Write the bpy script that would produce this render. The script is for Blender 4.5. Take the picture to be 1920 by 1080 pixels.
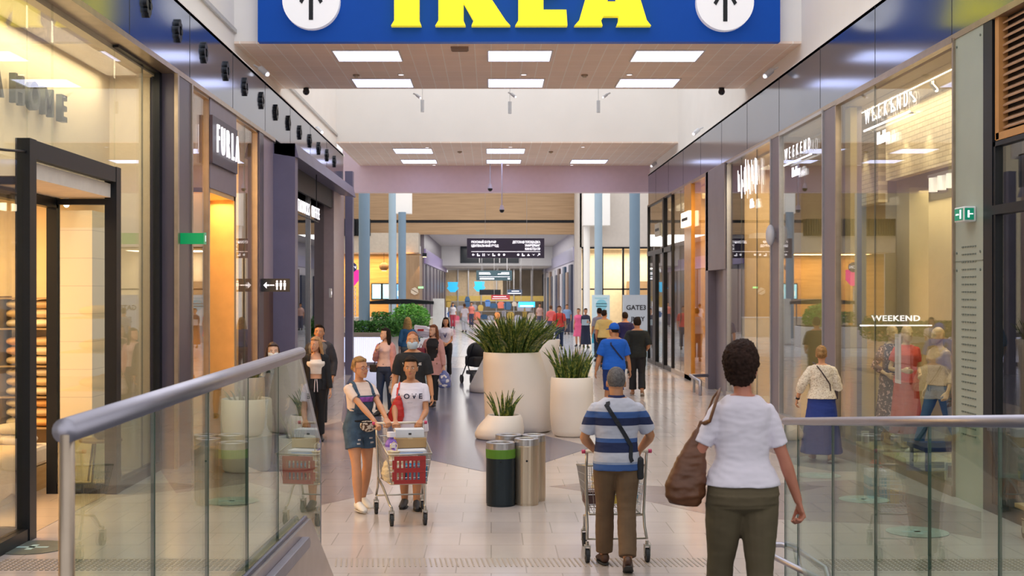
import bpy, bmesh, math, random
from mathutils import Vector, Matrix, Euler, noise
from mathutils.bvhtree import BVHTree

for o in list(bpy.data.objects):
    bpy.data.objects.remove(o)
SC = bpy.context.scene
COL = SC.collection
R = math.radians
random.seed(7)

# ------------------------------------------------------------------ camera
FPX, VX, VY, CH = 2400.0, 921.0, 548.0, 2.37
cam = bpy.data.cameras.new('camera')
camo = bpy.data.objects.new('camera', cam)
COL.objects.link(camo)
camo.location = (0, 0, CH)
camo.rotation_euler = (R(90), 0, 0)
cam.sensor_width = 36
cam.lens = FPX / 1920 * 36
cam.shift_x = (960 - VX) / 1920
cam.shift_y = (VY - 540) / 1920
cam.clip_end = 500
cam.dof.use_dof = True
cam.dof.focus_distance = 13.0
cam.dof.aperture_fstop = 5.0
SC.camera = camo

# ------------------------------------------------------------------ world and exposure
w = bpy.data.worlds.new('World')
SC.world = w
w.use_nodes = True
w.node_tree.nodes['Background'].inputs[0].default_value = (0.97, 0.955, 0.98, 1)
w.node_tree.nodes['Background'].inputs[1].default_value = .95
SC.view_settings.view_transform = 'Standard'
SC.view_settings.look = 'None'
SC.view_settings.gamma = 1
SC.view_settings.exposure = 0.14
SC.view_settings.use_curve_mapping = False

def area_light(name, loc, sx, sy, power, color=(1, 1, 1), rot=(0, 0, 0)):
    l = bpy.data.lights.new(name, 'AREA')
    l.shape = 'RECTANGLE'; l.size = sx; l.size_y = sy
    l.energy = power; l.color = color
    o = bpy.data.objects.new(name, l)
    COL.objects.link(o)
    o.location = loc; o.rotation_euler = rot
    return o

WARM = (1.0, 0.60, 0.24)
WARM2 = (1.0, 0.82, 0.58)
# daylight through the skylights over the voids
area_light('skylight', (.45, 33, 11.6), 9.5, 9, 270, (.98, .97, .97))
area_light('skylight', (.45, 14, 11.8), 9.5, 14, 400, (.97, .96, 1))
area_light('skylight', (.5, 60, 9.9), 18, 24, 1500, (1, .98, .96))
# shop interiors (lamps inside each shop ceiling)
area_light('shop_lamp', (-7.8, 13, 3.68), 3.5, 6, 560, WARM)
area_light('shop_lamp', (-4.78, 12.2, 5.2), .4, 9, 125, WARM2)
area_light('shop_lamp', (-4.5, 20.3, 3.84), .3, 1.5, 30, WARM)
area_light('shop_lamp', (-6.3, 20.6, 5.2), 2.2, 4.0, 480, WARM)
area_light('shop_lamp', (-6.0, 28.3, 4.9), 2, 4, 20, WARM)
area_light('shop_lamp', (6.0, 17.8, 5.2), .5, 5.5, 80, WARM2)
area_light('shop_lamp', (7.1, 19.2, 3.95), .9, 8, 110, WARM2)
area_light('shop_lamp', (7.0, 26.8, 5.1), 2.2, 3.5, 260, WARM2)
area_light('shop_lamp', (6.6, 34.8, 5.1), 1.6, 5, 420, WARM)
area_light('shop_lamp', (6.6, 41, 5.1), 1.6, 4, 160, WARM2)
area_light('shop_lamp', (7.4, 10, 5.0), 2, 4, 50, WARM2)
area_light('cafe_lamp', (-7.5, 72.6, 4.5), 6, 2, 500, WARM)
area_light('shop_lamp', (8.5, 72.8, 4.7), 6, 3, 420, (1, .88, .68))
area_light('corridor_lamp', (0.3, 87, 5.85), 5, 20, 1100, (1, .97, .93))
area_light('corridor_lamp', (0.3, 105, 4.3), 6, 7, 450, (1, .93, .82))

# ------------------------------------------------------------------ coordinates
def PX(x, y, d):
    s = FPX / d
    return Vector(((x - VX) / s, d, CH - (y - VY) / s))
def FL(x, y, z=0.0):
    s = (y - VY) / (CH - z)
    return Vector(((x - VX) / s, FPX / s, z))

# ------------------------------------------------------------------ materials
MATS = {}
def _new(name):
    m = bpy.data.materials.new(name); m.use_nodes = True
    nt = m.node_tree
    return m, nt, nt.nodes['Principled BSDF']
def mat(name, col, rough=.6, metal=0.0, var=.06, scale=6.0, bump=0.0, bscale=60.0, spec=.5, emis=None, es=0.0, coat=0.0):
    if name in MATS: return MATS[name]
    m, nt, b = _new(name)
    b.inputs['Roughness'].default_value = rough
    b.inputs['Metallic'].default_value = metal
    b.inputs['Specular IOR Level'].default_value = spec
    b.inputs['Coat Weight'].default_value = coat
    tc = nt.nodes.new('ShaderNodeTexCoord')
    n = nt.nodes.new('ShaderNodeTexNoise'); n.inputs['Scale'].default_value = scale
    n.inputs['Detail'].default_value = 4
    nt.links.new(tc.outputs['Object'], n.inputs['Vector'])
    cr = nt.nodes.new('ShaderNodeMapRange')
    cr.inputs[1].default_value = .3; cr.inputs[2].default_value = .7
    cr.inputs[3].default_value = 1 - var; cr.inputs[4].default_value = 1 + var
    nt.links.new(n.outputs[0], cr.inputs[0])
    mx = nt.nodes.new('ShaderNodeVectorMath'); mx.operation = 'SCALE'
    mx.inputs[0].default_value = col[:3]
    nt.links.new(cr.outputs[0], mx.inputs['Scale'])
    nt.links.new(mx.outputs[0], b.inputs['Base Color'])
    if bump:
        n2 = nt.nodes.new('ShaderNodeTexNoise'); n2.inputs['Scale'].default_value = bscale
        nt.links.new(tc.outputs['Object'], n2.inputs['Vector'])
        bp = nt.nodes.new('ShaderNodeBump'); bp.inputs['Strength'].default_value = bump
        bp.inputs['Distance'].default_value = .01
        nt.links.new(n2.outputs[0], bp.inputs['Height'])
        nt.links.new(bp.outputs[0], b.inputs['Normal'])
    if emis:
        b.inputs['Emission Color'].default_value = (*emis, 1)
        b.inputs['Emission Strength'].default_value = es
    MATS[name] = m
    return m

def glass(name, tint=(.93, .97, .94), f0=.05, rough=0.0):
    if name in MATS: return MATS[name]
    m = bpy.data.materials.new(name); m.use_nodes = True
    nt = m.node_tree; nt.nodes.clear()
    out = nt.nodes.new('ShaderNodeOutputMaterial')
    tr = nt.nodes.new('ShaderNodeBsdfTransparent'); tr.inputs[0].default_value = (*tint, 1)
    gl = nt.nodes.new('ShaderNodeBsdfGlossy'); gl.inputs['Roughness'].default_value = rough
    lw = nt.nodes.new('ShaderNodeLayerWeight'); lw.inputs[0].default_value = .5
    p = nt.nodes.new('ShaderNodeMath'); p.operation = 'POWER'; p.inputs[1].default_value = 5
    ma = nt.nodes.new('ShaderNodeMath'); ma.operation = 'MULTIPLY_ADD'
    ma.inputs[1].default_value = 1 - f0; ma.inputs[2].default_value = f0
    mx = nt.nodes.new('ShaderNodeMixShader')
    nt.links.new(lw.outputs['Facing'], p.inputs[0]); nt.links.new(p.outputs[0], ma.inputs[0])
    nt.links.new(ma.outputs[0], mx.inputs[0]); nt.links.new(tr.outputs[0], mx.inputs[1])
    nt.links.new(gl.outputs[0], mx.inputs[2]); nt.links.new(mx.outputs[0], out.inputs[0])
    MATS[name] = m
    return m

def brick(name, c1, c2, cm, bw, bh, mortar=.012, rough=.7, offset=.5, axes='XY', spec=.4, var=0.0, bump=0.0, metal=0.0, coat=0.0):
    if name in MATS: return MATS[name]
    m, nt, b = _new(name)
    tc = nt.nodes.new('ShaderNodeTexCoord')
    sp = nt.nodes.new('ShaderNodeSeparateXYZ'); nt.links.new(tc.outputs['Object'], sp.inputs[0])
    cb = nt.nodes.new('ShaderNodeCombineXYZ')
    nt.links.new(sp.outputs[axes[0]], cb.inputs[0]); nt.links.new(sp.outputs[axes[1]], cb.inputs[1])
    br = nt.nodes.new('ShaderNodeTexBrick')
    br.inputs['Scale'].default_value = 1
    br.inputs['Brick Width'].default_value = bw; br.inputs['Row Height'].default_value = bh
    br.inputs['Mortar Size'].default_value = mortar; br.inputs['Color1'].default_value = (*c1, 1)
    br.inputs['Color2'].default_value = (*c2, 1); br.inputs['Mortar'].default_value = (*cm, 1)
    br.offset = offset
    nt.links.new(cb.outputs[0], br.inputs['Vector'])
    last = br.outputs['Color']
    if var:
        n = nt.nodes.new('ShaderNodeTexNoise'); n.inputs['Scale'].default_value = 1.3; n.inputs['Detail'].default_value = 6
        nt.links.new(tc.outputs['Object'], n.inputs['Vector'])
        cr = nt.nodes.new('ShaderNodeMapRange'); cr.inputs[1].default_value = .3; cr.inputs[2].default_value = .7
        cr.inputs[3].default_value = 1 - var; cr.inputs[4].default_value = 1 + var
        nt.links.new(n.outputs[0], cr.inputs[0])
        mx = nt.nodes.new('ShaderNodeVectorMath'); mx.operation = 'SCALE'
        nt.links.new(last, mx.inputs[0]); nt.links.new(cr.outputs[0], mx.inputs['Scale'])
        last = mx.outputs[0]
    nt.links.new(last, b.inputs['Base Color'])
    if bump:
        bp = nt.nodes.new('ShaderNodeBump'); bp.inputs['Strength'].default_value = bump
        bp.inputs['Distance'].default_value = .01; bp.invert = True
        nt.links.new(br.outputs['Fac'], bp.inputs['Height']); nt.links.new(bp.outputs[0], b.inputs['Normal'])
    b.inputs['Roughness'].default_value = rough
    b.inputs['Specular IOR Level'].default_value = spec
    b.inputs['Metallic'].default_value = metal
    b.inputs['Coat Weight'].default_value = coat
    b.inputs['Coat Roughness'].default_value = .08
    MATS[name] = m
    return m

def wood(name, c1, c2, sc=(1, 1, 12), rough=.5):
    if name in MATS: return MATS[name]
    m, nt, b = _new(name)
    tc = nt.nodes.new('ShaderNodeTexCoord'); mp = nt.nodes.new('ShaderNodeMapping')
    mp.inputs['Scale'].default_value = sc
    nt.links.new(tc.outputs['Object'], mp.inputs[0])
    n = nt.nodes.new('ShaderNodeTexNoise'); n.inputs['Scale'].default_value = 2; n.inputs['Detail'].default_value = 5
    nt.links.new(mp.outputs[0], n.inputs['Vector'])
    cr = nt.nodes.new('ShaderNodeValToRGB')
    cr.color_ramp.elements[0].position = .35; cr.color_ramp.elements[0].color = (*c1, 1)
    cr.color_ramp.elements[1].position = .65; cr.color_ramp.elements[1].color = (*c2, 1)
    nt.links.new(n.outputs[0], cr.inputs[0]); nt.links.new(cr.outputs[0], b.inputs['Base Color'])
    b.inputs['Roughness'].default_value = rough
    MATS[name] = m
    return m

def emit(name, col, s):
    if name in MATS: return MATS[name]
    m, nt, b = _new(name)
    b.inputs['Base Color'].default_value = (*col, 1)
    b.inputs['Emission Color'].default_value = (*col, 1)
    b.inputs['Emission Strength'].default_value = s
    MATS[name] = m
    return m

def bands(name, stops, rough=.8, axis=2, var=.05):
    """horizontal stripes woven in the cloth: stops = [(z, colour), ...] rising"""
    if name in MATS: return MATS[name]
    m, nt, b = _new(name)
    tc = nt.nodes.new('ShaderNodeTexCoord'); sp = nt.nodes.new('ShaderNodeSeparateXYZ')
    nt.links.new(tc.outputs['Object'], sp.inputs[0])
    z0 = stops[0][0]; z1 = stops[-1][0] + .001
    mr = nt.nodes.new('ShaderNodeMapRange'); mr.inputs[1].default_value = z0; mr.inputs[2].default_value = z1
    nt.links.new(sp.outputs[axis], mr.inputs[0])
    cr = nt.nodes.new('ShaderNodeValToRGB'); cr.color_ramp.interpolation = 'CONSTANT'
    el = cr.color_ramp.elements
    while len(el) < len(stops): el.new(.5)
    for e, (z, c) in zip(el, stops):
        e.position = min(1, max(0, (z - z0) / (z1 - z0))); e.color = (*c, 1)
    nt.links.new(mr.outputs[0], cr.inputs[0]); nt.links.new(cr.outputs[0], b.inputs['Base Color'])
    b.inputs['Roughness'].default_value = rough
    MATS[name] = m
    return m

def speck(name, base, spot, scale=40, thr=.55, rough=.8):
    if name in MATS: return MATS[name]
    m, nt, b = _new(name)
    tc = nt.nodes.new('ShaderNodeTexCoord')
    v = nt.nodes.new('ShaderNodeTexNoise'); v.inputs['Scale'].default_value = scale; v.inputs['Detail'].default_value = 1
    nt.links.new(tc.outputs['Object'], v.inputs['Vector'])
    cr = nt.nodes.new('ShaderNodeValToRGB')
    cr.color_ramp.elements[0].position = thr; cr.color_ramp.elements[0].color = (*base, 1)
    cr.color_ramp.elements[1].position = thr + .04; cr.color_ramp.elements[1].color = (*spot, 1)
    nt.links.new(v.outputs[0], cr.inputs[0]); nt.links.new(cr.outputs[0], b.inputs['Base Color'])
    b.inputs['Roughness'].default_value = rough
    MATS[name] = m
    return m

# ------------------------------------------------------------------ mesh builder
class MB:
    def __init__(s): s.v = []; s.f = []
    def add(s, vs, fs):
        o = len(s.v); s.v += [Vector(p) for p in vs]; s.f += [tuple(i + o for i in f) for f in fs]
        return s
    def box(s, x0, x1, y0, y1, z0, z1):
        return s.add([(x0, y0, z0), (x1, y0, z0), (x1, y1, z0), (x0, y1, z0), (x0, y0, z1), (x1, y0, z1), (x1, y1, z1), (x0, y1, z1)],
              [(0, 3, 2, 1), (4, 5, 6, 7), (0, 1, 5, 4), (1, 2, 6, 5), (2, 3, 7, 6), (3, 0, 4, 7)])
    def prism(s, poly, off):
        """poly: 3-D points of one face, off: vector to the opposite face"""
        n = len(poly); off = Vector(off)
        a = [Vector(p) for p in poly]
        return s.add(a + [p + off for p in a], [tuple(range(n)), tuple(range(2 * n - 1, n - 1, -1))] +
              [(i, i + n, (i + 1) % n + n, (i + 1) % n) for i in range(n)])
    def loft(s, rings, cap=True, closed=False):
        n = len(rings[0]); o = len(s.v); m = len(rings)
        for r in rings: s.v += [Vector(p) for p in r]
        for k in range(m if closed else m - 1):
            a = o + k * n; b = o + ((k + 1) % m) * n
            for i in range(n):
                j = (i + 1) % n
                s.f.append((a + i, a + j, b + j, b + i))
        if cap and not closed:
            s.f.append(tuple(o + i for i in range(n - 1, -1, -1)))
            s.f.append(tuple(o + (m - 1) * n + i for i in range(n)))
        return s
    def tube(s, pts, r, n=8, cap=True, closed=False, flat=None, hint=None):
        """swept tube; r number or list; flat: (a,b) scale of the two section axes"""
        pts = [Vector(p) for p in pts]
        rs = r if isinstance(r, (list, tuple)) else [r] * len(pts)
        rings = []; prev = None
        m = len(pts)
        for i, p in enumerate(pts):
            if closed: t = pts[(i + 1) % m] - pts[i - 1]
            elif i == 0: t = pts[1] - p
            elif i == m - 1: t = p - pts[-2]
            else: t = (pts[i + 1] - p).normalized() + (p - pts[i - 1]).normalized()
            if t.length < 1e-9: t = Vector((0, 0, 1))
            t.normalize()
            if prev is None:
                h = Vector(hint) if hint else (Vector((0, 0, 1)) if abs(t.z) < .9 else Vector((0, 1, 0)))
                u = (h - t * h.dot(t)).normalized()
            else:
                u = (prev - t * prev.dot(t)).normalized()
            prev = u; v = t.cross(u)
            q = rs[i]
            if isinstance(q, (tuple, list)): ra, rb = q
            else: ra = rb = q
            if flat: ra *= flat[0]; rb *= flat[1]
            rings.append([p + u * ra * math.cos(2 * math.pi * k / n) + v * rb * math.sin(2 * math.pi * k / n) for k in range(n)])
        return s.loft(rings, cap, closed)
    def cyl(s, p, r, h, n=24, r2=None):
        p = Vector(p)
        return s.tube([p, p + Vector((0, 0, h))], [r, r if r2 is None else r2], n, hint=(1, 0, 0))
    def disc(s, c, nrm, r, t, n=24):
        c = Vector(c); nrm = Vector(nrm).normalized()
        return s.tube([c, c + nrm * t], r, n)
    def lathe(s, prof, c=(0, 0, 0), n=32, cap=True, offs=None):
        c = Vector(c); rings = []
        for k, (r, z) in enumerate(prof):
            o = Vector(offs[k]) if offs else Vector((0, 0, 0))
            rings.append([c + o + Vector((r * math.cos(2 * math.pi * i / n), r * math.sin(2 * math.pi * i / n), z)) for i in range(n)])
        return s.loft(rings, cap)
    def ball(s, c, r, n=12, m=8, rot=None):
        c = Vector(c); r = (r, r, r) if not isinstance(r, (tuple, list)) else r
        vs = []; fs = []
        def q(x, y, z):
            p = Vector((x * r[0], y * r[1], z * r[2]))
            if rot is not None: p = rot @ p
            return c + p
        vs.append(q(0, 0, -1))
        for j in range(1, m):
            t = math.pi * j / m
            for i in range(n):
                a = 2 * math.pi * i / n
                vs.append(q(math.sin(t) * math.cos(a), math.sin(t) * math.sin(a), -math.cos(t)))
        vs.append(q(0, 0, 1))
        for i in range(n): fs.append((0, 1 + (i + 1) % n, 1 + i))
        for j in range(m - 2):
            for i in range(n):
                a = 1 + j * n + i; b = 1 + j * n + (i + 1) % n
                fs.append((a, b, b + n, a + n))
        l = len(vs) - 1; o = 1 + (m - 2) * n
        for i in range(n): fs.append((l, o + i, o + (i + 1) % n))
        return s.add(vs, fs)
    def xf(s, M):
        s.v = [M @ v for v in s.v]; return s
    def build(s, name, m=None, parent=None, smooth=False, bevel=0.0, fix=True, origin=None):
        me = bpy.data.meshes.new(name)
        vs = s.v
        if origin is not None:
            origin = Vector(origin); vs = [v - origin for v in vs]
        me.from_pydata([tuple(v) for v in vs], [], s.f)
        if fix:
            bm = bmesh.new(); bm.from_mesh(me)
            bmesh.ops.recalc_face_normals(bm, faces=bm.faces)
            bm.to_mesh(me); bm.free()
        if smooth:
            me.polygons.foreach_set('use_smooth', [True] * len(me.polygons))
        o = bpy.data.objects.new(name, me)
        COL.objects.link(o)
        if origin is not None: o.location = origin
        if m: me.materials.append(m)
        if parent: o.parent = parent
        if bevel:
            b = o.modifiers.new('bevel', 'BEVEL'); b.width = bevel; b.segments = 2; b.limit_method = 'ANGLE'
        return o

def tag(o, label, cat, group=None, kind=None):
    if label: o['label'] = label
    if cat: o['category'] = cat
    if group: o['group'] = group
    if kind: o['kind'] = kind
    return o
def struct(o):
    o['kind'] = 'structure'; return o
def thing(name, loc, label, cat, group=None, rz=0.0):
    o = bpy.data.objects.new(name, None); COL.objects.link(o)
    o.location = loc; o.rotation_euler = (0, 0, rz); o.empty_display_size = .1
    return tag(o, label, cat, group)
def copy_tree(o, parent=None):
    c = o.copy(); COL.objects.link(c)
    if parent: c.parent = parent
    for ch in list(o.children): copy_tree(ch, c)
    return c

def text(body, size, m, loc, rz, parent=None, name='lettering', extrude=.01, align='CENTER', bold=0.0, sx=1.0, space=1.0):
    cu = bpy.data.curves.new('t', 'FONT'); cu.body = body; cu.size = size; cu.extrude = extrude
    cu.align_x = align; cu.align_y = 'CENTER'; cu.offset = bold; cu.space_character = space
    cu.resolution_u = 3
    to = bpy.data.objects.new('t', cu)
    me = to.to_mesh().copy(); to.to_mesh_clear()
    bpy.data.objects.remove(to); bpy.data.curves.remove(cu)
    me.name = name
    me.materials.clear(); me.materials.append(m)
    me.transform(Matrix.Diagonal((sx, 1, 1, 1)))
    o = bpy.data.objects.new(name, me); COL.objects.link(o)
    o.location = loc; o.rotation_euler = (R(90), 0, rz)
    if parent: o.parent = parent
    return o
FACE_CAM, FACE_L, FACE_R = 0.0, R(90), R(-90)      # lettering on a wall facing the camera / the left wall / the right wall
# ------------------------------------------------------------------ figures
TMP = bpy.data.scenes.new('workbench')
def bake_modifiers(o):
    """evaluate one object's modifiers in a scene of its own"""
    COL.objects.unlink(o); TMP.collection.objects.link(o)
    with bpy.context.temp_override(scene=TMP, view_layer=TMP.view_layers[0]):
        dg = bpy.context.evaluated_depsgraph_get()
    me = bpy.data.meshes.new_from_object(o.evaluated_get(dg))
    bpy.data.objects.remove(o)
    return me
def remesh(mb, name, m, parent, vox=.008, smooth=3, crease=0.0, cs=9.0, sf=.5):
    """union of overlapping closed volumes grown into one continuous surface"""
    o = mb.build(name, None, None)
    md = o.modifiers.new('r', 'REMESH'); md.mode = 'VOXEL'; md.voxel_size = vox; md.adaptivity = 0
    sm = o.modifiers.new('s', 'SMOOTH'); sm.factor = sf; sm.iterations = smooth
    me = bake_modifiers(o)
    me.name = name
    if crease:
        nv = len(me.vertices); co = [0.0] * (3 * nv); no = [0.0] * (3 * nv)
        me.vertices.foreach_get('co', co); me.vertices.foreach_get('normal', no)
        for i in range(0, 3 * nv, 3):
            q = Vector((co[i] * cs, co[i + 1] * cs, co[i + 2] * cs * 2.2))
            k = (noise.noise(q) + .5 * noise.noise(q * 2.3)) * crease
            co[i] += no[i] * k; co[i + 1] += no[i + 1] * k; co[i + 2] += no[i + 2] * k
        me.vertices.foreach_set('co', co)
    me.polygons.foreach_set('use_smooth', [True] * len(me.polygons))
    me.materials.clear(); me.materials.append(m)
    n = bpy.data.objects.new(name, me); COL.objects.link(n); n.parent = parent
    return n

def ik(a, c, l1, l2, hint):
    a = Vector(a); c = Vector(c); d = c - a; L = d.length
    if L > (l1 + l2) * .999:
        c = a + d.normalized() * (l1 + l2) * .999; d = c - a; L = d.length
    x = (l1 * l1 - l2 * l2 + L * L) / (2 * L)
    h = math.sqrt(max(l1 * l1 - x * x, 1e-8))
    u = d.normalized(); hv = Vector(hint); hv = (hv - u * hv.dot(u)).normalized()
    return a + u * x + hv * h, c

SKIN = {'fair': (.62, .33, .20), 'tan': (.50, .235, .12), 'red': (.50, .19, .12), 'pale': (.66, .40, .28), 'warm': (.58, .28, .15)}

def hand(mb, w, d, pn, side, curl=.35, k=1.0, thumb=None):
    """palm, four bent fingers of different length and a thumb; w wrist, d direction, pn palm normal"""
    w = Vector(w); d = Vector(d).normalized(); pn = Vector(pn); pn = (pn - d * pn.dot(d)).normalized()
    s = d.cross(pn).normalized() * side           # towards the thumb
    mb.tube([w - d * .02, w + d * .01, w + d * .05 + pn * .003, w + d * .088], [(.016, .026), (.015, .028), (.014, .039), (.011, .037)], 10, hint=pn)
    lens = [.88, 1.0, .94, .76]
    for i in range(4):
        off = (1.5 - i) * .0195
        p = w + d * (.078 - .004 * abs(1.2 - i)) + s * off
        dirv = (d + s * off * 1.2).normalized()
        pts = [p]; a = 0
        for j, (l, c) in enumerate(((.042, .9), (.026, 1.2), (.021, .9))):
            a += curl * c * (1 + .08 * i)
            v = dirv * math.cos(a) + pn * math.sin(a)
            pts.append(pts[-1] + v * l * lens[i])
        mb.tube(pts, [.0095, .009, .0082, .0062], 8)
        mb.ball(pts[-1], .0064, 8, 6)
    p = w + d * .022 + s * .022
    v1 = (d * .75 + s * .62 + pn * .35).normalized()
    v2 = (d * .95 + s * .12 + pn * (.35 + curl * .5)).normalized()
    q = p + v1 * .04; r_ = q + v2 * .03; e = r_ + v2 * .022 + pn * .004
    mb.tube([p, q, r_, e], [.014, .0105, .0095, .007], 8)
    mb.ball(e, .0072, 8, 6)

def limb(mb, a, b, c, ra, n=14, flatk=None):
    """a-b-c joints, radii at 7 stations (start, mid, before joint, joint, after, mid, end)"""
    a, b, c = Vector(a), Vector(b), Vector(c)
    pts = [a, a.lerp(b, .35), a.lerp(b, .82), b, b.lerp(c, .2), b.lerp(c, .45), c]
    # soften the joint
    mid = (pts[2] + pts[4]) / 2
    pts[3] = b.lerp(mid, .25)
    mb.tube(pts, list(ra), n)
    mb.ball(a, ra[0] * .98, 12, 8)
    return pts

def person(label, x, y, z=0.0, face=180, H=1.7, male=False, skin='fair', vox=.008, fat=1.0,
           rh=None, lh=None, rf=None, lf=None, rel=None, lel=None, rcurl=.4, lcurl=.4, rpn=None, lpn=None,
           head=(0, 0), lean=0.0, top=None, bottom=None, coat=None, hair=None, shoes='shoe_dark', sole=.0,
           mask=None, glasses=False, cap=None, world=True, group=None, name='person', cat='person',
           features=True, toe=(0, 0), bust=True, skinmat=None, hips=1.0, arm=1.0, shw=None, thigh=1.0, rknee=None, lknee=None, socks=None):
    k = H / 1.7
    root = thing(name, (x, y, z), label, cat, group, R(face))
    Mi = Matrix.Rotation(-R(face), 4, 'Z') @ Matrix.Translation((-x, -y, -z))
    def W(p): return (Mi @ Vector(p)) / k
    S = Matrix.Scale(k, 4)
    def fin(mb): return mb.xf(S)
    T = lambda p: Vector((p[0], p[1] + lean * max(0, p[2] - .88), p[2]))
    sm = skinmat or mat('skin_' + skin, SKIN[skin], rough=.5, var=.07, scale=9)
    sw = shw or (.170 if male else .145)
    # torso table: z, half width, half depth, y offset
    if male:
        TR = [(.80, .07, .06, .01), (.84, .15, .105, .0), (.92, .168, .118, -.005), (1.02, .155, .108, 0), (1.10, .15, .104, .005), (1.22, .168, .114, .005),
              (1.32, .182, .118, 0), (1.375, .178, .10, -.008), (1.42, .128, .078, -.014), (1.455, .075, .062, -.012)]
    else:
        TR = [(.80, .07, .06, .01), (.84, .155, .105, -.01), (.91, .178, .120, -.014), (1.00, .158, .105, -.004), (1.09, .128, .090, .004), (1.20, .140, .104, .014),
              (1.275, .150, .118, .022), (1.35, .154, .096, .002), (1.395, .120, .078, -.010), (1.44, .065, .056, -.008)]
    TR = [(a, b * fat * (hips if a <= 1.0 else 1 + (hips - 1) * .3 if a < 1.15 else 1), c * (1 + (fat - 1) * 1.2) * (hips if a <= 1.0 else 1), d) for a, b, c, d in TR]
    def ring(zz, hw, hd, yo, n=28, sq=2.3):
        out = []
        for i in range(n):
            t = 2 * math.pi * i / n
            cx, sy = math.cos(t), math.sin(t)
            ex = abs(cx) ** (2 / sq) * (1 if cx >= 0 else -1); ey = abs(sy) ** (2 / sq) * (1 if sy >= 0 else -1)
            out.append(T((hw * ex, yo + hd * ey, zz)))
        return out
    def interp(zz):
        if zz <= TR[0][0]: return TR[0][1:]
        for (a, b) in zip(TR, TR[1:]):
            if a[0] <= zz <= b[0]:
                t = (zz - a[0]) / (b[0] - a[0]); t2 = t
                return tuple(p + (q - p) * t2 for p, q in zip(a[1:], b[1:]))
        return TR[-1][1:]
    def torso(z0, z1, e, flare=0.0, step=.035, skirt=0.0, yshift=0.0):
        zs = []; zz = z0
        while zz < z1 - .012: zs.append(zz); zz += step
        zs.append(z1)
        rr = []
        for q in zs:
            src = q if q > .90 else .90
            hw, hd, yo = interp(src)
            if q < .92: yo *= .5
            ex = e + flare * max(0, (1.12 - q))
            rr.append(ring(q, hw + ex, hd + ex, yo + yshift))
        return rr
    # joints
    sh = {1: T((sw, -.005, 1.350)), -1: T((-sw, -.005, 1.350))}
    wr = {}; el = {}
    for s, tgt, hint in ((1, rh, rel), (-1, lh, lel)):
        if tgt is None: t = T((s * (sw + .07), .03, .86)); hv = Vector((s * .3, -1, 0))
        else:
            t = W(tgt) if world == True or world == 'h' else Vector(tgt); hv = Vector((s * .4, -.8, -.4))
        if hint is not None: hv = Vector(hint)
        el[s], wr[s] = ik(sh[s], t, .275, .245, hv)
    hp = {1: Vector((.088, 0, .885)), -1: Vector((-.088, 0, .885))}
    kn = {}; an = {}
    for s, tgt, hv in ((1, rf, rknee), (-1, lf, lknee)):
        t = Vector((s * .09, 0, .085)) if tgt is None else Vector(tgt)
        kn[s], an[s] = ik(hp[s], t, .405, .40, Vector(hv) if hv else Vector((s * .05, 1, 0)))
    # ---- body
    b = MB()
    b.loft([ring(q[0], q[1], q[2], q[3]) for q in TR])
    for s in (1, -1):
        f = fat ** .7 * arm
        ms = 1.08 if male else .92
        limb(b, sh[s], el[s], wr[s], [v * f * ms for v in (.050, .045, .036, .035, .038, .034, .0235)])
        g = fat ** .8
        limb(b, hp[s] + Vector((0, 0, -.01)), kn[s], an[s], [v * g for v in (.088, .080, .056, .052, .054, .054, .036)], 16)
        d = (wr[s] - el[s]).normalized()
        pn = Vector((-s, 0, 0)) if (rpn if s == 1 else lpn) is None else Vector(rpn if s == 1 else lpn)
        hand(b, wr[s], d if (rpn if s == 1 else lpn) is None else (d + Vector((0, 0, 0))).normalized(), pn, s, rcurl if s == 1 else lcurl)
        # foot
        tz = toe[0] if s == 1 else toe[1]       # pitch of the foot: + toes down
        a = an[s]; fd = Vector((s * .12, math.cos(tz), -math.sin(tz))).normalized(); up = Vector((0, math.sin(tz), math.cos(tz)))
        b.tube([a - fd * .045 - up * .045, a - fd * .01 - up * .03, a + fd * .06 - up * .04, a + fd * .12 - up * .058, a + fd * .165 - up * .064],
               [(.028, .028), (.045, .034), (.034, .038), (.020, .042), (.012, .03)], 12, hint=up)
    # neck and head
    hy, hpch = R(head[0]), R(head[1])
    nk = T((0, -.012, 1.43)); hc = T((0, .012 + lean * .0, 1.50))
    HM = Matrix.Translation(hc) @ Matrix.Rotation(hy, 4, 'Z') @ Matrix.Rotation(-hpch, 4, 'X')
    h = MB()
    hs = 1.0 if male else .96
    h.ball((0, -.004, .098), (.077 * hs, .096 * hs, .104 * hs), 20, 14)          # skull
    h.loft([[Vector((hw * math.cos(2 * math.pi * i / 18), yo + hd * math.sin(2 * math.pi * i / 18), zz)) for i in range(18)]
            for zz, hw, hd, yo in ((-.028, .022, .022, .070), (-.018, .040, .045, .047), (.01, .058, .064, .030), (.05, .066, .077, .018), (.10, .070, .082, .010), (.14, .06, .07, 0))])
    h.ball((0, .094, .052), (.0135, .019, .013), 10, 8)                              # nose tip
    h.tube([(0, .082, .098), (0, .094, .072), (0, .103, .054)], [.009, .0105, .011], 8)
    for s in (1, -1):
        h.ball((s * .077 * hs, -.004, .063), (.010, .019, .031), 10, 8)
        h.ball((s * .034, .068, .045), (.021, .017, .021), 10, 8)                  # cheeks
    h.ball((0, .089, .024), (.021, .009, .012), 10, 8)                           # mouth mound
    h.ball((0, .078, -.010), (.020, .016, .014), 10, 8)                         # chin
    h.ball((0, .078, .102), (.05, .012, .014), 12, 8)                             # brow
    h.xf(HM); b.add(h.v, h.f)
    neckr = .058 if male else .047
    b.tube([nk - Vector((0, .004, .03)), nk + Vector((0, .004, .03)), HM @ Vector((0, -.012, .03))], [neckr * 1.12, neckr, neckr], 14)
    body = remesh(fin(b), 'body', sm, root, vox, 2)
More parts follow.
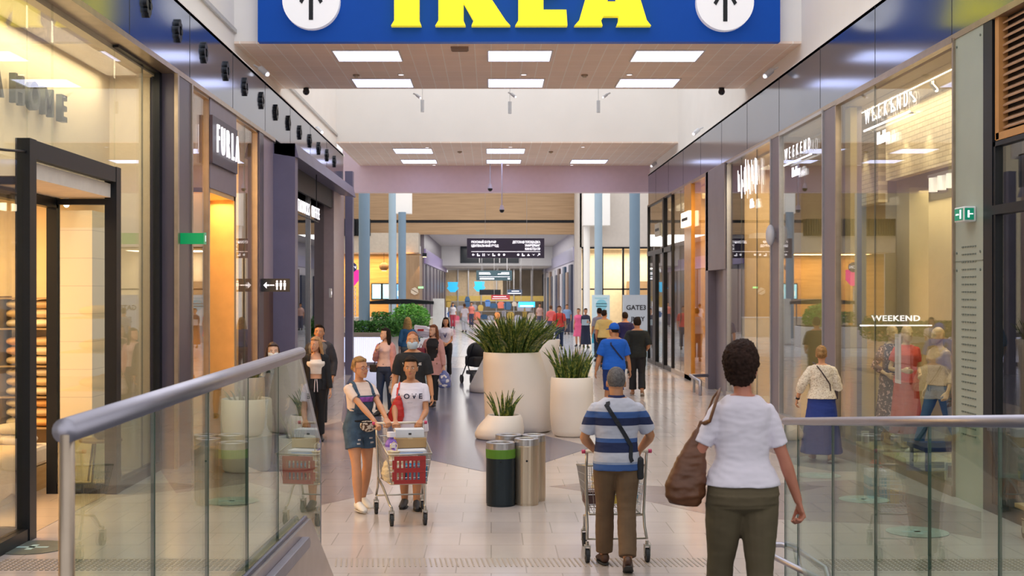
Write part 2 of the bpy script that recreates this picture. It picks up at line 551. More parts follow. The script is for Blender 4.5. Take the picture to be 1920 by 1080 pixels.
    # ---- face
    if features:
        ew = mat('eye_white', (.75, .73, .70), .3); ir = mat('iris', (.035, .025, .02), .2); lip = mat('lips', (.42, .12, .10), .45)
        hcol = mat('brow_dark', (.03, .02, .015), .8)
        for s in (1, -1):
            e = MB().ball((s * .031, .0815, .080), (.0135, .008, .0072), 10, 8).xf(HM); eo = fin(e).build('eye', ew, root, True)
            e = MB().ball((s * .031, .0875, .080), (.0058, .0035, .0058), 8, 6).xf(HM); fin(e).build('iris', ir, eo, True)
            e = MB().tube([(s * .014, .0925, .100), (s * .032, .0930, .106), (s * .05, .083, .101)], [.0018, .0024, .0012], 6).xf(HM); fin(e).build('eyebrow', hcol, root, True)
        if not mask:
            e = MB().tube([(-.023, .089, .022), (-.01, .098, .0235), (0, .0995, .022), (.01, .098, .0235), (.023, .089, .022)], [(.002, .002), (.0062, .004), (.0068, .004), (.0062, .004), (.002, .002)], 8).xf(HM)
            fin(e).build('lips', lip, root, True)
    if mask:
        e = MB()
        rr = []
        for zz, hw, yo in ((-.035, .050, .060), (-.02, .063, .066), (.01, .072, .068), (.04, .074, .067), (.066, .070, .060)):
            out = []
            for i in range(13):
                t = math.pi * (i / 12)
                bul = .052 if .0 <= zz < .05 else .036
                out.append(Vector((hw * math.cos(t), yo - .035 + (bul + .028) * math.sin(t), zz)))
            rr.append(out + [p - Vector((0, .006, 0)) for p in reversed(out)])
        e.loft(rr); fin(e.xf(HM)).build('face_mask', mat(*mask), root, True)
    if glasses:
        e = MB()
        for s in (1, -1):
            c = Vector((s * .034, .101, .079))
            e.tube([c + Vector((.026 * math.cos(t), 0, .021 * math.sin(t))) for t in [2 * math.pi * i / 14 for i in range(14)]], .0022, 5, closed=True)
            e.tube([(s * .06, .100, .083), (s * .079, .06, .082), (s * .081, .0, .078)], .0022, 5)
        e.tube([(-.009, .103, .083), (.009, .103, .083)], .002, 5)
        fin(e.xf(HM)).build('eyeglasses', mat('glasses_frame', (.25, .05, .07), .3), root)
    # ---- hair
    if hair:
        kind, hm = hair[0], hair[1]
        e = MB()
        if kind == 'crop':
            e.ball((0, -.012, .108), (.081 * hs, .096 * hs, .103 * hs), 20, 14)
            vv = .007; cz = .0012
        elif kind == 'short':
            e.ball((0, -.016, .113), (.087 * hs, .099 * hs, .106 * hs), 20, 14); vv = .008; cz = .004
            e.ball((0, .035, .185), (.06, .05, .03), 12, 8)
        elif kind == 'curly':
            e.ball((0, -.02, .125), (.098, .108, .112), 20, 14); e.ball((0, -.045, .06), (.085, .062, .075), 14, 10); e.ball((0, .03, .19), (.07, .055, .045), 12, 8)
            vv = .006; cz = .010
        else:
            e.ball((0, -.014, .112), (.085, .098, .103), 20, 14); vv = .008; cz = .004
            e.ball((0, .045, .17), (.055, .035, .026), 12, 8)
        vs = []
        # cut away the face: everything ahead of the hairline
        g = MB(); g.add(e.v, e.f)
        ho = g.build('hair', None, None)
        md = ho.modifiers.new('r', 'REMESH'); md.mode = 'VOXEL'; md.voxel_size = vv
        me = bake_modifiers(ho)
        bm = bmesh.new(); bm.from_mesh(me); bpy.data.meshes.remove(me)
        for v in bm.verts:
            p = v.co
            zc = .150 if kind != 'curly' else .13
            # face window pushed back inside the skull, clean hairline
            if p.y > .012 and p.z < zc + .0 * abs(p.x):
                v.co = Vector((p.x * .80, min(p.y, .012) - .01, p.z))
            if kind in ('short', 'crop', 'bun') and p.z < (.045 if p.y > -.03 else .008):
                v.co = Vector((v.co.x * .72, v.co.y * .72, max(v.co.z, .01)))
            kk = noise.noise(v.co * (90 if kind == 'curly' else 45)) * cz
            v.co += (v.co - Vector((0, 0, .1))).normalized() * kk
        me = bpy.data.meshes.new('hair'); bm.to_mesh(me); bm.free()
        me.polygons.foreach_set('use_smooth', [True] * len(me.polygons))
        me.transform(S @ HM); me.materials.append(hm)
        ho = bpy.data.objects.new('hair', me); COL.objects.link(ho); ho.parent = root
        if kind == 'long':
            L = hair[2] if len(hair) > 2 else .28
            e = MB()
            for i in range(17):
                a = math.pi * (1.0 + i / 16) if True else 0
                a = math.pi * (.97 + 1.06 * i / 16)
                cx, cy = math.cos(a), math.sin(a)
                jj = random.uniform(-.01, .01)
                e.tube([(cx * .070, -.01 + cy * .075, .14), (cx * .086, -.012 + cy * .09, .06), (cx * .089 + jj, -.014 + cy * .085, .0), (cx * .10 + jj, -.03 + cy * .065, -.08 - .3 * (L - .2)), (cx * .085 - jj, -.035 + cy * .06, -L)],
                       [.018, .021, .021, .021, .009], 6)
            remesh(fin(e.xf(HM)), 'long_hair', hm, root, .009, 2, .004, 14)
        if kind == 'bun':
            z_, y_ = (hair[2], hair[3]) if len(hair) > 3 else (.12, -.12)
            e = MB().ball((0, y_, z_), (.042, .036, .040), 12, 9)
            fin(e.xf(HM)).build('hair_bun', hm, root, True)
    if cap:
        e = MB().ball((0, -.012, .12), (.090, .106, .098), 20, 14)
        e.v = [Vector((p.x, p.y, max(p.z, .095))) for p in e.v]
        e.xf(HM); co = fin(e).build('cap', cap, root, True)
        e = MB().loft([[(-.07, .07, .10), (.07, .07, .10), (.07, .07, .108), (-.07, .07, .108)], [(-.055, .16, .085), (.055, .16, .085), (.055, .16, .091), (-.055, .16, .091)]]).xf(HM)
        fin(e).build('cap_brim', cap, co)
    # ---- clothes
    def garment(nm, m, z0, z1, e, sl, se=.012, flare=0.0, vo=None, crease=.0035, yshift=0.0, cut=None):
        g = MB(); g.loft(torso(z0, z1, e, flare, yshift=yshift))
        for s in (1, -1):
            a, bb, c = sh[s], el[s], wr[s]
            f = fat ** .7 * (1.08 if male else .92) * arm
            if sl > 0:
                t1 = min(sl, 1)
                pts = [a - (bb - a) * .12, a, a.lerp(bb, .5 * t1), a.lerp(bb, t1 * .999)]
                rr = [.038 * f + se * .7, .047 * f + se * .8, .047 * f + se * 1.1, (.037 * f if sl >= 1 else .043 * f) + se * 1.15]
                if sl > 1:
                    t2 = sl - 1
                    pts += [bb.lerp(c, t2 * .5), bb.lerp(c, t2)]; rr += [.036 * f + se, .026 * f + se * .9]
                g.tube(pts, rr, 16)
                g.ball(a, .045 * f + se * .6, 14, 10)
        return remesh(fin(g), nm, m, root, vo or vox, 7, crease)
    out = {'root': root, 'k': k, 'sh': sh, 'el': el, 'wr': wr, 'HM': HM, 'body': body, 'an': an}
    if bottom:
        knd, m, hem = bottom[0], bottom[1], bottom[2]
        wz = bottom[3] if len(bottom) > 3 else 1.02
        g = MB()
        if knd == 'skirt':
            rr = torso(.88, wz, .012)
            low = []
            for i in range(9):
                t = i / 8; zz = hem + (.88 - hem) * t
                hw, hd, yo = interp(.9)
                fl = (bottom[4] if len(bottom) > 4 else .06) * (1 - t)
                low.append([p + (p - T((0, yo, zz))).normalized() * (.014 * math.sin(j * math.pi * 2 * 7 / 28) * (1 - t)) for j, p in enumerate(ring(zz, hw + .014 + fl, hd + .012 + fl, yo, sq=2.1))])
            g.loft(low[:-1] + rr)
        else:
            e0 = .010
            g.loft(torso(.86, wz, e0))
            g.loft([ring(q[0], q[1] + e0, q[2] + e0, q[3]) for q in TR[:3]])
            tight = .010 if knd == 'slim' else .017
            for s in (1, -1):
                a, bb, c = hp[s], kn[s], an[s]
                gg = fat ** .8
                L1 = (bb - a).length; full = [(0, .090 * thigh), (.35, .083 * thigh), (.82, .060 * thigh), (1.0, .056), (1.2, .056), (1.45, .055), (1.95, .043)]
                pts = []; rr = []
                for t, r0 in full:
                    if t > hem: break
                    pts.append(a.lerp(bb, t) if t <= 1 else bb.lerp(c, t - 1)); rr.append(r0 * gg + tight * (1 + .5 * max(0, t - .8)))
                if hem - full[len(pts) - 1][0] > .05:
                    pts.append(a.lerp(bb, hem) if hem <= 1 else bb.lerp(c, hem - 1)); rr.append(rr[-1] + .003)
                g.tube(pts, rr, 16); g.ball(a, .09 * gg + .010, 14, 10)
        out['bottom'] = remesh(fin(g), {'skirt': 'skirt', 'shorts': 'shorts'}.get(knd, 'trousers'), m, root, vox * 1.1, 3, .0035, 7)
    if top:
        out['top'] = garment(top.get('n', 'shirt'), top['m'], top.get('z', .93), top.get('neck', 1.425), top.get('e', .012), top.get('sl', .55), top.get('se', .014), top.get('flare', .03), crease=top.get('c', .0035))
    if coat:
        out['coat'] = garment(coat.get('n', 'jacket'), coat['m'], coat.get('z', .9), coat.get('neck', 1.43), coat.get('e', .028), coat.get('sl', 1.95), coat.get('se', .022), coat.get('flare', .05), crease=.005, yshift=coat.get('ys', -.03))
    # ---- shoes
    if shoes:
        shm = shoes if not isinstance(shoes, str) else mat(shoes, {'shoe_dark': (.02, .02, .025), 'shoe_white': (.75, .73, .70), 'shoe_tan': (.32, .17, .09)}[shoes], .5)
        for s in (1, -1):
            tz = toe[0] if s == 1 else toe[1]
            a = an[s]; fd = Vector((s * .12, math.cos(tz), -math.sin(tz))).normalized(); up = Vector((0, math.sin(tz), math.cos(tz)))
            g = MB().tube([a - fd * .066 - up * .045, a - fd * .045 - up * .030, a + fd * .02 - up * .022, a + fd * .085 - up * .042, a + fd * .15 - up * .055, a + fd * .187 - up * .064],
                   [(.020, .022), (.046, .036), (.050, .041), (.036, .046), (.026, .045), (.013, .026)], 14, hint=up)
            so = remesh(fin(g), 'shoe', shm, root, .009, 2)
            g = MB().tube([a - fd * .066 - up * .079, a - fd * .02 - up * .079, a + fd * .10 - up * .079, a + fd * .185 - up * .079], [(.007, .025), (.008, .038), (.008, .047), (.006, .028)], 14, hint=up)
            fin(g).build('sole', mat('sole_' + shm.name, (.5, .47, .43) if 'white' in shm.name or 'tan' in shm.name else (.03, .03, .03), .7), so, True)
    return out

def bvh_of(o):
    me = o.data
    return BVHTree.FromPolygons([v.co for v in me.vertices], [tuple(p.vertices) for p in me.polygons])

def decal(o, root, m, body, size, z, k, x=0.0, front=1, sx=1.0, bold=0.0, name='printed_lettering', off=.003, poly=None):
    """lettering printed on a garment: laid onto the cloth and following its surface"""
    if poly is None:
        t = text(body, size, m, (0, 0, 0), 0, None, name, extrude=0.0, bold=bold, sx=sx)
        me = t.data; bpy.data.objects.remove(t)
        bm = bmesh.new(); bm.from_mesh(me)
        bmesh.ops.triangulate(bm, faces=bm.faces); bmesh.ops.subdivide_edges(bm, edges=bm.edges, cuts=1)
        bm.to_mesh(me); bm.free()
    else:
        me = bpy.data.meshes.new(name); me.from_pydata([(p[0], p[1], 0) for p in poly[0]], [], poly[1]); me.materials.append(m)
    tr = bvh_of(o)
    for v in me.vertices:
        px, pz = (-v.co.x if front == 1 else v.co.x) + x, v.co.y + z
        hit = tr.ray_cast(Vector((px, front * 1.0, pz)), Vector((0, -front, 0)))
        yy = hit[0].y + front * off if hit[0] else front * .12
        v.co = Vector((px, yy, pz))
    ob = bpy.data.objects.new(name, me); COL.objects.link(ob); ob.parent = o
    return ob

def strap_on(o, pts, root, m, w=.035, t=.003, name='strap', n=24, parent=None, M=None):
    """a flat strap laid over the body: pts are (point outside, direction to cast)"""
    tr = bvh_of(o); out = []
    fine = []
    for (p, d), (q, e) in zip(pts, pts[1:]):
        for i in range(4):
            u = i / 4; fine.append((Vector(p).lerp(Vector(q), u), Vector(d).normalized().lerp(Vector(e).normalized(), u)))
    pts = fine + [pts[-1]]
    for p, d in pts:
        hit = tr.ray_cast(Vector(p), Vector(d).normalized())
        out.append((hit[0] + hit[1] * .006, hit[1]) if hit[0] else (Vector(p) + Vector(d) * .8, -Vector(d)))
    mb = MB(); rings = []
    for i, (p, nn) in enumerate(out):
        a = out[min(i + 1, len(out) - 1)][0] - out[max(i - 1, 0)][0]
        s = a.cross(nn).normalized() * w / 2; nn = nn.normalized() * t
        rings.append([p - s - nn, p + s - nn, p + s + nn, p - s + nn])
    mb.loft(rings)
    return mb
# ------------------------------------------------------------------ materials of the setting
M_floor = brick('floor_tiles', (.54, .48, .455), (.505, .45, .43), (.37, .33, .31), .60, .60, .006, .16, .5, 'XY', .6, .07)
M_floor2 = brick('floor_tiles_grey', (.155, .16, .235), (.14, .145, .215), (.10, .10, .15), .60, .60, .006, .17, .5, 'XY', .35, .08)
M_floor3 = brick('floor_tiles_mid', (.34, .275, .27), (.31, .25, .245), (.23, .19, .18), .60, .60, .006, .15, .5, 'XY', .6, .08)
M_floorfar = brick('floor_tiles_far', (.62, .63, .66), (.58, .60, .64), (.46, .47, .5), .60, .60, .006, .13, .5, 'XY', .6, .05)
M_white = mat('wall_paint_white', (.84, .82, .79), .8, var=.02, scale=1)
M_fascia = mat('fascia_panel', (.22, .265, .36), .13, .85, var=.05, scale=.7)
M_ceil = brick('ceiling_tiles', (.88, .73, .63), (.84, .70, .60), (.95, .9, .84), .30, .60, .010, .6, 0, 'XY', .3, .03)
M_beam = mat('beam_paint', (.78, .62, .70), .7, var=.02)
M_plum = mat('plum_cladding', (.085, .07, .10), .35, var=.08, scale=2)
M_slate = mat('slate_blue_cladding', (.17, .16, .26), .4, var=.08, scale=2)
M_taupe = mat('taupe_cladding', (.21, .18, .21), .4, var=.06, scale=2)
M_bronze = mat('bronze_trim', (.42, .34, .26), .3, .8, var=.1)
M_alu = mat('brushed_aluminium', (.52, .51, .52), .28, .9, var=.05, scale=20)
M_black = mat('black_metal', (.008, .010, .014), .4, var=.1, spec=.3)
M_dark = mat('dark_interior', (.03, .03, .035), .6)
M_cream = mat('cream_plaster', (.76, .66, .47), .8, var=.03)
M_glass = glass('window_glass', (.95, .965, .94), .06)
M_bal = glass('balustrade_glass', (.80, .89, .82), .05)
M_sage = mat('sage_metal_cladding', (.34, .39, .33), .4, var=.05, scale=1.5)
M_oak = wood('oak_panel', (.34, .215, .115), (.43, .28, .155), (.25, .25, 6))
M_ceil_in = mat('shop_ceiling', (.62, .54, .42), .8, var=.03)
M_shopfloor = brick('shop_floor', (.50, .40, .30), (.47, .38, .29), (.36, .30, .24), 1.0, .5, .006, .2, .5, 'XY', .5, .05)

XL, XR = -4.24, 5.4
# ------------------------------------------------------------------ floor
fl = MB().box(-30, 30, 10.15, 140, -.3, 0).build('floor', M_floor, None); struct(fl)
fl = MB().box(-30, -1.5, -6, 10.15, -.3, 0).box(2.5, 30, -6, 10.15, -.3, 0).build('floor', M_floor, None); struct(fl)
def inlay(pts, m, z=.002, name='trim_1'):
    me = MB(); top = [FL(px, py, 0) if len(p) == 2 else Vector(p) for p in pts for (px, py) in [p[:2]]]
    me.prism([Vector((p.x, p.y, z)) for p in top], (0, 0, -.02))
    return struct(me.build(name, m))
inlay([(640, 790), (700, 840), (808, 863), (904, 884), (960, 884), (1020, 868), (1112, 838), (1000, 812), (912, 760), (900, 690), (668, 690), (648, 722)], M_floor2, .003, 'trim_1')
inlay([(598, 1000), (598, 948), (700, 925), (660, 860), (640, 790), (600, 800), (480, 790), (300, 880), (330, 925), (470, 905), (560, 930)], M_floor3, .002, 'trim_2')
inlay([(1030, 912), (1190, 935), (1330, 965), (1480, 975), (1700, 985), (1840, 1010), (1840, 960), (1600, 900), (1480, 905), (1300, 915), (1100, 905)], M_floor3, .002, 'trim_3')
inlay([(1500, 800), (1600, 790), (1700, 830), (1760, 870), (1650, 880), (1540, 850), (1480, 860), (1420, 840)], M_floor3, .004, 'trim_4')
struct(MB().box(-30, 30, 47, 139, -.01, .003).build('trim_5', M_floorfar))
M_tac = mat('tactile_metal', (.36, .30, .25), .6)
# tactile strip: rows of short grooved bars before the travelator
tb = MB()
for i in range(74):
    x = -1.35 + i * .046
    tb.prism([(x, 11.05, .0), (x + .014, 11.05, .0), (x - .02, 11.4, .0), (x - .034, 11.4, .0)], (0, 0, .003))
for sx0, sx1, sy in ((-4.3, -1.75, 10.9), (2.8, 5.3, 10.9)):
    n = int((sx1 - sx0) / .05)
    for i in range(n):
        for j in range(8):
            x = sx0 + i * .05; y = sy + j * .06
            tb.box(x, x + .028, y, y + .028, .0, .007)
tag(tb.build('tactile_paving', M_tac), 'worn metal tactile ribs and studs set in the tiles before the travelator', 'tactile paving', kind='stuff')
# sloping travelator the camera and the nearest woman stand on
sl = .1008
rmp = MB().prism([(-1.38, 10.15, .0), (-1.38, -3, 1.72), (-1.38, -3, -.4), (-1.38, 10.15, -.4)], (3.76, 0, 0))
struct(rmp.build('trim_6', brick('travelator_pallets', (.24, .23, .24), (.20, .20, .21), (.06, .06, .07), .02, .4, .006, .4, 0, 'XY', .5, 0, 0, .6)))

# ------------------------------------------------------------------ shop-front planes: a hollow wall with fascia
def wall_seg(side, n, d0, d1, m, z0=0.0, z1=5.37, t=.36, out=.02, name='wall_left'):
    X = XL if side < 0 else XR
    a, b = (X - t, X + out) if side < 0 else (X - out, X + t)
    return struct(MB().box(a, b, d0, d1, z0, z1).build(name, m))

# fascias
struct(MB().box(XL - .36, XL, 2, 36.7, 5.37, 6.33).build('wall_left', M_fascia, bevel=.01))
struct(MB().box(XL - .40, XL + .03, 2, 25.0, 5.30, 5.37).build('trim_7', M_bronze))
struct(MB().box(XR, XR + .36, 2, 44, 5.37, 6.42).build('wall_right', M_fascia, bevel=.01))
struct(MB().box(XR - .03, XR + .4, 2, 44, 5.30, 5.37).build('trim_8', M_bronze))
sm = MB()
for d in range(3, 43, 3):
    if d < 36: sm.box(XL, XL + .003, d, d + .012, 5.38, 6.32)
    sm.box(XR - .003, XR, d, d + .012, 5.38, 6.41)
struct(sm.build('trim_9', M_dark))
# upper walls set back above the fascias
struct(MB().box(-4.9, -4.6, 0, 38.1, 6.33, 11.5).box(-4.62, XL, 0, 37, 6.27, 6.34).build('wall_left_upper', M_white))
struct(MB().box(5.55, 5.85, 0, 46, 6.4, 11.5).box(XR, 5.6, 0, 44, 6.36, 6.43).build('wall_right_upper', M_white))
lg = MB(); lg.box(-4.62, -4.55, 2, 38, 7.0, 7.07)
struct(lg.build('trim_10', mat('ledge_grey', (.5, .5, .5), .5)))
# hung ceilings (bulkheads) across the mall
struct(MB().box(-4.6, 5.55, 22.9, 28.0, 6.86, 10.4).build('wall_bulkhead', M_white))
struct(MB().box(-4.6, 5.55, 22.9, 28.0, 6.82, 6.86).build('ceiling', M_ceil))
struct(MB().box(-4.6, 5.55, 38.0, 44.8, 6.84, 11.5).build('wall_bulkhead', M_white))
struct(MB().box(-4.6, 5.55, 38.0, 44.8, 6.80, 6.84).build('ceiling', M_ceil))
struct(MB().box(-5.2, 5.9, 44.8, 45.4, 5.88, 11.5).build('wall_beam', M_beam))
# mall ceiling further in and lights above the voids (white skylight soffits)
struct(MB().box(-14, 14, 49.8, 50.2, 9.7, 9.9).box(-14, 14, 45.4, 47.5, 9.9, 10.1).box(-14, 14, 72.5, 74.5, 9.9, 10.1).build('ceiling', M_white))

# ------------------------------------------------------------------ left side
def pane(side, n, d0, d1, z0, z1, X=None, splits=(), frame=M_alu, fr=.05, name='window', glassm=None, base=.12, basem=None, posts=(1, 1)):
    """glazing in a wall parallel to the mall: glass with its joints, frame as a child"""
    X = X if X is not None else (XL if side < 0 else XR)
    g = MB(); ds = [d0] + list(splits) + [d1]
    for a, b in zip(ds, ds[1:]): g.box(X - .008, X + .008, a + .006, b - .006, z0 + base, z1)
    go = struct(g.build('window_%d' % n, glassm or M_glass))
    f = MB()
    for d, on in ((d0, posts[0]), (d1, posts[1])):
        if on: f.box(X - .05, X + .05, d - fr / 2, d + fr / 2, z0, z1)
    f.box(X - .05, X + .05, d0, d1, z1 - .05, z1)
    f.build('window_frame', frame, go)
    f = MB().box(X - .06, X + .06, d0, d1, z0, z0 + base); f.build('window_sill', basem or frame, go)
    j = MB()
    for d in splits: j.box(X - .010, X + .010, d - .006, d + .006, z0 + base, z1)
    if splits: j.build('glass_joint', mat('joint', (.10, .11, .10), .4), go)
    return go
# home textiles shop (left, nearest)
ZX = -4.46
pane(-1, 1, 3.0, 12.3, 0, 5.32, ZX, (5.2, 7.6, 9.9), M_black, .1, posts=(1, 0))
pane(-1, 2, 15.15, 17.1, 0, 5.32, ZX, (16.35,), M_black, .16, basem=M_black, posts=(0, 1))
struct(MB().box(ZX - .008, ZX + .008, 12.3, 15.15, 3.84, 5.32).box(ZX - .01, ZX + .01, 13.0, 13.012, 3.84, 5.32).build('window_3', M_glass))
# black portal frame of the entrance
pf = MB()
pf.box(ZX - .07, ZX + .07, 12.18, 12.36, 0, 3.84).box(ZX - .07, ZX + .07, 15.0, 15.18, 0, 3.84).box(ZX - .065, ZX + .065, 12.36, 15.0, 3.66, 3.835)
for d in (12.25, 15.08):
    pf.box(-5.22, -5.10, d - .06, d + .06, 0, 3.66).box(-5.2, ZX, d - .05, d + .05, 0, .12).box(-5.2, ZX, d - .05, d + .05, 3.40, 3.47)
pf.box(-5.22, -5.10, 12.2, 15.1, 3.36, 3.47)
door = struct(pf.build('door_1', M_black))
MB().box(-5.1, ZX - .06, 12.24, 12.26, .12, 3.4).box(-5.1, ZX - .06, 15.07, 15.09, .12, 3.4).build('side_pane', M_glass, door)
MB().box(-5.15, ZX, 12.2, 15.1, 3.48, 3.64).build('soffit_panel', mat('soffit_white', (.68, .64, .58), .6), door)
tb_ = MB().tube([(ZX + .02, 12.3, 3.72), (ZX + .06, 11.6, 3.66), (ZX + .05, 10.6, 3.60)], .012, 6)
tb_.build('stay_rod', M_black, door)
struct(MB().box(-5.2, -5.1, 3, 17.2, 3.75, 5.3).build('wall_shop_upper', M_cream))
struct(MB().box(-11, ZX - .1, 17.1, 17.3, 0, 5.37).build('wall_shop_back', M_cream))
struct(MB().box(-11.1, -10.9, 3, 36, 0, 5.4).build('wall_far_left', M_cream))
struct(MB().box(-11, XL - .36, 3, 24, 5.3, 5.37).box(-5.1, ZX - .02, 3, 17.1, 5.24, 5.31).build('ceiling', M_ceil_in))
struct(MB().box(-11, -4.5, 3, 24, 0.0, .004).build('floor', M_shopfloor))
struct(MB().box(-5.55, -5.02, 16.1, 17.1, 0, 3.4).build('wall_column', brick('white_cladding', (.80, .70, .52), (.78, .69, .52), (.62, .54, .4), 2, .35, .006, .5, 0, 'XZ')))
struct(MB().box(-11, -5.2, 3, 17, 3.74, 3.80).build('ceiling', M_ceil_in))
wall_seg(-1, 1, 17.15, 18.0, M_plum)
struct(MB().box(XL, XL + .05, 17.12, 17.2, 0, 5.3).box(XL, XL + .04, 17.98, 18.05, 0, 5.3).build('trim_11', M_bronze))
# handbag shop
pane(-1, 4, 18.05, 19.3, 0, 5.32, XL - .06, (), M_bronze, .05)
pane(-1, 5, 21.3, 23.3, 0, 5.32, XL - .06, (22.3,), M_bronze, .05)
struct(MB().box(XL - .3, XL + .0, 19.3, 21.3, 3.95, 5.32).build('wall_left_panel', mat('grape_panel', (.20, .17, .22), .4, var=.05)))
gold = mat('gold_panel', (.72, .47, .18), .35, .35, var=.05)
dr = struct(MB().box(XL - .5, XL - .02, 19.3, 19.4, 0, 3.95).box(XL - .5, XL - .02, 21.2, 21.3, 0, 3.95).box(XL - .5, XL - .02, 19.3, 21.3, 3.88, 3.95).build('door_2', gold))
MB().box(XL - .48, XL - .42, 20.1, 21.2, .0, 3.88).build('door_leaf', mat('amber_panel', (.80, .55, .25), .4, var=.05), dr)
struct(MB().box(-8.2, -8.0, 18, 24, 0, 5.3).box(-8, XL - .3, 23.35, 23.5, 0, 5.3).box(-8, XL - .3, 18.0, 18.1, 0, 5.3).build('wall_shop_back', M_cream))
wall_seg(-1, 1, 23.3, 23.75, M_plum)
struct(MB().box(XL - .3, XL - .02, 23.75, 25, 2.45, 5.32).build('wall_left_panel', mat('lilac_panel', (.42, .37, .45), .5, var=.03)))
struct(MB().box(XL - .3, XL - .02, 23.75, 25, 0, 2.45).build('wall_left_panel', wood('brown_cladding', (.10, .055, .045), (.15, .085, .07), (6, 6, .6))))
# coffee shop portal
struct(MB().box(-4.6, -3.83, 25.0, 25.35, 0, 5.28).build('wall_portal', M_slate))
struct(MB().prism([(-4.24, 25, 5.28), (-3.83, 25, 5.28), (-3.76, 25, 5.0), (-4.24, 25, 5.08)], (0, 10.6, 0)).build('trim_12', M_slate))
struct(MB().box(-4.28, -4.22, 25.35, 34.0, 4.6, 5.08).build('wall_left_panel', M_dark))
struct(MB().box(-4.5, -4.18, 34.0, 36.4, 0, 5.1).build('wall_left_pier', mat('rose_taupe_cladding', (.42, .34, .36), .35, var=.05)))
struct(MB().box(-11, -4.3, 36.4, 36.7, 0, 6.3).build('wall_left_end', M_taupe))
struct(MB().box(-8, -7.8, 25, 36, 0, 5.3).box(-8, -4.3, 25.0, 25.1, 0, 5.3).build('wall_shop_back', wood('coffee_wall', (.035, .028, .025), (.06, .045, .035), (3, 3, .4))))
struct(MB().box(-11, -4.3, 24, 36.4, 5.2, 5.35).build('ceiling', M_dark))
pg = struct(MB().box(-4.46, -4.44, 25.4, 33.95, 0, 5.0).build('window_6', glass('dark_glass', (.35, .36, .38), .05)))
f = MB()
for d in (26.3, 28.4, 31.0): f.box(-4.5, -4.38, d, d + .08, 0, 4.9)
f.build('window_frame', M_alu, pg)
# slim dark column past the coffee shop
struct(MB().box(-4.2, -3.98, 36.75, 37.1, 0, 5.85).build('wall_column', M_slate))

# ------------------------------------------------------------------ right side
struct(MB().box(5.38, 5.76, 14.0, 14.85, 0, 5.32).build('wall_right_pier', M_sage))
rv = MB()
for k in range(26):
    z = .75 + k * .085
    for j in range(6): rv.box(5.372, 5.381, 14.2 + j * .075, 14.25 + j * .075, z, z + .016)
rv.box(5.374, 5.381, 14.0, 14.85, 2.72, 2.728)
for z in (2.62, 2.82, 5.2):
    for d in (14.07, 14.78): rv.disc((5.381, d, z), (-1, 0, 0), .014, .012, 8)
struct(rv.build('trim_13', mat('vent_slots', (.16, .19, .16), .6)))
struct(MB().box(5.38, 5.7, 13.75, 14.0, 0, 5.32).build('trim_14', M_black))
# louvred dark shop (right, nearest)
lv = struct(MB().box(5.5, 5.6, 9.0, 13.75, 4.05, 5.32).build('wall_right_louvre_back', M_black))
for k in range(15):
    z = 4.12 + k * .08
    s_ = MB().prism([(5.44, 9, z), (5.50, 9, z + .045), (5.505, 9, z + .03), (5.445, 9, z - .015)], (0, 4.62, 0))
    s_.build('louvre_slat', wood('louvre_wood', (.42, .25, .15), (.50, .31, .19), (4, .4, 8)), lv)
f = MB().box(5.40, 5.52, 13.62, 13.72, 4.0, 5.32).box(5.40, 5.52, 9, 13.7, 3.99, 4.07)
f.build('louvre_frame', mat('orange_wood', (.50, .25, .08), .5), lv)
pane(1, 7, 9.0, 13.75, 0, 3.98, 5.44, (11.2,), M_black, .12, base=.1)
struct(MB().box(5.38, 5.52, 9, 13.75, 3.2, 3.30).build('trim_15', M_black))
struct(MB().box(9, 9.2, 6, 14.4, 0, 5.3).box(5.76, 9, 14.3, 14.5, 0, 5.3).box(5.6, 9, 6, 14.4, 5.2, 5.3).build('wall_shop_back', wood('walnut_wall', (.08, .05, .035), (.12, .075, .05), (1, 1, .3))))
struct(MB().box(6.1, 6.4, 12.9, 13.5, 0, 3.4).build('wall_column', wood('brown_pillar', (.16, .10, .07), (.2, .13, .09), (2, 2, .4))))
# dress shop
pane(1, 8, 14.85, 19.9, 0, 5.32, XR, (18.0,), M_bronze, .04)
wall_seg(1, 1, 19.9, 20.7, M_taupe, name='wall_right_pier')
pane(1, 9, 20.7, 23.8, 0, 5.32, XR, (), M_alu, .05)
wall_seg(1, 1, 23.8, 24.55, M_taupe, name='wall_right_pier')
pane(1, 10, 24.55, 29.1, 0, 5.32, XR, (26.0, 27.6), M_alu, .05)
struct(MB().box(5.3, 5.76, 29.1, 31.6, 2.9, 5.32).box(5.34, 5.76, 29.1, 29.5, 0, 5.3).box(5.5, 5.8, 29.5, 31.3, 0, 2.9).box(5.30, 5.76, 31.3, 31.7, 0, 5.32).build('wall_right_pier', M_taupe))
pane(1, 11, 31.7, 38.0, 0, 5.32, XR, (36.5,), M_bronze, .06)
struct(MB().box(5.34, 5.6, 34.2, 35.4, 0, 5.3).build('wall_column', mat('orange_gold_pillar', (.62, .30, .05), .25, .3, var=.08)))
pane(1, 12, 38.0, 43.8, 0, 5.32, XR, (), M_black, .12, basem=M_black)
struct(MB().box(5.33, 5.45, 39.6, 39.9, 0, 5.3).box(5.33, 5.45, 41.6, 42.3, 0, 3.6).box(5.33, 5.45, 38, 43.8, 3.6, 3.75).build('trim_16', M_black))
struct(MB().box(11, 11.2, 14, 44, 0, 5.4).build('wall_far_right', M_cream))
M_olive = mat('olive_plaster', (.46, .38, .20), .8, var=.04)
struct(MB().box(7.6, 7.75, 14.6, 24, 0, 5.3).box(5.8, 9, 24.1, 24.3, 0, 5.3).build('wall_shop_back', M_olive))
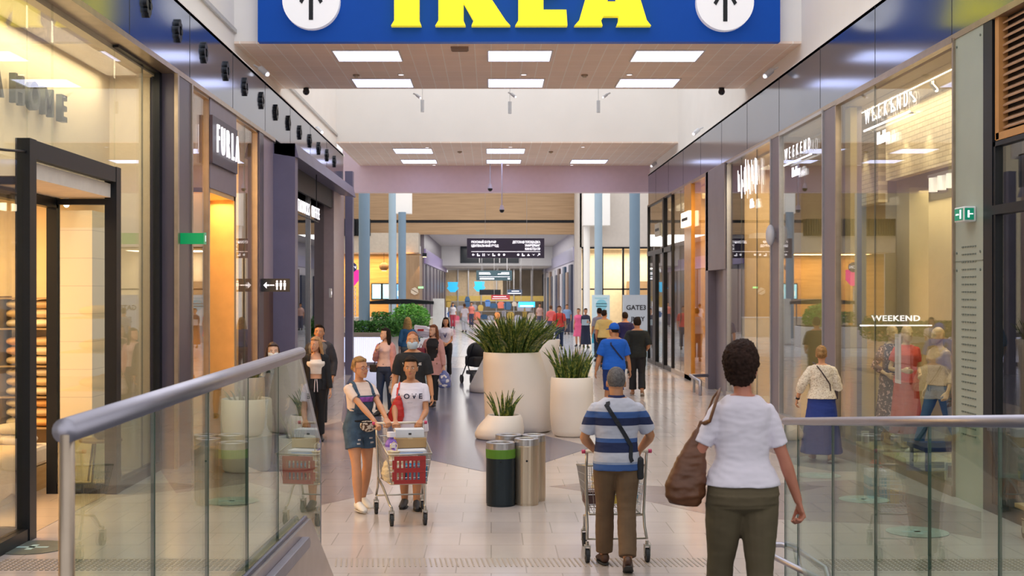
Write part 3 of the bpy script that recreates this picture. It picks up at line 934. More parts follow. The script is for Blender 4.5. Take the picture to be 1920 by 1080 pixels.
struct(MB().box(6.35, 6.5, 15.0, 20.6, 4.16, 5.3).box(6.35, 6.5, 21.0, 22.6, 3.85, 5.3).build('wall_brick_bulkhead', brick('cream_brick', (.72, .62, .42), (.66, .56, .37), (.46, .38, .24), .24, .075, .008, .7, .5, 'YZ', .3, .04, .6)))
struct(MB().box(5.76, 11, 14.4, 44, 5.25, 5.32).box(5.5, 6.4, 14.6, 24, 5.26, 5.31).build('ceiling', M_ceil_in))
struct(MB().box(5.42, 11, 14.4, 44, 0, .004).build('floor', mat('shop_floor_plain', (.50, .44, .33), .25, var=.03)))
for bx_ in ((7.0, 7.2, 16.2, 17.0, 0, 3.9), (6.5, 6.8, 19.9, 20.5, 0, 4.0), (5.5, 5.6, 19.6, 19.9, 0, 5.2)): struct(MB().box(*bx_).build('wall_column', M_olive))
struct(MB().box(5.8, 6.6, 25.6, 26.7, 0, 4.7).build('wall_column', mat('beige_pillar', (.68, .55, .36), .6)))
struct(MB().box(5.76, 11, 29.2, 29.4, 0, 5.3).box(7.6, 7.8, 29.4, 38, 0, 5.3).box(5.76, 9, 38, 38.2, 0, 5.3).build('wall_shop_back', mat('honey_wall', (.62, .42, .2), .6)))
struct(MB().box(7.8, 8.0, 38.2, 44, 0, 5.3).build('wall_shop_back', mat('yellow_wall', (.62, .52, .28), .6)))
struct(MB().box(5.5, 12, 43.9, 44.1, 0, 6.4).build('wall_right_end', M_taupe))

# ------------------------------------------------------------------ atrium beyond the beam and the corridor
D0 = 74.0
struct(MB().box(-12, 5.26, D0, D0 + .5, 6.55, 10).build('wall_wood_bulkhead', M_oak))
struct(MB().box(-12, 5.26, D0 + .1, D0 + .6, 6.38, 6.55).build('trim_17', M_black))
struct(MB().box(-12, 5.26, D0, D0 + .5, 5.72, 6.38).build('wall_wood_bulkhead', M_oak))
struct(MB().box(-12, 5.3, D0 + .5, 100, 5.95, 6.1).build('ceiling', mat('soffit_grey', (.48, .44, .42), .7)))
struct(MB().box(-14, -13.8, 45, 80, 0, 10).box(-13.8, -11, 45.2, 45.4, 0, 10).build('wall_atrium_left', M_cream))
# cafe (left) back wall and soffit
struct(MB().box(-12, -4.1, D0 + .2, D0 + .5, 0, 4.6).build('wall_cafe', wood('cafe_wood', (.42, .26, .09), (.56, .36, .14), (.3, .3, 5))))
struct(MB().box(-12, -4.1, 72.2, D0, 4.6, 5.72).build('wall_cafe_soffit', mat('cafe_soffit', (.50, .45, .38), .7)))
gr = MB()
for i in range(36): gr.box(-11.9 + i * .14, -11.84 + i * .14, 71.9, 72.15, 5.6, 6.5)
gr.box(-12, -6.8, 72.15, 72.2, 5.55, 6.5)
struct(gr.build('trim_18', M_black))
struct(MB().box(-4.9, -4.0, 71.4, 74.4, 0, 4.45).build('wall_cafe_pier', wood('pier_wood', (.28, .18, .10), (.36, .24, .14), (4, 4, .4))))
struct(MB().box(-4.1, -3.9, D0 + .4, 110, 0, 5.95).build('wall_corridor_left', M_taupe))
cl = MB()
for k in range(7): cl.box(-3.9, -3.84, 76 + k * 5, 79 + k * 5, 0, 4.0)
struct(cl.build('trim_19', M_plum))
struct(MB().box(-3.92, -3.8, D0 + .4, 110, 4.05, 4.9).build('trim_20', mat('violet_fascia', (.33, .26, .50), .3)))
# corridor right
struct(MB().box(4.8, 5.0, D0, 118, 0, 5.95).build('wall_corridor_right', mat('corridor_wall', (.55, .52, .58), .5)))
struct(MB().box(4.72, 4.8, D0, 118, 4.2, 5.0).build('trim_21', mat('violet_grey_fascia', (.42, .40, .56), .3)))
cr_ = [(.05, .06, .10), (.30, .20, .14), (.04, .08, .14), (.45, .42, .44), (.10, .06, .05), (.03, .04, .08), (.5, .5, .52)]
for k in range(13):
    c = cr_[k % 7]; d = 75 + k * 3.3
    struct(MB().box(4.66, 4.8, d, d + 2.2, 0, 4.0 - (k % 2) * .4).build('door_%d' % (3 + k), mat('corridor_shop_%d' % (k % 7), c, .4)))
# right cafe wall with black framed windows
struct(MB().box(4.9, 14, 70.8, 71.0, 4.85, 10).box(4.8, 5.0, 70.8, 74.2, 0, 9.9).build('wall_atrium_right', mat('beige_wall', (.60, .55, .50), .8, var=.03)))
wn = struct(MB().box(5.1, 14, 70.86, 70.9, 0, 4.85).build('window_13', glass('cafe_glass', (.97, .97, .95), .04)))
f = MB()
for X in (5.1, 6.15, 7.3, 14): f.box(X - .05, X + .05, 70.75, 70.95, 0, 4.85)
f.box(5.0, 14, 70.75, 70.95, 4.78, 4.88).box(5.0, 14, 70.75, 70.95, 2.5, 2.58)
f.build('window_frame', M_black, wn)
struct(MB().box(5.1, 14, 74.8, 75, 0, 4.9).box(5.1, 14, 71, 75, 4.85, 4.95).build('wall_cafe_right', mat('cream_cafe_wall', (.80, .68, .50), .8)))
struct(MB().box(7.9, 10, 73.5, 74.7, 0, 3.0).build('wall_cafe_right', M_oak))
struct(MB().box(14, 14.2, 44, 75, 0, 10).build('wall_atrium_far_right', mat('beige_wall', (.6, .55, .5))))
# corridor end: clerestory wall, shop front
struct(MB().box(-4, 5, 100, 100.3, 4.45, 6.0).build('wall_corridor_header', M_white))
hw_ = struct(MB().box(-2.4, 2.15, 99.9, 99.98, 4.65, 5.95).build('window_14', mat('dark_display', (.015, .025, .035), .15)))
MB().box(-.95, -.88, 99.85, 99.9, 4.65, 5.95).box(.62, .69, 99.85, 99.9, 4.65, 5.95).build('window_frame', M_alu, hw_)
struct(MB().box(-4, 5, 100.3, 118, 4.4, 4.5).build('ceiling', mat('soffit_grey', (.5, .45, .42))))
struct(MB().box(-4, 5, 117.8, 118, 0, 4.5).build('wall_corridor_end', mat('end_wall', (.55, .45, .33), .7, var=.15, scale=1.2)))
fz = struct(MB().box(-4, 4.6, 110.0, 110.3, 1.6, 2.05).build('trim_22', mat('mustard_band', (.62, .45, .12), .5)))
struct(MB().box(-4, 1.0, 110.05, 110.25, 2.05, 4.1).build('wall_shop_sign_band', mat('tan_band', (.58, .45, .30), .6, var=.08)))
f = MB()
for X in (-4, -2.9, -2.0, -.9, .4, 1.9, 3.4, 4.5): f.box(X, X + .09, 109.9, 110.1, 0, 4.4)
struct(f.build('trim_23', M_alu))
# columns
def column(n, x, d, r, z1, m, kind='wall_column'):
    X = (x - VX) * d / FPX
    return struct(MB().cyl((X, d, 0), r, z1, 32).build(kind, m, smooth=False))
M_col = mat('blue_grey_column', (.17, .255, .34), .45, var=.04, scale=1)
M_colp = mat('pale_blue_column', (.33, .44, .53), .45, var=.04, scale=1)
column(1, 683, 57, .25, 9.6, M_col); column(2, 736, 69, .21, 9.6, M_colp); column(3, 754, 66, .20, 6.5, M_col)
column(4, 1122, 62, .19, 9.6, M_colp); column(5, 1190, 58, .24, 9.6, M_col); column(6, 1100, 70, .18, 9.6, M_white)
a = PX(743, 362, 66.5); struct(MB().box(a.x, a.x + .8, 66.2, 66.9, 6.45, 9.6).build('wall_capital', M_white))
a = PX(1092, 362, 70); struct(MB().box(a.x, a.x + 1.45, 69.3, 70.2, 6.0, 9.6).build('wall_capital', M_white))
# ------------------------------------------------------------------ the big hanging sign
M_blue = mat('sign_blue', (.003, .052, .30), .4, var=.02, emis=(.003, .06, .34), es=.25, spec=.15)
M_yel = mat('sign_yellow', (.95, .80, .01), .4, var=.02, emis=(.95, .80, .01), es=.45)
M_disc = mat('sign_disc_white', (.82, .82, .84), .4, var=.01, emis=(.8, .8, .85), es=.25)
M_lit = emit('lit_white', (.97, .95, 1), 1.0)
M_litw = emit('lit_white_soft', (.95, .93, 1), .9)
sg = thing('store_sign', (PX(973, 79, 22.75).x, 22.75, 6.85), 'huge blue sign with yellow letters and arrow discs above the tiled ceiling edge', 'sign')
def sgb(mb, nm, m, par, bevel=0): 
    mb.v = [v - Vector(sg.location) for v in mb.v]; return mb.build(nm, m, par, bevel=bevel)
a, b = PX(484, 79, 22.7), PX(1462, 79, 22.7)
sgb(MB().box(a.x, b.x, 22.66, 22.86, a.z, a.z + 2.35), 'sign_board', M_blue, sg)
def poly(pts, d, t): return MB().prism([PX(x, y, d) for x, y in pts], (0, t, 0))
letters = {
 'I': [(733, 48), (790, 48), (786, 38), (786, -86), (790, -96), (735, -96), (739, -86), (739, 38)],
 'K': [(816, 48), (873, 48), (869, 38), (869, 4), (888, 38), (884, 48), (957, 48), (948, 38), (903, -30), (940, -86), (948, -96), (886, -96), (888, -86), (869, -56), (869, -86), (873, -96), (818, -96), (822, -86), (822, 38)],
 'E': [(966, 48), (1064, 48), (1062, 18), (1019, 18), (1019, -12), (1050, -12), (1050, -42), (1019, -42), (1019, -66), (1062, -66), (1062, -96), (966, -96), (972, -86), (972, 38)],
 'A': [(1077, 48), (1130, 48), (1127, 38), (1132, 30), (1160, 30), (1160, 38), (1156, 48), (1221, 48), (1213, 38), (1175, -86), (1180, -96), (1118, -96), (1122, -86), (1086, 38)],
}
for ch, pts in letters.items():
    sgb(poly(pts, 22.5, .16), 'sign_letter', M_yel, sg)
sgb(poly([(1139, 2), (1154, 2), (1147, -28)], 22.49, .02), 'letter_opening', M_blue, sg)
for cx, cy in ((583, 0), (1360, 3)):
    c = PX(cx, cy, 22.5)
    d = sgb(MB().disc((c.x, 22.5, c.z), (0, 1, 0), .505, .16, 48), 'sign_disc', M_disc, sg)
    ar = MB().prism([PX(cx - 4, cy + 37, 22.49), PX(cx + 4, cy + 37, 22.49), PX(cx + 4, cy - 32, 22.49), PX(cx - 4, cy - 32, 22.49)], (0, .02, 0))
    ar.prism([PX(cx - 22, cy + 2, 22.49), PX(cx - 17, cy + 7, 22.49), PX(cx + 1, cy - 26, 22.49), PX(cx, cy - 36, 22.49)], (0, .02, 0))
    ar.prism([PX(cx + 22, cy + 2, 22.49), PX(cx + 17, cy + 7, 22.49), PX(cx - 1, cy - 26, 22.49), PX(cx, cy - 36, 22.49)], (0, .02, 0))
    ar.v = [v - Vector(sg.location) for v in ar.v]; ar.build('arrow', M_black, d)

# ------------------------------------------------------------------ ceiling fixtures
M_panel = emit('light_panel', (.66, .70, 1.0), 2.6)
rowsA = [((628, 752, 94, 113.5), 'left', 'front'), ((914, 1034, 94, 113.5), 'middle', 'front'), ((1186, 1313, 94, 114), 'right', 'front'),
         ((663, 774, 147, 162.5), 'left', 'back'), ((914, 1020, 147, 162.5), 'middle', 'back'), ((1157, 1270, 147, 162.5), 'right', 'back')]
def panel(px, H, label, grp):
    x0, x1, y0, y1 = px
    d0, d1 = FPX * (H - CH) / (VY - y0), FPX * (H - CH) / (VY - y1)
    dm = (d0 + d1) / 2; ym = (y0 + y1) / 2
    X0 = (x0 + 2 - VX) * dm / FPX; X1 = (x1 - 2 - VX) * dm / FPX
    t = thing('ceiling_light', ((X0 + X1) / 2, dm, H), label, 'ceiling light', grp)
    w_, l_ = (X1 - X0) / 2, (d1 - d0) / 2
    MB().box(-w_, w_, -l_, l_, -.012, .006).build('diffuser', M_panel, t)
    f = MB().box(-w_ - .03, -w_, -l_, l_, -.02, .01).box(w_, w_ + .03, -l_, l_, -.02, .01).box(-w_ - .03, w_ + .03, -l_ - .03, -l_, -.02, .01).box(-w_ - .03, w_ + .03, l_, l_ + .03, -.02, .01)
    f.build('light_frame', mat('light_trim', (.7, .68, .66), .5), t)
for px, s, r in rowsA: panel(px, 6.82, 'bright square ceiling panel, %s of the %s row behind the big blue sign' % (s, r), 'panels in the near tiled ceiling')
for px, l in (((738, 812, 278, 287), 'left panel of the front row'), ((911, 985, 278, 287), 'middle panel of the front row'), ((752, 820, 299, 305.5), 'left panel of the back row'), ((911, 978, 299, 305.5), 'middle panel of the back row'), ((1069, 1139, 299, 305.5), 'right panel of the back row')):
    panel(px, 6.80, 'bright ceiling panel in the farther tiled ceiling, ' + l, 'panels in the farther tiled ceiling')
def downlight(x, y, H, label, r=.07, m=None):
    d = FPX * (H - CH) / (VY - y); X = (x - VX) * d / FPX
    t = thing('downlight', (X, d, H), label, 'downlight', 'small round ceiling downlights')
    MB().cyl((0, 0, -.015), r, .02, 20).build('trim_ring', mat('light_trim', (.7, .68, .66)), t)
    MB().cyl((0, 0, -.02), r * .75, .012, 20).build('lamp', m or M_lit, t)
for i, (x, y) in enumerate(((752, 139), (982, 139), (1180, 139))):
    downlight(x, y, 6.82, 'small round lit downlight, %s of three in the near tiled ceiling' % ('leftmost', 'middle one', 'rightmost')[i])
for i, (x, y) in enumerate(((801, 276), (957, 275), (1093, 275), (814, 309), (952, 309), (1072, 309))):
    downlight(x, y, 6.80, 'small round lit downlight in the farther tiled ceiling, %s row, %s' % (('front', 'back')[i // 3], ('left', 'middle', 'right')[i % 3]))
def gadget(x, y, H, label, kind):
    d = FPX * (H - CH) / (VY - y); X = (x - VX) * d / FPX
    t = thing(kind, (X, d, H), label, kind.replace('_', ' '))
    if kind == 'smoke_detector':
        MB().cyl((0, 0, -.03), .07, .035, 20).build('base', mat('detector_brown', (.30, .22, .16), .5), t)
        MB().cyl((0, 0, -.06), .04, .03, 16).build('sensor', mat('detector_cream', (.55, .48, .38), .5), t)
    elif kind == 'ceiling_vent':
        MB().box(-.16, .16, -.16, .16, -.03, .01).build('grille', mat('vent_brown', (.28, .2, .15), .6), t)
        g = MB()
        for k in range(5): g.box(-.14, .14, -.13 + k * .06, -.10 + k * .06, -.045, -.03)
        g.build('vent_slat', mat('vent_brown', (.28, .2, .15)), t)
    else:
        MB().cyl((0, 0, -.05), .06, .06, 16).build('base', M_black, t)
        MB().ball((0, 0, -.07), .075, 14, 10).build('dome', mat('camera_dome', (.01, .01, .015), .08), t, True)
gadget(1096, 140, 6.82, 'round brown smoke detector in the near tiled ceiling, right of centre', 'smoke_detector')
gadget(668, 140, 6.82, 'round brown smoke detector in the near tiled ceiling, by the left back panel', 'smoke_detector')
gadget(862, 284, 6.80, 'brown smoke detector in the farther ceiling, left of the middle panel', 'smoke_detector')
gadget(1033, 284, 6.80, 'brown smoke detector in the farther ceiling, right of the middle panel', 'smoke_detector')
gadget(862, 90, 6.82, 'square brown vent in the near ceiling between the left and middle panels', 'ceiling_vent')
gadget(574, 166, 6.80, 'black dome camera at the left back edge of the near ceiling', 'dome_camera')
gadget(1353, 166, 6.80, 'black dome camera at the right back edge of the near ceiling', 'dome_camera')
# cylinder pendants in the void and spotlights
for i, (x, y0, y1, dd) in enumerate(((792, 170, 210, 32.0), (956, 170, 213, 32.0), (1122, 170, 211, 32.0))):
    a = PX(x, y1, dd)
    t = thing('pendant_lamp', (a.x, dd, a.z), 'white cylinder pendant on a thin wire, %s of three before the white wall' % ('left', 'middle', 'right')[i], 'pendant lamp', 'cylinder pendants under the skylight')
    MB().cyl((0, 0, 0), .045, .30, 16).build('lamp_shade', mat('white_lacquer', (.6, .62, .66), .4), t)
    MB().cyl((0, 0, .30), .006, 3.0, 6).build('wire', mat('wire_grey', (.5, .5, .5), .5), t)
def spot(x, y, d, label, dirx=1, sc=1.0, m=None):
    a = PX(x, y, d)
    t = thing('spotlight', tuple(a), label, 'spotlight', 'small white spotlights')
    m = m or mat('white_lacquer', (.6, .62, .66))
    MB().tube([(0, 0, 0), (dirx * .14 * sc, -.08 * sc, -.12 * sc)], .055 * sc, 14).build('lamp_head', m, t)
    MB().tube([(-dirx * .12 * sc, 0, .06 * sc), (0, 0, 0)], .018, 8).build('bracket', m, t)
    MB().ball((dirx * .145 * sc, -.082 * sc, -.125 * sc), .04 * sc, 10, 8).build('bulb', M_litw, t)
spot(594, 240, 33.5, 'white spotlight on the left fascia ledge', 1)
spot(488, 128, 23.5, 'white spotlight by the left end of the near ceiling', 1)
spot(1310, 243, 33.5, 'white spotlight on the right fascia edge near the white wall', -1)
spot(1447, 132, 24, 'white spotlight by the right end of the near ceiling', -1)
spot(1229, 305, 43, 'white spotlight at the far right fascia corner', -1)
spot(781, 178, 28.4, 'white spotlight at the back edge of the near ceiling, left one', 1, .6)
spot(959, 176, 28.4, 'white spotlight at the back edge of the near ceiling, middle one', 1, .6)
spot(1138, 177, 28.4, 'white spotlight at the back edge of the near ceiling, right one', -1, .6)
# ball cameras hanging on rods below the farther ceiling
for i, (x, y, d) in enumerate(((919, 350, 44.2), (941, 390, 43.5))):
    a = PX(x, y, d)
    t = thing('ceiling_camera', tuple(a), ('white ball camera hanging on a rod before the pink beam, higher one', 'white ball camera hanging on a long rod, lower one')[i], 'camera', 'hanging ball cameras')
    MB().cyl((0, 0, 0), .02, 6.8 - a.z, 8).build('rod', mat('lilac_white', (.6, .56, .66), .5), t)
    MB().cyl((0, 0, -.06), .09, .16, 16, .05).build('housing', mat('lilac_white', (.6, .56, .66)), t)
    MB().ball((0, 0, -.08), .085, 14, 10).build('lens_dome', mat('camera_dome', (.01, .01, .015)), t, True)

# rosette vents along the left fascia
proto = None
for i in range(13):
    d = 15.72 + i * 1.57
    if proto is None:
        t = thing('fascia_rosette', (XL, d, 5.9), '', 'rosette vent', 'black rosettes along the left fascia')
        MB().disc((0, 0, 0), (1, 0, 0), .085, .03, 20).build('hub', M_black, t)
        for k in range(8):
            a = k * math.pi / 4
            e = MB(); e.disc((0, math.cos(a) * .09, math.sin(a) * .11), (1, 0, 0), .05 if k % 2 == 0 else .036, .045, 12); e.build('petal', M_black, t)
        proto = t
    else:
        t = copy_tree(proto); t.location = (XL, d, 5.9)
    t['label'] = 'black rosette vent on the left fascia, ' + ('nearest, at the top edge of the photo', 'second from the top of the row', 'third from the top of the row', 'fourth from the top of the row', 'fifth from the top of the row', 'sixth from the top of the row',
        'seventh, in the middle of the row', 'sixth from the far end', 'fifth from the far end', 'fourth from the far end', 'third from the far end', 'second from the far end', 'farthest, by the fascia end')[i]

# ------------------------------------------------------------------ shop lettering
def sign_thing(name, loc, label): return thing(name, loc, label, 'sign')
M_gun = mat('gunmetal_letters', (.10, .12, .11), .35, .5)
t = sign_thing('shop_lettering', (-5.05, 12.6, 4.50), 'grey metal raised shop name letters on the cream panel above the black portal')
ZY = {'Z': 9.3, 'A1': 10.1, 'R': 10.9, 'A': 11.7}
x = 0
for ch, d in (('Z', 10.9), ('A', 11.45), ('R', 12.0), ('A', 12.95), ('H', 13.55), ('O', 14.0), ('M', 14.45), ('E', 14.95)):
    text(ch, .42, M_gun, (.03, d - 12.6, 0), FACE_L, t, 'letter', .035, bold=.012)
t = sign_thing('shop_lettering', (XL + .02, 20.2, 4.68), 'white lit handbag shop name letters on the dark grape panel')
for i, ch in enumerate('FURLA'):
    l = text(ch, .62, M_lit, (.07, -.74 + i * .37, 0), FACE_L, t, 'letter', .012, sx=.62)
MB().box(-.02, .03, -.95, .95, -.36, .36).build('sign_board', mat('grape_board', (.05, .04, .07), .4), t)
t = sign_thing('shop_lettering', (-3.95, 27.45, 4.13), 'white lit coffee shop name letters over the dark shop front')
for i, ch in enumerate('STARBUCKS COFFEE'):
    if ch != ' ': text(ch, .36, M_lit, (.03, -1.68 + i * .225, 0), FACE_L, t, 'letter', .008, sx=.60)
MB().box(-.02, .01, -1.8, 1.8, -.17, -.15).box(-.01, .01, -1.5, -1.48, -.15, .93).box(-.01, .01, 1.48, 1.5, -.15, .93).build('mounting_rail', M_black, t)
def weekend(d, lab, k=1.0):
    t = sign_thing('shop_lettering', (5.33, d, 4.75), lab)
    for i, ch in enumerate('WEEKEND'):
        text(ch, .29 * k, M_lit, (0, (.84 - i * .28) * k, .10), FACE_R, t, 'letter', .004, sx=.78)
    MB().box(-.01, .01, -1.0 * k, 1.0 * k, -.09, -.065).build('underline', M_lit, t)
    text('MaxMara', .24 * k, M_lit, (0, .1, -.27), FACE_R, t, 'script_lettering', .008, sx=.62, bold=.002)
    MB().tube([(.01, .9 * k, -.08), (.08, .9 * k, -.08)], .01, 6).tube([(.01, -.9 * k, -.08), (.08, -.9 * k, -.08)], .01, 6).build('bracket', M_alu, t)
weekend(17.3, 'white lit weekend lettering with script below on the big dress shop window')
weekend(22.3, 'white lit weekend lettering with script below on the narrower farther dress shop window')
t = sign_thing('hanging_lettering', (5.85, 18.5, 1.99), 'small white lit weekend lettering with a line, above the mannequins')
text('WEEKEND', .115, M_lit, (0, 0, 0), FACE_CAM, t, 'lettering', .01, bold=.002, sx=1.2, space=1.12)
MB().box(-.52, .52, -.01, .01, -.11, -.09).build('underline', M_lit, t)
t = sign_thing('shop_lettering', (5.33, 26.6, 4.7), 'scribbled white neon lettering in the window with the beige pillar')
n = MB(); random.seed(3)
for k in range(6):
    y0 = 1.05 - k * .36
    n.tube([(0, y0, .35 + random.uniform(-.1, .1)), (0, y0 - .05, -.1 + random.uniform(-.25, .1)), (0, y0 - .12, .25 + random.uniform(-.2, .2)), (0, y0 - .2, -.15 + random.uniform(-.2, .1))], .010, 6)
n.build('neon_tube', M_lit, t)
text('&Co.', .26, M_lit, (0, -.45, -.52), FACE_R, t, 'lettering', .012, sx=.7, bold=.006)
for d, z, lab, ww in ((34.8, 4.35, 'white lit signboard on the orange gold pillar', .7), (40.6, 4.35, 'small pale signboard on the farthest dark shop front', .6)):
    t = sign_thing('shop_signboard', (5.30, d, z), lab)
    MB().box(-.04, .03, -ww, ww, -.2, .2).build('sign_board', emit('sign_cream', (1, .88, .70), 1.1) if d < 36 else mat('sign_dim', (.5, .46, .36), .5), t)
    MB().box(-.05, -.04, -ww * .7, ww * .7, -.04, .04).build('sign_mark', M_dark, t)

# wayfinding and exit signs
t = sign_thing('restroom_sign', (XL, 23.52, 2.5), 'small black sign with white arrow and restroom figures beside the slate blue portal')
MB().box(.0, .54, -.03, .03, -.12, .12).build('sign_board', M_dark, t)
ic = MB()
ic.prism([(.06, -.035, 0), (.12, -.035, .06), (.12, -.035, -.06)], (0, .003, 0)).box(.12, .17, -.035, -.032, -.015, .015)
ic.box(.18, .26, -.035, -.032, -.01, .01)
for x in (.31, .38, .45):
    ic.disc((x, -.032, .07), (0, -1, 0), .018, .004, 12); ic.box(x - .022, x + .022, -.036, -.032, -.02, .045); ic.box(x - .014, x - .003, -.036, -.032, -.085, -.02); ic.box(x + .003, x + .014, -.036, -.032, -.085, -.02)
ic.build('pictograms', M_lit, t)
t = sign_thing('exit_sign', (XL, 17.4, 3.10), 'green exit sign box projecting from the dark plum pier on the left')
MB().box(0, .34, -.03, .03, -.075, .075).build('sign_face', mat('exit_green', (.0, .22, .06), .4, emis=(.0, .25, .08), es=.6), t)
MB().box(.34, .36, -.04, .04, -.08, .08).build('end_cap', mat('exit_cap', (.15, .5, .3), .4), t)
MB().box(.345, .363, -.03, -.005, -.04, .04).build('pictogram', M_litw, t)
t = sign_thing('exit_sign', (5.33, 14.35, 3.24), 'white boxed green exit sign on the sage metal pier on the right')
MB().box(-.09, .05, -.16, .14, -.085, .085).build('housing', mat('exit_housing', (.75, .78, .78), .4), t, bevel=.015)
fc = MB().box(-.095, -.088, -.13, .11, -.065, .065).box(-.08, .02, -.166, -.158, -.065, .065).build('sign_face', mat('exit_green2', (.0, .30, .17), .4, emis=(.0, .30, .17), es=.2), t)
MB().box(-.098, -.094, -.02, .07, -.008, .008).box(-.098, -.094, -.09, -.05, -.05, .05).box(-.05, -.03, -.169, -.165, -.04, .04).box(-.03, .01, -.169, -.165, -.006, .006).build('pictogram', M_litw, fc)

# ------------------------------------------------------------------ directory signs over the atrium
t = thing('directory_sign', (PX(948, 484, 50).x, 50, PX(948, 484, 50).z), 'wide dark plum directory sign with white text and pictograms hanging on wires', 'sign')
a, b = PX(876, 484, 50), PX(1021, 447, 50)
hw, hh = (b.x - a.x) / 2, b.z - a.z
MB().box(-hw, hw, -.06, .06, 0, hh).build('sign_board', mat('plum_sign', (.045, .035, .07), .4), t)
MB().box(-.8, -.79, -.01, .01, hh, 9.7 - a.z).box(.82, .83, -.01, .01, hh, 9.7 - a.z).build('wire', mat('wire_grey', (.5, .5, .5)), t)
for s, x, z, al in (('ВКУСНЫЙ БУЛЬВАР', -hw + .17, .62, 'LEFT'), ('ЦЕНТРАЛЬНЫЙ ВХОД', -hw + .17, .475, 'LEFT'), ('ДЕТСКАЯ ПЛОЩАДКА', hw - .16, .62, 'RIGHT'), ('УНИВЕРМАГ', hw - .16, .485, 'RIGHT'), ('КИНОТЕАТР', hw - .16, .35, 'RIGHT')):
    text(s, .125, M_lit, (x, -.07, z), 0, t, 'lettering', .004, al, .004, .78)
MB().box(-hw + .17, hw - .16, -.07, -.06, .245, .262).build('divider', M_lit, t)
g = MB()
def icon(g, x, z, k, r=.055):
    y0, y1 = -.068, -.06
    if k == 0: g.prism([(x - r, y0, z), (x, y0, z + r), (x, y0, z - r)], (0, .008, 0)).box(x, x + r, y0, y1, z - .012, z + .012)
    elif k == 1: g.box(x - r, x - r * .3, y0, y1, z - r, z + r).box(x - .01, x + r, y0, y1, z - r, z - .01)
    elif k == 2: g.disc((x - .03, y1, z + .035), (0, -1, 0), .016, .008, 8).box(x - .045, x - .015, y0, y1, z - r, z + .02).disc((x + .03, y1, z + .035), (0, -1, 0), .016, .008, 8).box(x + .015, x + .045, y0, y1, z - r, z + .02)
    elif k == 3: g.disc((x, y1, z), (0, -1, 0), r * .8, .008, 12)
    elif k == 4: g.prism([(x - r, y0, z - r * .8), (x + r, y0, z - r * .8), (x, y0, z + r * .8)], (0, .008, 0))
    elif k == 5: g.prism([(x - r, y0, z + r * .6), (x, y0, z - r * .6), (x + r, y0, z + r * .6), (x, y0, z)], (0, .008, 0))
    else: g.prism([(x + r, y0, z + r), (x - r * .4, y0, z + r), (x + r, y0, z - r * .4)], (0, .008, 0)).prism([(x - r, y0, z - r * .7), (x - r * .7, y0, z - r), (x + r * .5, y0, z + r * .2), (x + r * .2, y0, z + r * .5)], (0, .008, 0))
for i, k in enumerate((0, 1, 2, 5, 1, 3, 3)): icon(g, -hw + .25 + i * .20, .13, k)
for i, k in enumerate((3, 1, 4, 5, 6)): icon(g, hw - .22 - (4 - i) * .20, .13, k)
g.build('pictograms', M_litw, t)
def farsign(x0, x1, y0, y1, d, label, m, txt=()):
    a, b = PX(x0, y1, d), PX(x1, y0, d)
    t = thing('hanging_sign', ((a.x + b.x) / 2, d, a.z), label, 'sign')
    w_ = (b.x - a.x) / 2; h_ = b.z - a.z
    MB().box(-w_, w_, -.05, .05, 0, h_).build('sign_board', m, t)
    MB().box(-w_ * .7, -w_ * .7 + .03, -.01, .01, h_, (5.95 if d < 100 else 4.4) - a.z).box(w_ * .7, w_ * .7 + .03, -.01, .01, h_, (5.95 if d < 100 else 4.4) - a.z).build('hanger', M_alu, t)
    if txt:
        g = MB()
        for (u0, u1, v0, v1) in txt: g.box(-w_ + 2 * w_ * u0, -w_ + 2 * w_ * u1, -.06, -.05, h_ * v0, h_ * v1)
        g.build('text_lines', M_litw, t)
farsign(893, 960, 507, 526, 90, 'small teal grey directory sign deeper in the corridor', mat('teal_sign', (.05, .10, .12), .4), ((.08, .4, .6, .68), (.08, .38, .74, .8), (.6, .92, .6, .68), (.7, .92, .74, .8), (.08, .94, .36, .39), (.1, .5, .12, .24), (.88, .94, .12, .24)))
farsign(899, 939, 543, 553, 101, 'black blank hanging sign low in the corridor', M_dark)
farsign(951, 979, 543, 552, 103, 'dark blue banner with two white lines, right of the black sign', mat('navy_banner', (.08, .14, .25), .4), ((.05, .95, .15, .3), (.3, .8, .6, .75)))
farsign(921, 956, 553, 562, 98, 'red striped banner below the black hanging sign', mat('red_banner', (.55, .05, .06), .5), ((.1, .8, .6, .7), (.05, .9, .2, .28)))
farsign(972, 1003, 566, 576, 96, 'bright blue lit stall sign at the corridor right', emit('blue_lit', (.05, .45, .9), 1.2), ((.1, .9, .1, .35),))
for i, (x, y) in enumerate(((849, 538), (899, 537))):
    a = PX(x, y, 104)
    o = tag(MB().prism([(-.42, 0, .4), (.42, 0, .4), (.36, 0, .05), (.48, 0, -.1), (.2, 0, -.42), (-.2, 0, -.42), (-.48, 0, -.1), (-.36, 0, .05)], (0, .05, 0)).build('window_banner', emit('cyan_banner', (.03, .42, .75), .7)), 'turquoise hanging banner shape, %s of two over the far shop' % ('left', 'right')[i], 'banner')
    o.location = a

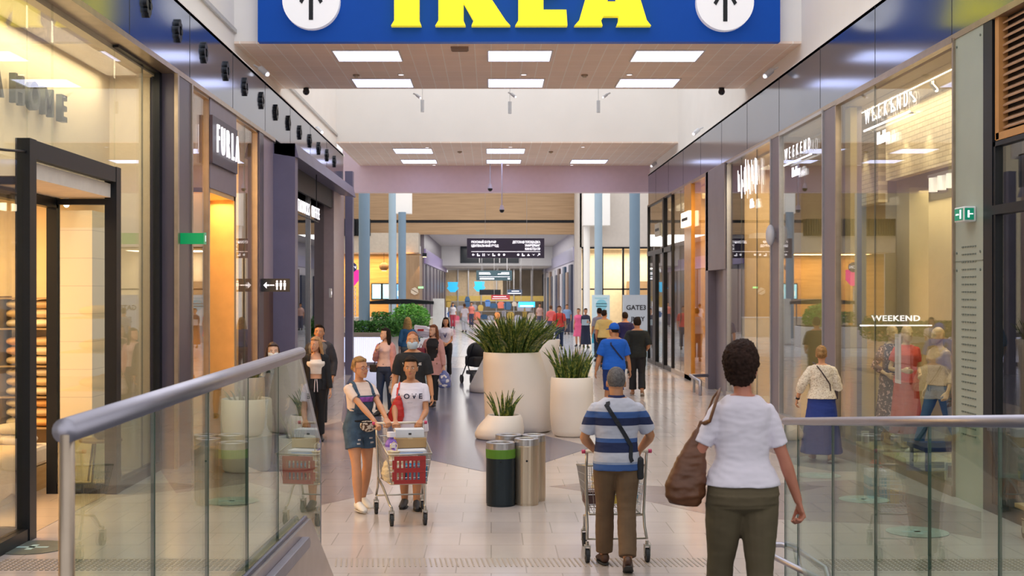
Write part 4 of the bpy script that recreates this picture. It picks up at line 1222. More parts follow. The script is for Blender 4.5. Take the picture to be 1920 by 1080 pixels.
# ------------------------------------------------------------------ free-standing boards (right)
def board(x0, x1, y0, d, label, top, low, txt):
    a = PX(x0, 0, d); b = PX(x1, 0, d); z1 = PX(0, y0, d).z
    t = thing('poster_board', ((a.x + b.x) / 2, d, 0), label, 'poster board')
    w_ = (b.x - a.x) / 2
    MB().box(-w_, w_, -.1, .1, z1 * .36, z1).build('poster', top, t)
    MB().box(-w_ - .01, w_ + .01, -.12, .12, 0, z1 * .36).build('base_panel', low, t)
    for s, z, sz, c in txt:
        if s == 'O':
            MB().disc((.02, -.1, z), (0, -1, 0), sz, .01, 28).build('printed_disc', c, t)
        elif s == '-': MB().box(-w_ * .7, w_ * .7, -.11, -.1, z, z + sz).build('printed_line', c, t)
        else: text(s, sz, c, (.03, -.105, z), 0, t, 'lettering', .003, bold=.006)
M_post = mat('poster_white', (.66, .72, .76), .5, var=.02)
board(1110, 1143, 553, 60, 'white poster board with a pale blue disc and turquoise base', mat('poster_ice', (.60, .76, .80), .5, var=.02), mat('turq_base', (.02, .30, .45), .5),
      (('O', 1.78, .26, mat('disc_blue', (.25, .58, .68), .5)), ('-', 1.82, .03, M_post), ('-', 1.70, .03, M_post), ('-', 2.08, .03, mat('disc_blue', (.25, .58, .68)))))
board(1168, 1220, 553, 52, 'larger pale grey poster board with dark lettering and teal base', M_post, mat('teal_base', (.03, .27, .30), .5),
      (('GATE31', 1.74, .27, M_dark), ('JNBY', 1.28, .25, M_dark)))

# ------------------------------------------------------------------ cafe area (left, far)
def lowtable(x0, x1, d, y1, label): pass
# lit ribbed planter counter
a = PX(634, 630, 41.2); b = PX(717, 630, 41.2)
t = thing('planter_counter', ((a.x + b.x) / 2, 41.2, 0), 'long planter counter with lit white ribbed front and grey wood cap', 'planter counter')
w_ = (b.x - a.x) / 2
MB().box(-w_ - 1.5, w_, 0, 1.1, .0, .12).build('plinth', M_taupe, t)
g = MB()
for i in range(46):
    x = -w_ - 1.5 + i * (2 * w_ + 1.5) / 46
    g.box(x, x + .05, -.03, .0, .12, .93)
g.build('ribs', emit('lit_ribs', (.80, .80, .97), .62), t)
MB().box(-w_ - 1.5, w_, 0, 1.1, .12, .93).build('body_panel', emit('lit_panel_soft', (.6, .72, .78), .30), t)
MB().box(-w_ - 1.55, w_ + .05, -.05, 1.15, .93, 1.07).build('cap_board', wood('grey_wood', (.26, .22, .19), (.34, .29, .25), (.5, 4, 4)), t)
M_leaf = speck('shrub_leaf', (.03, .13, .02), (.09, .28, .05), 9, .5)
M_leafb = speck('shrub_leaf_bright', (.08, .28, .03), (.16, .42, .06), 9, .5)
def shrub(x0, x1, y0, y1, d, label, n, m, dep=.8, ls=.07, name='shrub'):
    a, b = PX(x0, y1, d), PX(x1, y0, d)
    g = MB(); rnd = random.Random(int(x0))
    cx, cz = (a.x + b.x) / 2, (a.z + b.z) / 2; rx, rz_ = (b.x - a.x) / 2, (b.z - a.z) / 2
    for i in range(n):
        u = rnd.uniform(-1, 1); v = rnd.uniform(-1, 1); q = rnd.uniform(-1, 1)
        if dep > 0 and abs(u) > .9 and v > .4: continue
        if name == 'bush' and u * u + v * v + q * q * .5 > 1.15: continue
        p = Vector((u * rx, q * dep / 2, v * rz_))
        aa = Vector((rnd.gauss(0, 1), rnd.gauss(0, 1), rnd.gauss(0, .6))).normalized() * ls * rnd.uniform(.6, 1.3)
        bb = Vector((rnd.gauss(0, 1), rnd.gauss(0, 1), rnd.gauss(0, 1))).normalized() * ls * .4
        g.add([p - aa, p + bb, p + aa, p - bb], [(0, 1, 2, 3)])
    o = g.build(name, m, None, fix=False); o.location = (cx, d, cz)
    return tag(o, label, 'shrub')
shrub(652, 757, 602, 630, 41.8, 'low dark green hedge growing from the lit planter counter', 2600, M_leaf, .7)
shrub(722, 800, 590, 640, 45.5, 'mid green bush rising behind the white planter block', 1500, M_leaf, .9, .08, 'bush')
shrub(735, 806, 570, 622, 55, 'tall bright green bush under the flat black canopy', 2600, M_leafb, 1.5, .10, 'bush')
shrub(696, 735, 585, 605, 57, 'small dark green shrub left of the bright bush', 500, M_leaf, .8, .09)
a = PX(717, 630, 42); b = PX(757, 630, 42)
t = thing('planter_box', ((a.x + b.x) / 2, 42, 0), 'plain white planter block right of the ribbed counter', 'planter box')
MB().box(-(b.x - a.x) / 2, (b.x - a.x) / 2, 0, .9, 0, 1.0).build('box_body', mat('block_white', (.68, .68, .70), .6), t, bevel=.02)
MB().box(-(b.x - a.x) / 2 + .06, (b.x - a.x) / 2 - .06, .06, .84, .96, 1.02).build('soil', mat('soil', (.05, .035, .025), .9), t)
a = PX(700, 600, 56); b = PX(812, 600, 56)
t = thing('planter_box', ((a.x + b.x) / 2, 56.3, 0), 'long pale planter under the bright green bush, beneath the black canopy', 'planter box')
MB().box(-(b.x - a.x) / 2, (b.x - a.x) / 2, -2, 0, 0, .9).build('box_body', mat('block_white', (.68, .68, .70)), t, bevel=.02)
MB().box(-(b.x - a.x) / 2 + .06, (b.x - a.x) / 2 - .06, -1.94, -.06, .86, .93).build('soil', mat('soil', (.05, .035, .025)), t)
# flat canopy on posts
a = PX(695, 566, 58); b = PX(815, 566, 58)
t = thing('kiosk_canopy', ((a.x + b.x) / 2, 58, 0), 'flat thin black canopy on slim posts over the kiosk', 'canopy')
w_ = (b.x - a.x) / 2; z = PX(0, 570, 58).z
MB().prism([(-w_, -1, z), (w_, -1, z), (w_, -1, z + .13), (w_ * .2, -1, z + .22), (-w_ * .3, -1, z + .22), (-w_, -1, z + .13)], (0, 3, 0)).build('roof', M_black, t)
for x in (-w_ + .9, w_ - .55): MB().cyl((x, .3, 0), .03, z, 8).build('post', M_alu, t)
a = PX(812, 560, 57.5); b = PX(833, 560, 57.5)
t = thing('display_pillar', ((a.x + b.x) / 2, 57.5, 0), 'plain white square display pillar right of the canopy', 'pillar')
MB().box(-.25, .25, -.25, .25, .06, a.z).build('shaft', mat('pillar_white', (.72, .72, .70), .6), t)
MB().box(-.27, .27, -.27, .27, 0, .06).build('base', M_alu, t)
# menu screens, pink sign, lamp
for i, (x0, x1) in enumerate(((698, 714), (718, 734), (744, 751), (752, 760))):
    a = PX(x0, 560, 74.1); b = PX(x1, 533, 74.1)
    t = thing('menu_screen', ((a.x + b.x) / 2, 74.1, a.z), 'glowing blue menu screen on the cafe wall, %s of four' % ('leftmost', 'second from left', 'third from left', 'rightmost')[i], 'screen', 'menu screens on the cafe wall')
    w_ = (b.x - a.x) / 2
    MB().box(-w_ - .06, w_ + .06, 0, .08, -.06, b.z - a.z + .06).build('bezel', M_black, t)
    MB().box(-w_, w_, -.01, 0, 0, b.z - a.z).build('screen', emit('screen_blue%d' % (i // 2), ((.25, .65, .95), (.08, .30, .85))[i // 2], 1.0), t)
    MB().box(-w_ * .6, w_ * .5, -.02, -.01, .15, .45).build('screen_graphic', emit('screen_white', (.7, .9, 1), .9), t)
a = PX(662, 520, 62)
t = thing('pink_sign', (a.x, 62, PX(0, 536, 62).z), 'bright pink sign panel with a navy disc reading ON at the far left', 'sign')
MB().prism([(-.32, 0, 0), (.05, 0, 0), (.30, 0, .30), (.30, 0, .78), (-.32, 0, .78)], (0, .08, 0)).build('pink_panel', emit('pink', (.95, .02, .25), .9), t)
MB().disc((-.05, .02, .90), (0, -1, 0), .24, .06, 24).build('navy_disc', mat('navy', (.02, .03, .14), .4), t)
MB().cyl((-.1, .05, -PX(0, 536, 62).z), .03, PX(0, 536, 62).z, 10).build('pole', M_alu, t)
text('ON', .2, M_lit, (.0, -.05, .90), 0, t, 'lettering', .004)
t = thing('lattice_tower', (PX(658, 0, 61).x, 61, 0), 'white lattice stand under the pink sign at the far left', 'stand')
g = MB()
for i in range(4): g.box(-.25 + i * .15, -.22 + i * .15, -.02, .02, 0, 2.6)
for i in range(14): g.box(-.25, .23, -.02, .02, .1 + i * .19, .13 + i * .19)
g.build('lattice', mat('lattice_white', (.7, .7, .72), .5), t)
MB().box(-.3, .3, -.1, .1, 0, .06).build('base', M_alu, t)
a = PX(777, 546, 71.3)
o = MB()
for k in (-1, 1):
    o.prism([(-.22, 0, k * .02 - .02), (-.1, 0, k * .2), (.12, 0, k * .18), (.24, 0, k * .02 + .02)], (0, .04, 0))
o = tag(o.build('coffee_bean_emblem', mat('emblem_cream', (.62, .55, .45), .5)), 'cream coffee bean emblem on the dark wooden cafe pier', 'emblem'); o.location = (a.x, 71.34, a.z); o.rotation_euler = (0, R(35), 0)
a = PX(720, 500, 72.7)
t = thing('round_lamp', (a.x, 72.7, a.z), 'dark round pendant lamp glowing before the cafe wood wall', 'lamp')
MB().ball((0, 0, 0), (.28, .28, .24), 16, 10).build('lamp_shade', mat('lamp_brown', (.12, .07, .03), .5), t, True)
MB().cyl((0, 0, -.24), .14, .02, 16).build('bulb', emit('warm_bulb', (1, .75, .4), 2.5), t)
MB().cyl((0, 0, .22), .012, .58, 6).build('cord', M_black, t)
a = PX(796, 478, 71.3)
t = thing('wall_lamp', (a.x, 71.35, a.z), 'warm wall lamp at the top of the dark wooden cafe pier', 'lamp')
MB().box(-.12, .12, -.1, .04, -.1, .1).build('lamp_housing', M_black, t); MB().box(-.1, .1, -.08, .0, -.13, -.1).build('bulb', emit('warm_bulb', (1, .75, .4), 2.5), t)
bp = bpy.data.lights.new('wall_lamp_light', 'SPOT'); bp.energy = 60; bp.color = (1, .6, .25); bp.spot_size = R(70)
bo = bpy.data.objects.new('wall_lamp_light', bp); COL.objects.link(bo); bo.location = (a.x, 71.2, a.z - .15); bo.rotation_euler = (R(8), 0, 0)
a = PX(789, 539, 71.3)
t = thing('exit_sign', (a.x, 71.3, a.z), 'small far green exit sign on the wooden cafe pier', 'sign')
MB().box(-.14, .14, 0, .05, -.05, .05).build('sign_face', emit('far_green', (.3, .9, .3), 1.2), t); MB().box(-.15, .15, .01, .06, -.06, .06).build('housing', M_alu, t)
# cafe counter
a = PX(650, 600, 68)
t = thing('cafe_counter', (a.x + 2, 68, 0), 'long pale cafe counter beneath the menu screens', 'counter')
MB().box(-2.5, 3.0, 0, .7, 0, 1.0).build('counter_body', mat('counter_cream', (.55, .47, .36), .6), t)
MB().box(-2.55, 3.05, -.05, .75, 1.0, 1.06).build('countertop', mat('counter_top', (.6, .6, .6), .3), t)
cl_ = [(.10, .22, .55), (.75, .20, .14), (.05, .12, .25), (.75, .15, .25), (.70, .62, .55), (.65, .45, .12), (.4, .4, .5), (.8, .3, .1)]
# garments in the far shop window
rnd = random.Random(5); clothes = []
for i in range(26):
    x = 838 + i * 6.3 + rnd.uniform(-1, 1); y = 572 + (i % 2) * 19
    d = 108.5 + (i % 3) * .5; a = PX(x, y, d); c = cl_[rnd.randrange(8)]
    g = MB().prism([(-.22, 0, 0), (-.30, 0, .42), (-.16, 0, .60), (.16, 0, .60), (.30, 0, .42), (.22, 0, 0)], (0, .12, 0))
    o = tag(g.build('hanging_garment', mat('cloth_%d' % cl_.index(c), c, .8)), None, 'garment', 'garments in the far shop window'); o.location = (a.x, d, a.z - .3 + rnd.uniform(-.25, .2)); o.scale = (rnd.uniform(.6, 1.2), 1, rnd.uniform(.6, 1.5))
    clothes.append(o); o['label'] = 'coloured garment hanging in the far shop window at the corridor end'
t = thing('garment_rail', (.0, 108.4, 0), 'long steel rail holding coloured garments in the far shop', 'rail')
MB().box(-3.8, 3.6, 0.1, .14, 1.58, 1.62).box(-3.8, 3.6, 0.1, .14, .74, .78).build('rail_bar', M_alu, t)
for X in (-3.8, -1.4, 1.2, 3.56): MB().box(X, X + .04, .1, .14, 0, 1.62).build('upright', M_alu, t)

t = thing('wall_speaker', (5.28, 24.2, 3.45), 'small white oval speaker on the narrow pier between the shop windows on the right', 'speaker')
MB().ball((0, 0, 0), (.09, .12, .2), 14, 10).build('speaker_housing', mat('white_lacquer', (.6, .62, .66)), t, True)
MB().box(.04, .11, -.03, .03, -.04, .04).build('bracket', M_alu, t)
t = thing('wall_switch', (-4.19, 33.2, 2.35), 'small white box on the rose pier past the coffee shop', 'wall box')
MB().box(-.01, .05, -.08, .08, -.12, .12).build('box_body', mat('switch_white', (.75, .72, .7), .5), t, bevel=.01)
MB().box(.05, .056, -.03, .03, -.04, .04).build('rocker', M_litw, t)
# ------------------------------------------------------------------ balustrades of the travelator
M_rail = mat('satin_steel_rail', (.42, .41, .48), .38, .8, var=.04)
t = thing('glass_balustrade', (-1.39, 8, 0), 'glass balustrade with thick steel handrail rising across the left foreground', 'balustrade', rz=0)
lw = .0003 * 2400 * 1.57
def LD(x): return FPX * 1.39 / (VX - x)
ds = [LD(x) for x in (125, 287, 388, 463, 520, 562)]
for a, b in zip(ds[:-2], ds[1:-1]):
    MB().box(-.007, .007, a - 8 + .006, b - 8 - .006, .05, 1.905).build('glass_panel', M_bal, t)
e0 = ds[-2]; e1 = ds[-1]; e2 = FPX * 1.39 / (VX - 600)
MB().prism([(-.007, e0 - 8 + .006, .05), (-.007, e2 - 8, .05), (-.007, e2 - 8, 1.16), (-.007, e1 - 8, 1.905), (-.007, e0 - 8 + .006, 1.905)], (.014, 0, 0)).build('glass_panel', M_bal, t)
jm = mat('glass_edge', (.03, .07, .05), .3)
for d in ds[1:-1]: MB().box(-.009, .009, d - 8 - .003, d - 8 + .003, .05, 1.905).build('panel_joint', jm, t)
MB().tube([(0, e1 - 8, 1.905), (0, e2 - 8, 1.16), (0, e2 - 8, .05)], .011, 8).build('end_trim', M_rail, t)
MB().tube([(0, ds[0] - 8 - .02, 1.918), (0, e1 - 8 + .02, 1.93)], .042, 18).build('handrail', M_rail, t, True)
MB().tube([(0, ds[0] - 8, -.05), (0, ds[0] - 8, 1.905)], .026, 14).build('end_post', M_bronze, t, True)
MB().box(-.04, .04, ds[0] - 8, e2 - 8, -.02, .05).build('base_channel', M_alu, t)
# travelator skirt with its own low handrail
t = thing('travelator_skirt', (-1.33, 10, 0), 'low sloping metal travelator skirt ending in front of the left glass', 'travelator')
MB().prism([(-.03, -7, .93), (-.03, -.7, .727), (-.03, .67, .0), (-.03, -7, -.0)], (.05, 0, 0)).build('skirt_panel', mat('skirt_metal', (.40, .35, .35), .3, .6), t)
MB().prism([(.02, -7, .87), (.02, -1.15, .68), (.02, -1.08, .63), (.02, -1.12, .60), (.02, -7, .79)], (.055, 0, 0)).build('side_moulding', mat('moulding_grey', (.30, .29, .36), .4, .5), t, bevel=.006)
MB().tube([(-.02, -7, .935), (-.02, -.72, .735), (-.02, .66, .012)], .018, 8).build('top_edge', mat('blue_steel', (.12, .16, .28), .25, .7), t)
t = thing('bumper_rail', (-1.2, 10.7, 0), 'curled end of a steel bumper rail at the left travelator entry', 'bumper rail')
MB().tube([(-.36, -.8, .02), (-.30, -.3, .06), (-.24, -.22, .08), (-.20, -.22, .05), (-.19, -.22, 0)], .024, 12).build('tube', M_rail, t, True)
MB().cyl((-.19, -.22, 0), .05, .012, 16).build('foot', M_alu, t)
# right balustrade, sloping down with the travelator
RXX = 2.40
t = thing('glass_balustrade', (RXX, 8, 0), 'glass balustrade with level looking steel handrail across the right foreground', 'balustrade')
def RD(x): return FPX * RXX / (x - VX)
def RZ(d): return CH - 242 / FPX * d
rd = [RD(x) for x in (2050, 1875, 1743, 1642, 1562, 1497, 1473)]
for a, b in zip(rd, rd[1:]):
    MB().prism([(-.007, a - 8 + .006, .02), (-.007, b - 8 - .006, .02), (-.007, b - 8 - .006, RZ(b) - .02), (-.007, a - 8 + .006, RZ(a) - .02)], (.014, 0, 0)).build('glass_panel', M_bal, t)
    MB().box(-.009, .009, b - 8 - .003, b - 8 + .003, .02, RZ(b) - .02).build('panel_joint', jm, t)
MB().tube([(0, rd[0] - 8, RZ(rd[0])), (0, rd[-1] - 8 + .02, RZ(rd[-1] + .02))], .030, 16).build('handrail', M_rail, t, True)
MB().box(-.04, .04, rd[0] - 8, rd[-1] - 8, -.02, .03).build('base_channel', M_alu, t)
t = thing('bumper_rail', (2.36, 10.6, 0), 'low looped steel bumper rail beside the right glass balustrade', 'bumper rail')
q = [FL(1548, 1110, .22), FL(1530, 1075, .24), FL(1497, 1050, .27), FL(1497, 1030, .22), FL(1440, 1030, .22)]
P0 = Vector((2.4, 10.6, 0))
MB().tube([Vector((.28, -.75, 0)), Vector((.27, -.55, .20)), Vector((.20, .05, .22)), Vector((.12, .30, .22)), Vector((-.10, .32, .22)), Vector((-.14, .20, .22)), Vector((.12, -1.1, .22))], .024, 12).build('tube', M_rail, t, True)
MB().cyl((.0, .32, 0), .02, .22, 12).cyl((.0, .32, 0), .045, .012, 14).build('support', M_bronze, t)
MB().cyl((.06, -.75, 0), .02, .22, 12).build('support', M_bronze, t)
t = thing('bumper_rail', (5.05, 30.3, 0), 'short low steel bumper rail at the foot of the grey pier on the right', 'bumper rail')
MB().tube([(-.25, -.9, 0), (-.25, -.9, .33), (-.25, .6, .36), (.2, .6, .36)], .04, 10).build('tube', M_rail, t, True)
MB().cyl((-.25, .0, 0), .03, .34, 10).build('support', M_alu, t)

# ------------------------------------------------------------------ bins
M_steel = wood('brushed_steel_warm', (.50, .41, .30), (.62, .53, .42), (14, 14, .3), .3)
M_steel.node_tree.nodes['Principled BSDF'].inputs['Metallic'].default_value = .85
def bin_(X, D, r, h, label, m, band=None):
    t = thing('litter_bin', (X, D, 0), label, 'litter bin', 'cluster of cylindrical litter bins')
    MB().lathe([(r * .97, 0), (r * .97, .02), (r, .025), (r, h - .08), (r * .985, h - .07)], n=36).build('bin_body', m, t, False)
    tp = MB().lathe([(r * 1.01, h - .07), (r * 1.01, h), (r * .93, h + .006), (r * .66, h - .005), (r * .64, h - .05), (r * .5, h - .07)], n=36)
    tp.build('bin_lid', M_alu, t)
    MB().cyl((0, 0, h - .055), r * .62, .01, 24).build('bin_opening', M_dark, t)
    if band: MB().lathe([(r * 1.012, h - .17), (r * 1.02, h - .16), (r * 1.03, h - .075), (r * 1.01, h - .07)], n=36, cap=False).build('bin_liner', band, t)
    MB().disc((0, -r + .012, .50), (0, -1, 0), .012, .015, 12).build('lock', M_black, t)
    return t
M_binb = mat('bin_black', (.012, .022, .030), .35, .3, var=.1)
bin_(.105, 14.26, .162, .70, 'black litter bin with a green liner band, front left of the cluster', M_binb, mat('liner_green', (.09, .23, .015), .5))
bin_(.20, 14.62, .15, .745, 'plain black litter bin behind the green banded one', M_binb)
bin_(.395, 14.31, .135, .735, 'brushed steel litter bin, front right of the cluster', M_steel)
bin_(.485, 14.60, .135, .745, 'brushed steel litter bin, rear right of the cluster', M_steel)

# ------------------------------------------------------------------ planters
M_pot = mat('pot_white', (.80, .74, .68), .45, var=.02, scale=2)
M_sans = speck('sansevieria_leaf', (.05, .10, .015), (.24, .27, .05), 22, .52, .45)
M_soil = mat('soil', (.05, .035, .025), .9)
def leaves(t, cx, cy, z0, r, n, h, spread, seed, w_=.05):
    rnd = random.Random(seed); g = MB()
    for i in range(n):
        a = rnd.uniform(0, 2 * math.pi); q = r * math.sqrt(rnd.random())
        bx, by = cx + q * math.cos(a), cy + q * math.sin(a)
        L = h * rnd.uniform(.55, 1.08); out = spread * (q / r) * rnd.uniform(.5, 1.4) + rnd.uniform(0, .08)
        if rnd.random() < .06: out *= 2.0
        dx, dy = math.cos(a), math.sin(a); tw = rnd.uniform(0, math.pi)
        pts = []
        for k in range(6):
            u = k / 5; pts.append(Vector((bx + dx * out * u ** 1.7 * L, by + dy * out * u ** 1.7 * L, z0 + L * (u - .25 * out * u * u))))
        rings = []
        for k, p in enumerate(pts):
            u = k / 5; ww = w_ * (.55 + .6 * u) * (1 - u ** 3) + .002; tt = tw + u * .8
            sx_ = Vector((math.cos(tt), math.sin(tt), 0)); n_ = Vector((-math.sin(tt), math.cos(tt), 0))
            rings.append([p - sx_ * ww / 2, p - n_ * .005 + sx_ * 0, p + sx_ * ww / 2, p + n_ * .006])
        g.loft(rings)
    return g.build('foliage', M_sans, t, fix=False)
def pot(X, D, prof, offs, label, leaf, seed, m=M_pot, rim=.04):
    t = thing('potted_plant', (X, D, 0), label, 'potted plant')
    g = MB().lathe(prof, n=48, cap=True, offs=offs)
    r, z = prof[-1]; o = offs[-1]
    g.v = g.v
    # rolled rim and inner wall
    g2 = MB().lathe(prof + [(r - rim * .3, z + .012), (r - rim * .8, z + .008), (r - rim, z - .03), (r - rim, z - .12)], n=48, offs=list(offs) + [o] * 4)
    g2.build('pot', m, t, True)
    MB().cyl((o[0], o[1], z - .10), r - rim - .002, .045, 32).build('soil', M_soil, t)
    n, h, sp, lr, lw_ = leaf
    leaves(t, o[0], o[1], z - .08, lr, n, h, sp, seed, lw_)
    return t
big = [(.50, 0), (.555, .03), (.585, .12), (.585, .4), (.56, .8), (.52, 1.15), (.485, 1.34)]
pot(.46, 21.9, big, [(.02, 0, 0)] * 3 + [(.01, 0, 0), (-.03, 0, 0), (-.08, 0, 0), (-.11, 0, 0)], 'very large white planter crowded with tall sword shaped leaves', (360, .74, .62, .42, .07), 11)
pot(1.33, 21.15, [(.26, 0), (.30, .02), (.335, .10), (.36, .35), (.355, .7), (.345, .96)], [(0, 0, 0)] * 6, 'tall narrow white planter with upright sword leaves, right of the largest one', (85, .62, .34, .24, .06), 12)
pot(.13, 20.75, [(.35, 0), (.385, .02), (.40, .09), (.375, .2), (.31, .32), (.275, .375)], [(0, 0, 0), (0, 0, 0), (0, 0, 0), (.03, 0, 0), (.07, 0, 0), (.08, 0, 0)], 'low squat white planter with a small clump of sword leaves, in front of the largest', (40, .50, .42, .14, .05), 13)
pot(.62, 23.4, [(.50, 0), (.54, .05), (.54, .4), (.45, .9), (.36, 1.3), (.31, 1.50)], [(0, 0, 0), (0, 0, 0), (0, 0, 0), (.12, 0, 0), (.26, 0, 0), (.33, 0, 0)], 'leaning white planter just showing behind the right side of the largest one', (40, .5, .5, .2, .05), 14)
pot(-.22, 30.4, [(.36, 0), (.40, .03), (.40, .15), (.32, .5), (.22, .9), (.18, 1.05)], [(.1, 0, 0), (.1, 0, 0), (.1, 0, 0), (.2, 0, 0), (.3, 0, 0), (.34, 0, 0)], 'small lilac white planter behind the left side of the largest one, by the stroller', (60, .55, .5, .1, .04), 15)
# planters behind the left balustrade
pot(-3.25, 17.0, [(.28, 0), (.31, .03), (.33, .3), (.34, .7), (.33, .95)], [(0, 0, 0)] * 5, 'tall cream planter behind the left glass balustrade near the masked woman', (30, .25, .4, .2, .04), 16)
pot(-2.62, 17.2, [(.24, 0), (.27, .03), (.27, .25), (.26, .42)], [(0, 0, 0)] * 4, 'small white planter with a few spiky stems behind the left glass balustrade', (14, .55, .35, .12, .04), 17)

# ------------------------------------------------------------------ shopping trolleys
M_wire = mat('trolley_wire', (.50, .50, .50), .3, .85, var=.05)
M_frame = mat('trolley_frame', (.46, .44, .40), .3, .8, var=.05)
M_rub = mat('wheel_rubber', (.02, .022, .025), .6)
def caster(t, x, y, r=.062, ang=0.0, m=M_rub):
    g = thing('x', (0, 0, 0), None, None); bpy.data.objects.remove(g)
    w_ = MB().tube([(-.016, 0, r), (.016, 0, r)], r, 20).xf(Matrix.Translation((x, y, 0)) @ Matrix.Rotation(ang, 4, 'Z')).build('wheel', m, t, False)
    f = MB()
    for s in (-1, 1):
        f.prism([(s * .022, -.02, r - .01), (s * .022, .02, r - .01), (s * .022, .035, r * 2 + .02), (s * .022, -.03, r * 2 + .02)], (s * .004, 0, 0))
    f.box(-.026, .026, -.03, .035, r * 2 + .015, r * 2 + .03).tube([(0, .01, r * 2 + .02), (0, .01, r * 2 + .06)], .014, 8).tube([(-.03, 0, r), (.03, 0, r)], .008, 8)
    f.xf(Matrix.Translation((x, y, 0)) @ Matrix.Rotation(ang, 4, 'Z')).build('wheel_fork', M_frame, w_)
def trolley(label, X, D, face, red=True, w0=.50, L=.86):
    """local: handle at y=0, front at y=L"""
    t = thing('shopping_trolley', (X, D, 0), label, 'shopping trolley', None, R(face))
    hz, tz, bz = .97, .84, .40
    wt0, wt1, wb0, wb1 = w0 / 2, w0 / 2 - .03, w0 / 2 - .04, w0 / 2 - .07
    yb0, yb1 = .10, L - .10; yt0, yt1 = .05, L; ftz = .74
    A = lambda s: Vector((s * wt0, yt0, tz)); B = lambda s: Vector((s * wt1, yt1, ftz)); C_ = lambda s: Vector((s * wb0, yb0, bz)); D_ = lambda s: Vector((s * wb1, yb1, bz + .03))
    g = MB(); th = .0028
    for s in (-1, 1):
        for i in range(17):
            u = i / 16; g.tube([A(s).lerp(B(s), u), C_(s).lerp(D_(s), u)], th, 5)
        for j in range(5):
            v = j / 5; g.tube([A(s).lerp(C_(s), v), B(s).lerp(D_(s), v)], th * 1.2, 5)
    for (a1, a2, b1, b2) in ((B(-1), B(1), D_(-1), D_(1)), (A(-1), A(1), C_(-1), C_(1))):
        for i in range(12):
            u = i / 11; g.tube([a1.lerp(a2, u), b1.lerp(b2, u)], th, 5)
        for j in range(5):
            v = j / 5; g.tube([a1.lerp(b1, v), a2.lerp(b2, v)], th * 1.2, 5)
    for i in range(12):
        u = i / 11; g.tube([C_(-1).lerp(C_(1), u), D_(-1).lerp(D_(1), u)], th, 5)
    for i in range(8):
        u = i / 7; g.tube([C_(-1).lerp(D_(-1), u), C_(1).lerp(D_(1), u)], th, 5)
    g.build('wire_basket', M_wire, t)
    g = MB().tube([A(-1), B(-1), B(1), A(1)], .009, 8, closed=True).tube([C_(-1), D_(-1), D_(1), C_(1)], .010, 8, closed=True)
    g.build('basket_rim', M_frame, t, True)
    MB().tube([(-w0 / 2 - .02, 0, hz), (w0 / 2 + .02, 0, hz)], .014, 12).build('handle', mat('handle_cream', (.70, .62, .52), .4), t, True)
    for s in (-1, 1):
        MB().tube([(s * (w0 / 2 + .015), 0, hz), (s * (w0 / 2 + .045), 0, hz)], .018, 12).build('handle_end', mat('handle_end_pink', (.55, .05, .14), .4), t, True)
        MB().tube([(s * w0 / 2, 0, hz), (s * w0 / 2, .03, tz), (s * (w0 / 2 - .01), .08, bz + .02), (s * (w0 / 2 - .01), .04, .30), (s * (w0 / 2 + .0), -.02, .20)], .0125, 10).build('rear_leg', M_frame, t, True)
        MB().tube([(s * (w0 / 2 - .01), .08, bz + .0), (s * (w0 / 2 - .03), .38, .34), (s * (w0 / 2 - .07), L - .22, .20), (s * (w0 / 2 - .08), L - .14, .185)], .0125, 10).build('side_leg', M_frame, t, True)
        caster(t, s * (w0 / 2), -.03); caster(t, s * (w0 / 2 - .08), L - .14)
    MB().tube([(-w0 / 2, .0, .20), (w0 / 2, .0, .20)], .008, 8).build('cross_bar', M_frame, t, True)
    cs = MB()
    for i in range(9):
        u = -wt0 + .03 + i * (2 * wt0 - .06) / 8; cs.tube([(u, yt0 + .015, tz), (u * .9, yt0 + .10, bz + .18)], .0025, 5)
    for j in range(4): cs.tube([(-wt0 + .03, yt0 + .02 + j * .02, tz - j * .075), (wt0 - .03, yt0 + .02 + j * .02, tz - j * .075)], .003, 5)
    cs.build('child_seat', M_wire, t)
    if red:
        p = MB(); fx = .16; y0 = L - .035
        rows = [(.47, .525), (.555, .585), (.615, .665), (.665, .715)]
        p.box(-fx, fx, y0, y0 + .018, .44, .48).box(-fx, fx, y0 + .008, y0 + .026, .555, .60).box(-fx, fx, y0 + .018, y0 + .036, .675, .72)
        for i in range(8):
            x = -fx + i * (2 * fx - .028) / 7; p.box(x, x + (.045 if i in (0, 7) else .018), y0 + .0, y0 + .022, .47, .56).box(x, x + (.045 if i in (0, 7) else .018), y0 + .012, y0 + .03, .59, .68)
        p.build('front_panel', mat('trolley_red', (.33, .022, .022), .45, var=.05), t)
    return t
H1 = FL(752, 793, .97)
tr1 = trolley('shopping trolley with a red slotted front panel, pushed towards the camera', -.98, 13.72, 180 + 11)
def inT(t, p): return Matrix.Translation(t.location) @ Matrix.Rotation(t.rotation_euler.z, 4, 'Z') @ Vector(p)
def goods(t, p, mb, name, m, label, cat, rz=0.0, sub=None):
    o = thing(name, inT(t, p), label, cat); o.rotation_euler = (0, 0, t.rotation_euler.z + rz)
    mb.build('body', m, o, bevel=.003)
    for n_, mb2, m2 in (sub or ()): mb2.build(n_, m2, o)
    return o
goods(tr1, (-.06, .26, .745), MB().box(-.17, .17, -.12, .12, 0, .10), 'cardboard_box', mat('cardboard', (.42, .27, .12), .8), 'flat brown cardboard box on top of the goods in the trolley with the red panel', 'box', .05, [('tape', MB().box(-.025, .025, -.121, .121, .09, .102), mat('tape', (.5, .36, .2), .4))])
goods(tr1, (-.07, .24, .847), MB().box(-.15, .15, -.10, .10, 0, .085), 'white_carton', mat('carton_white', (.62, .66, .72), .6), 'white carton lying on the cardboard box by the trolley handle', 'box', -.04, [('printed_mark', MB().box(-.015, .015, .1, .102, .03, .05), M_dark)])
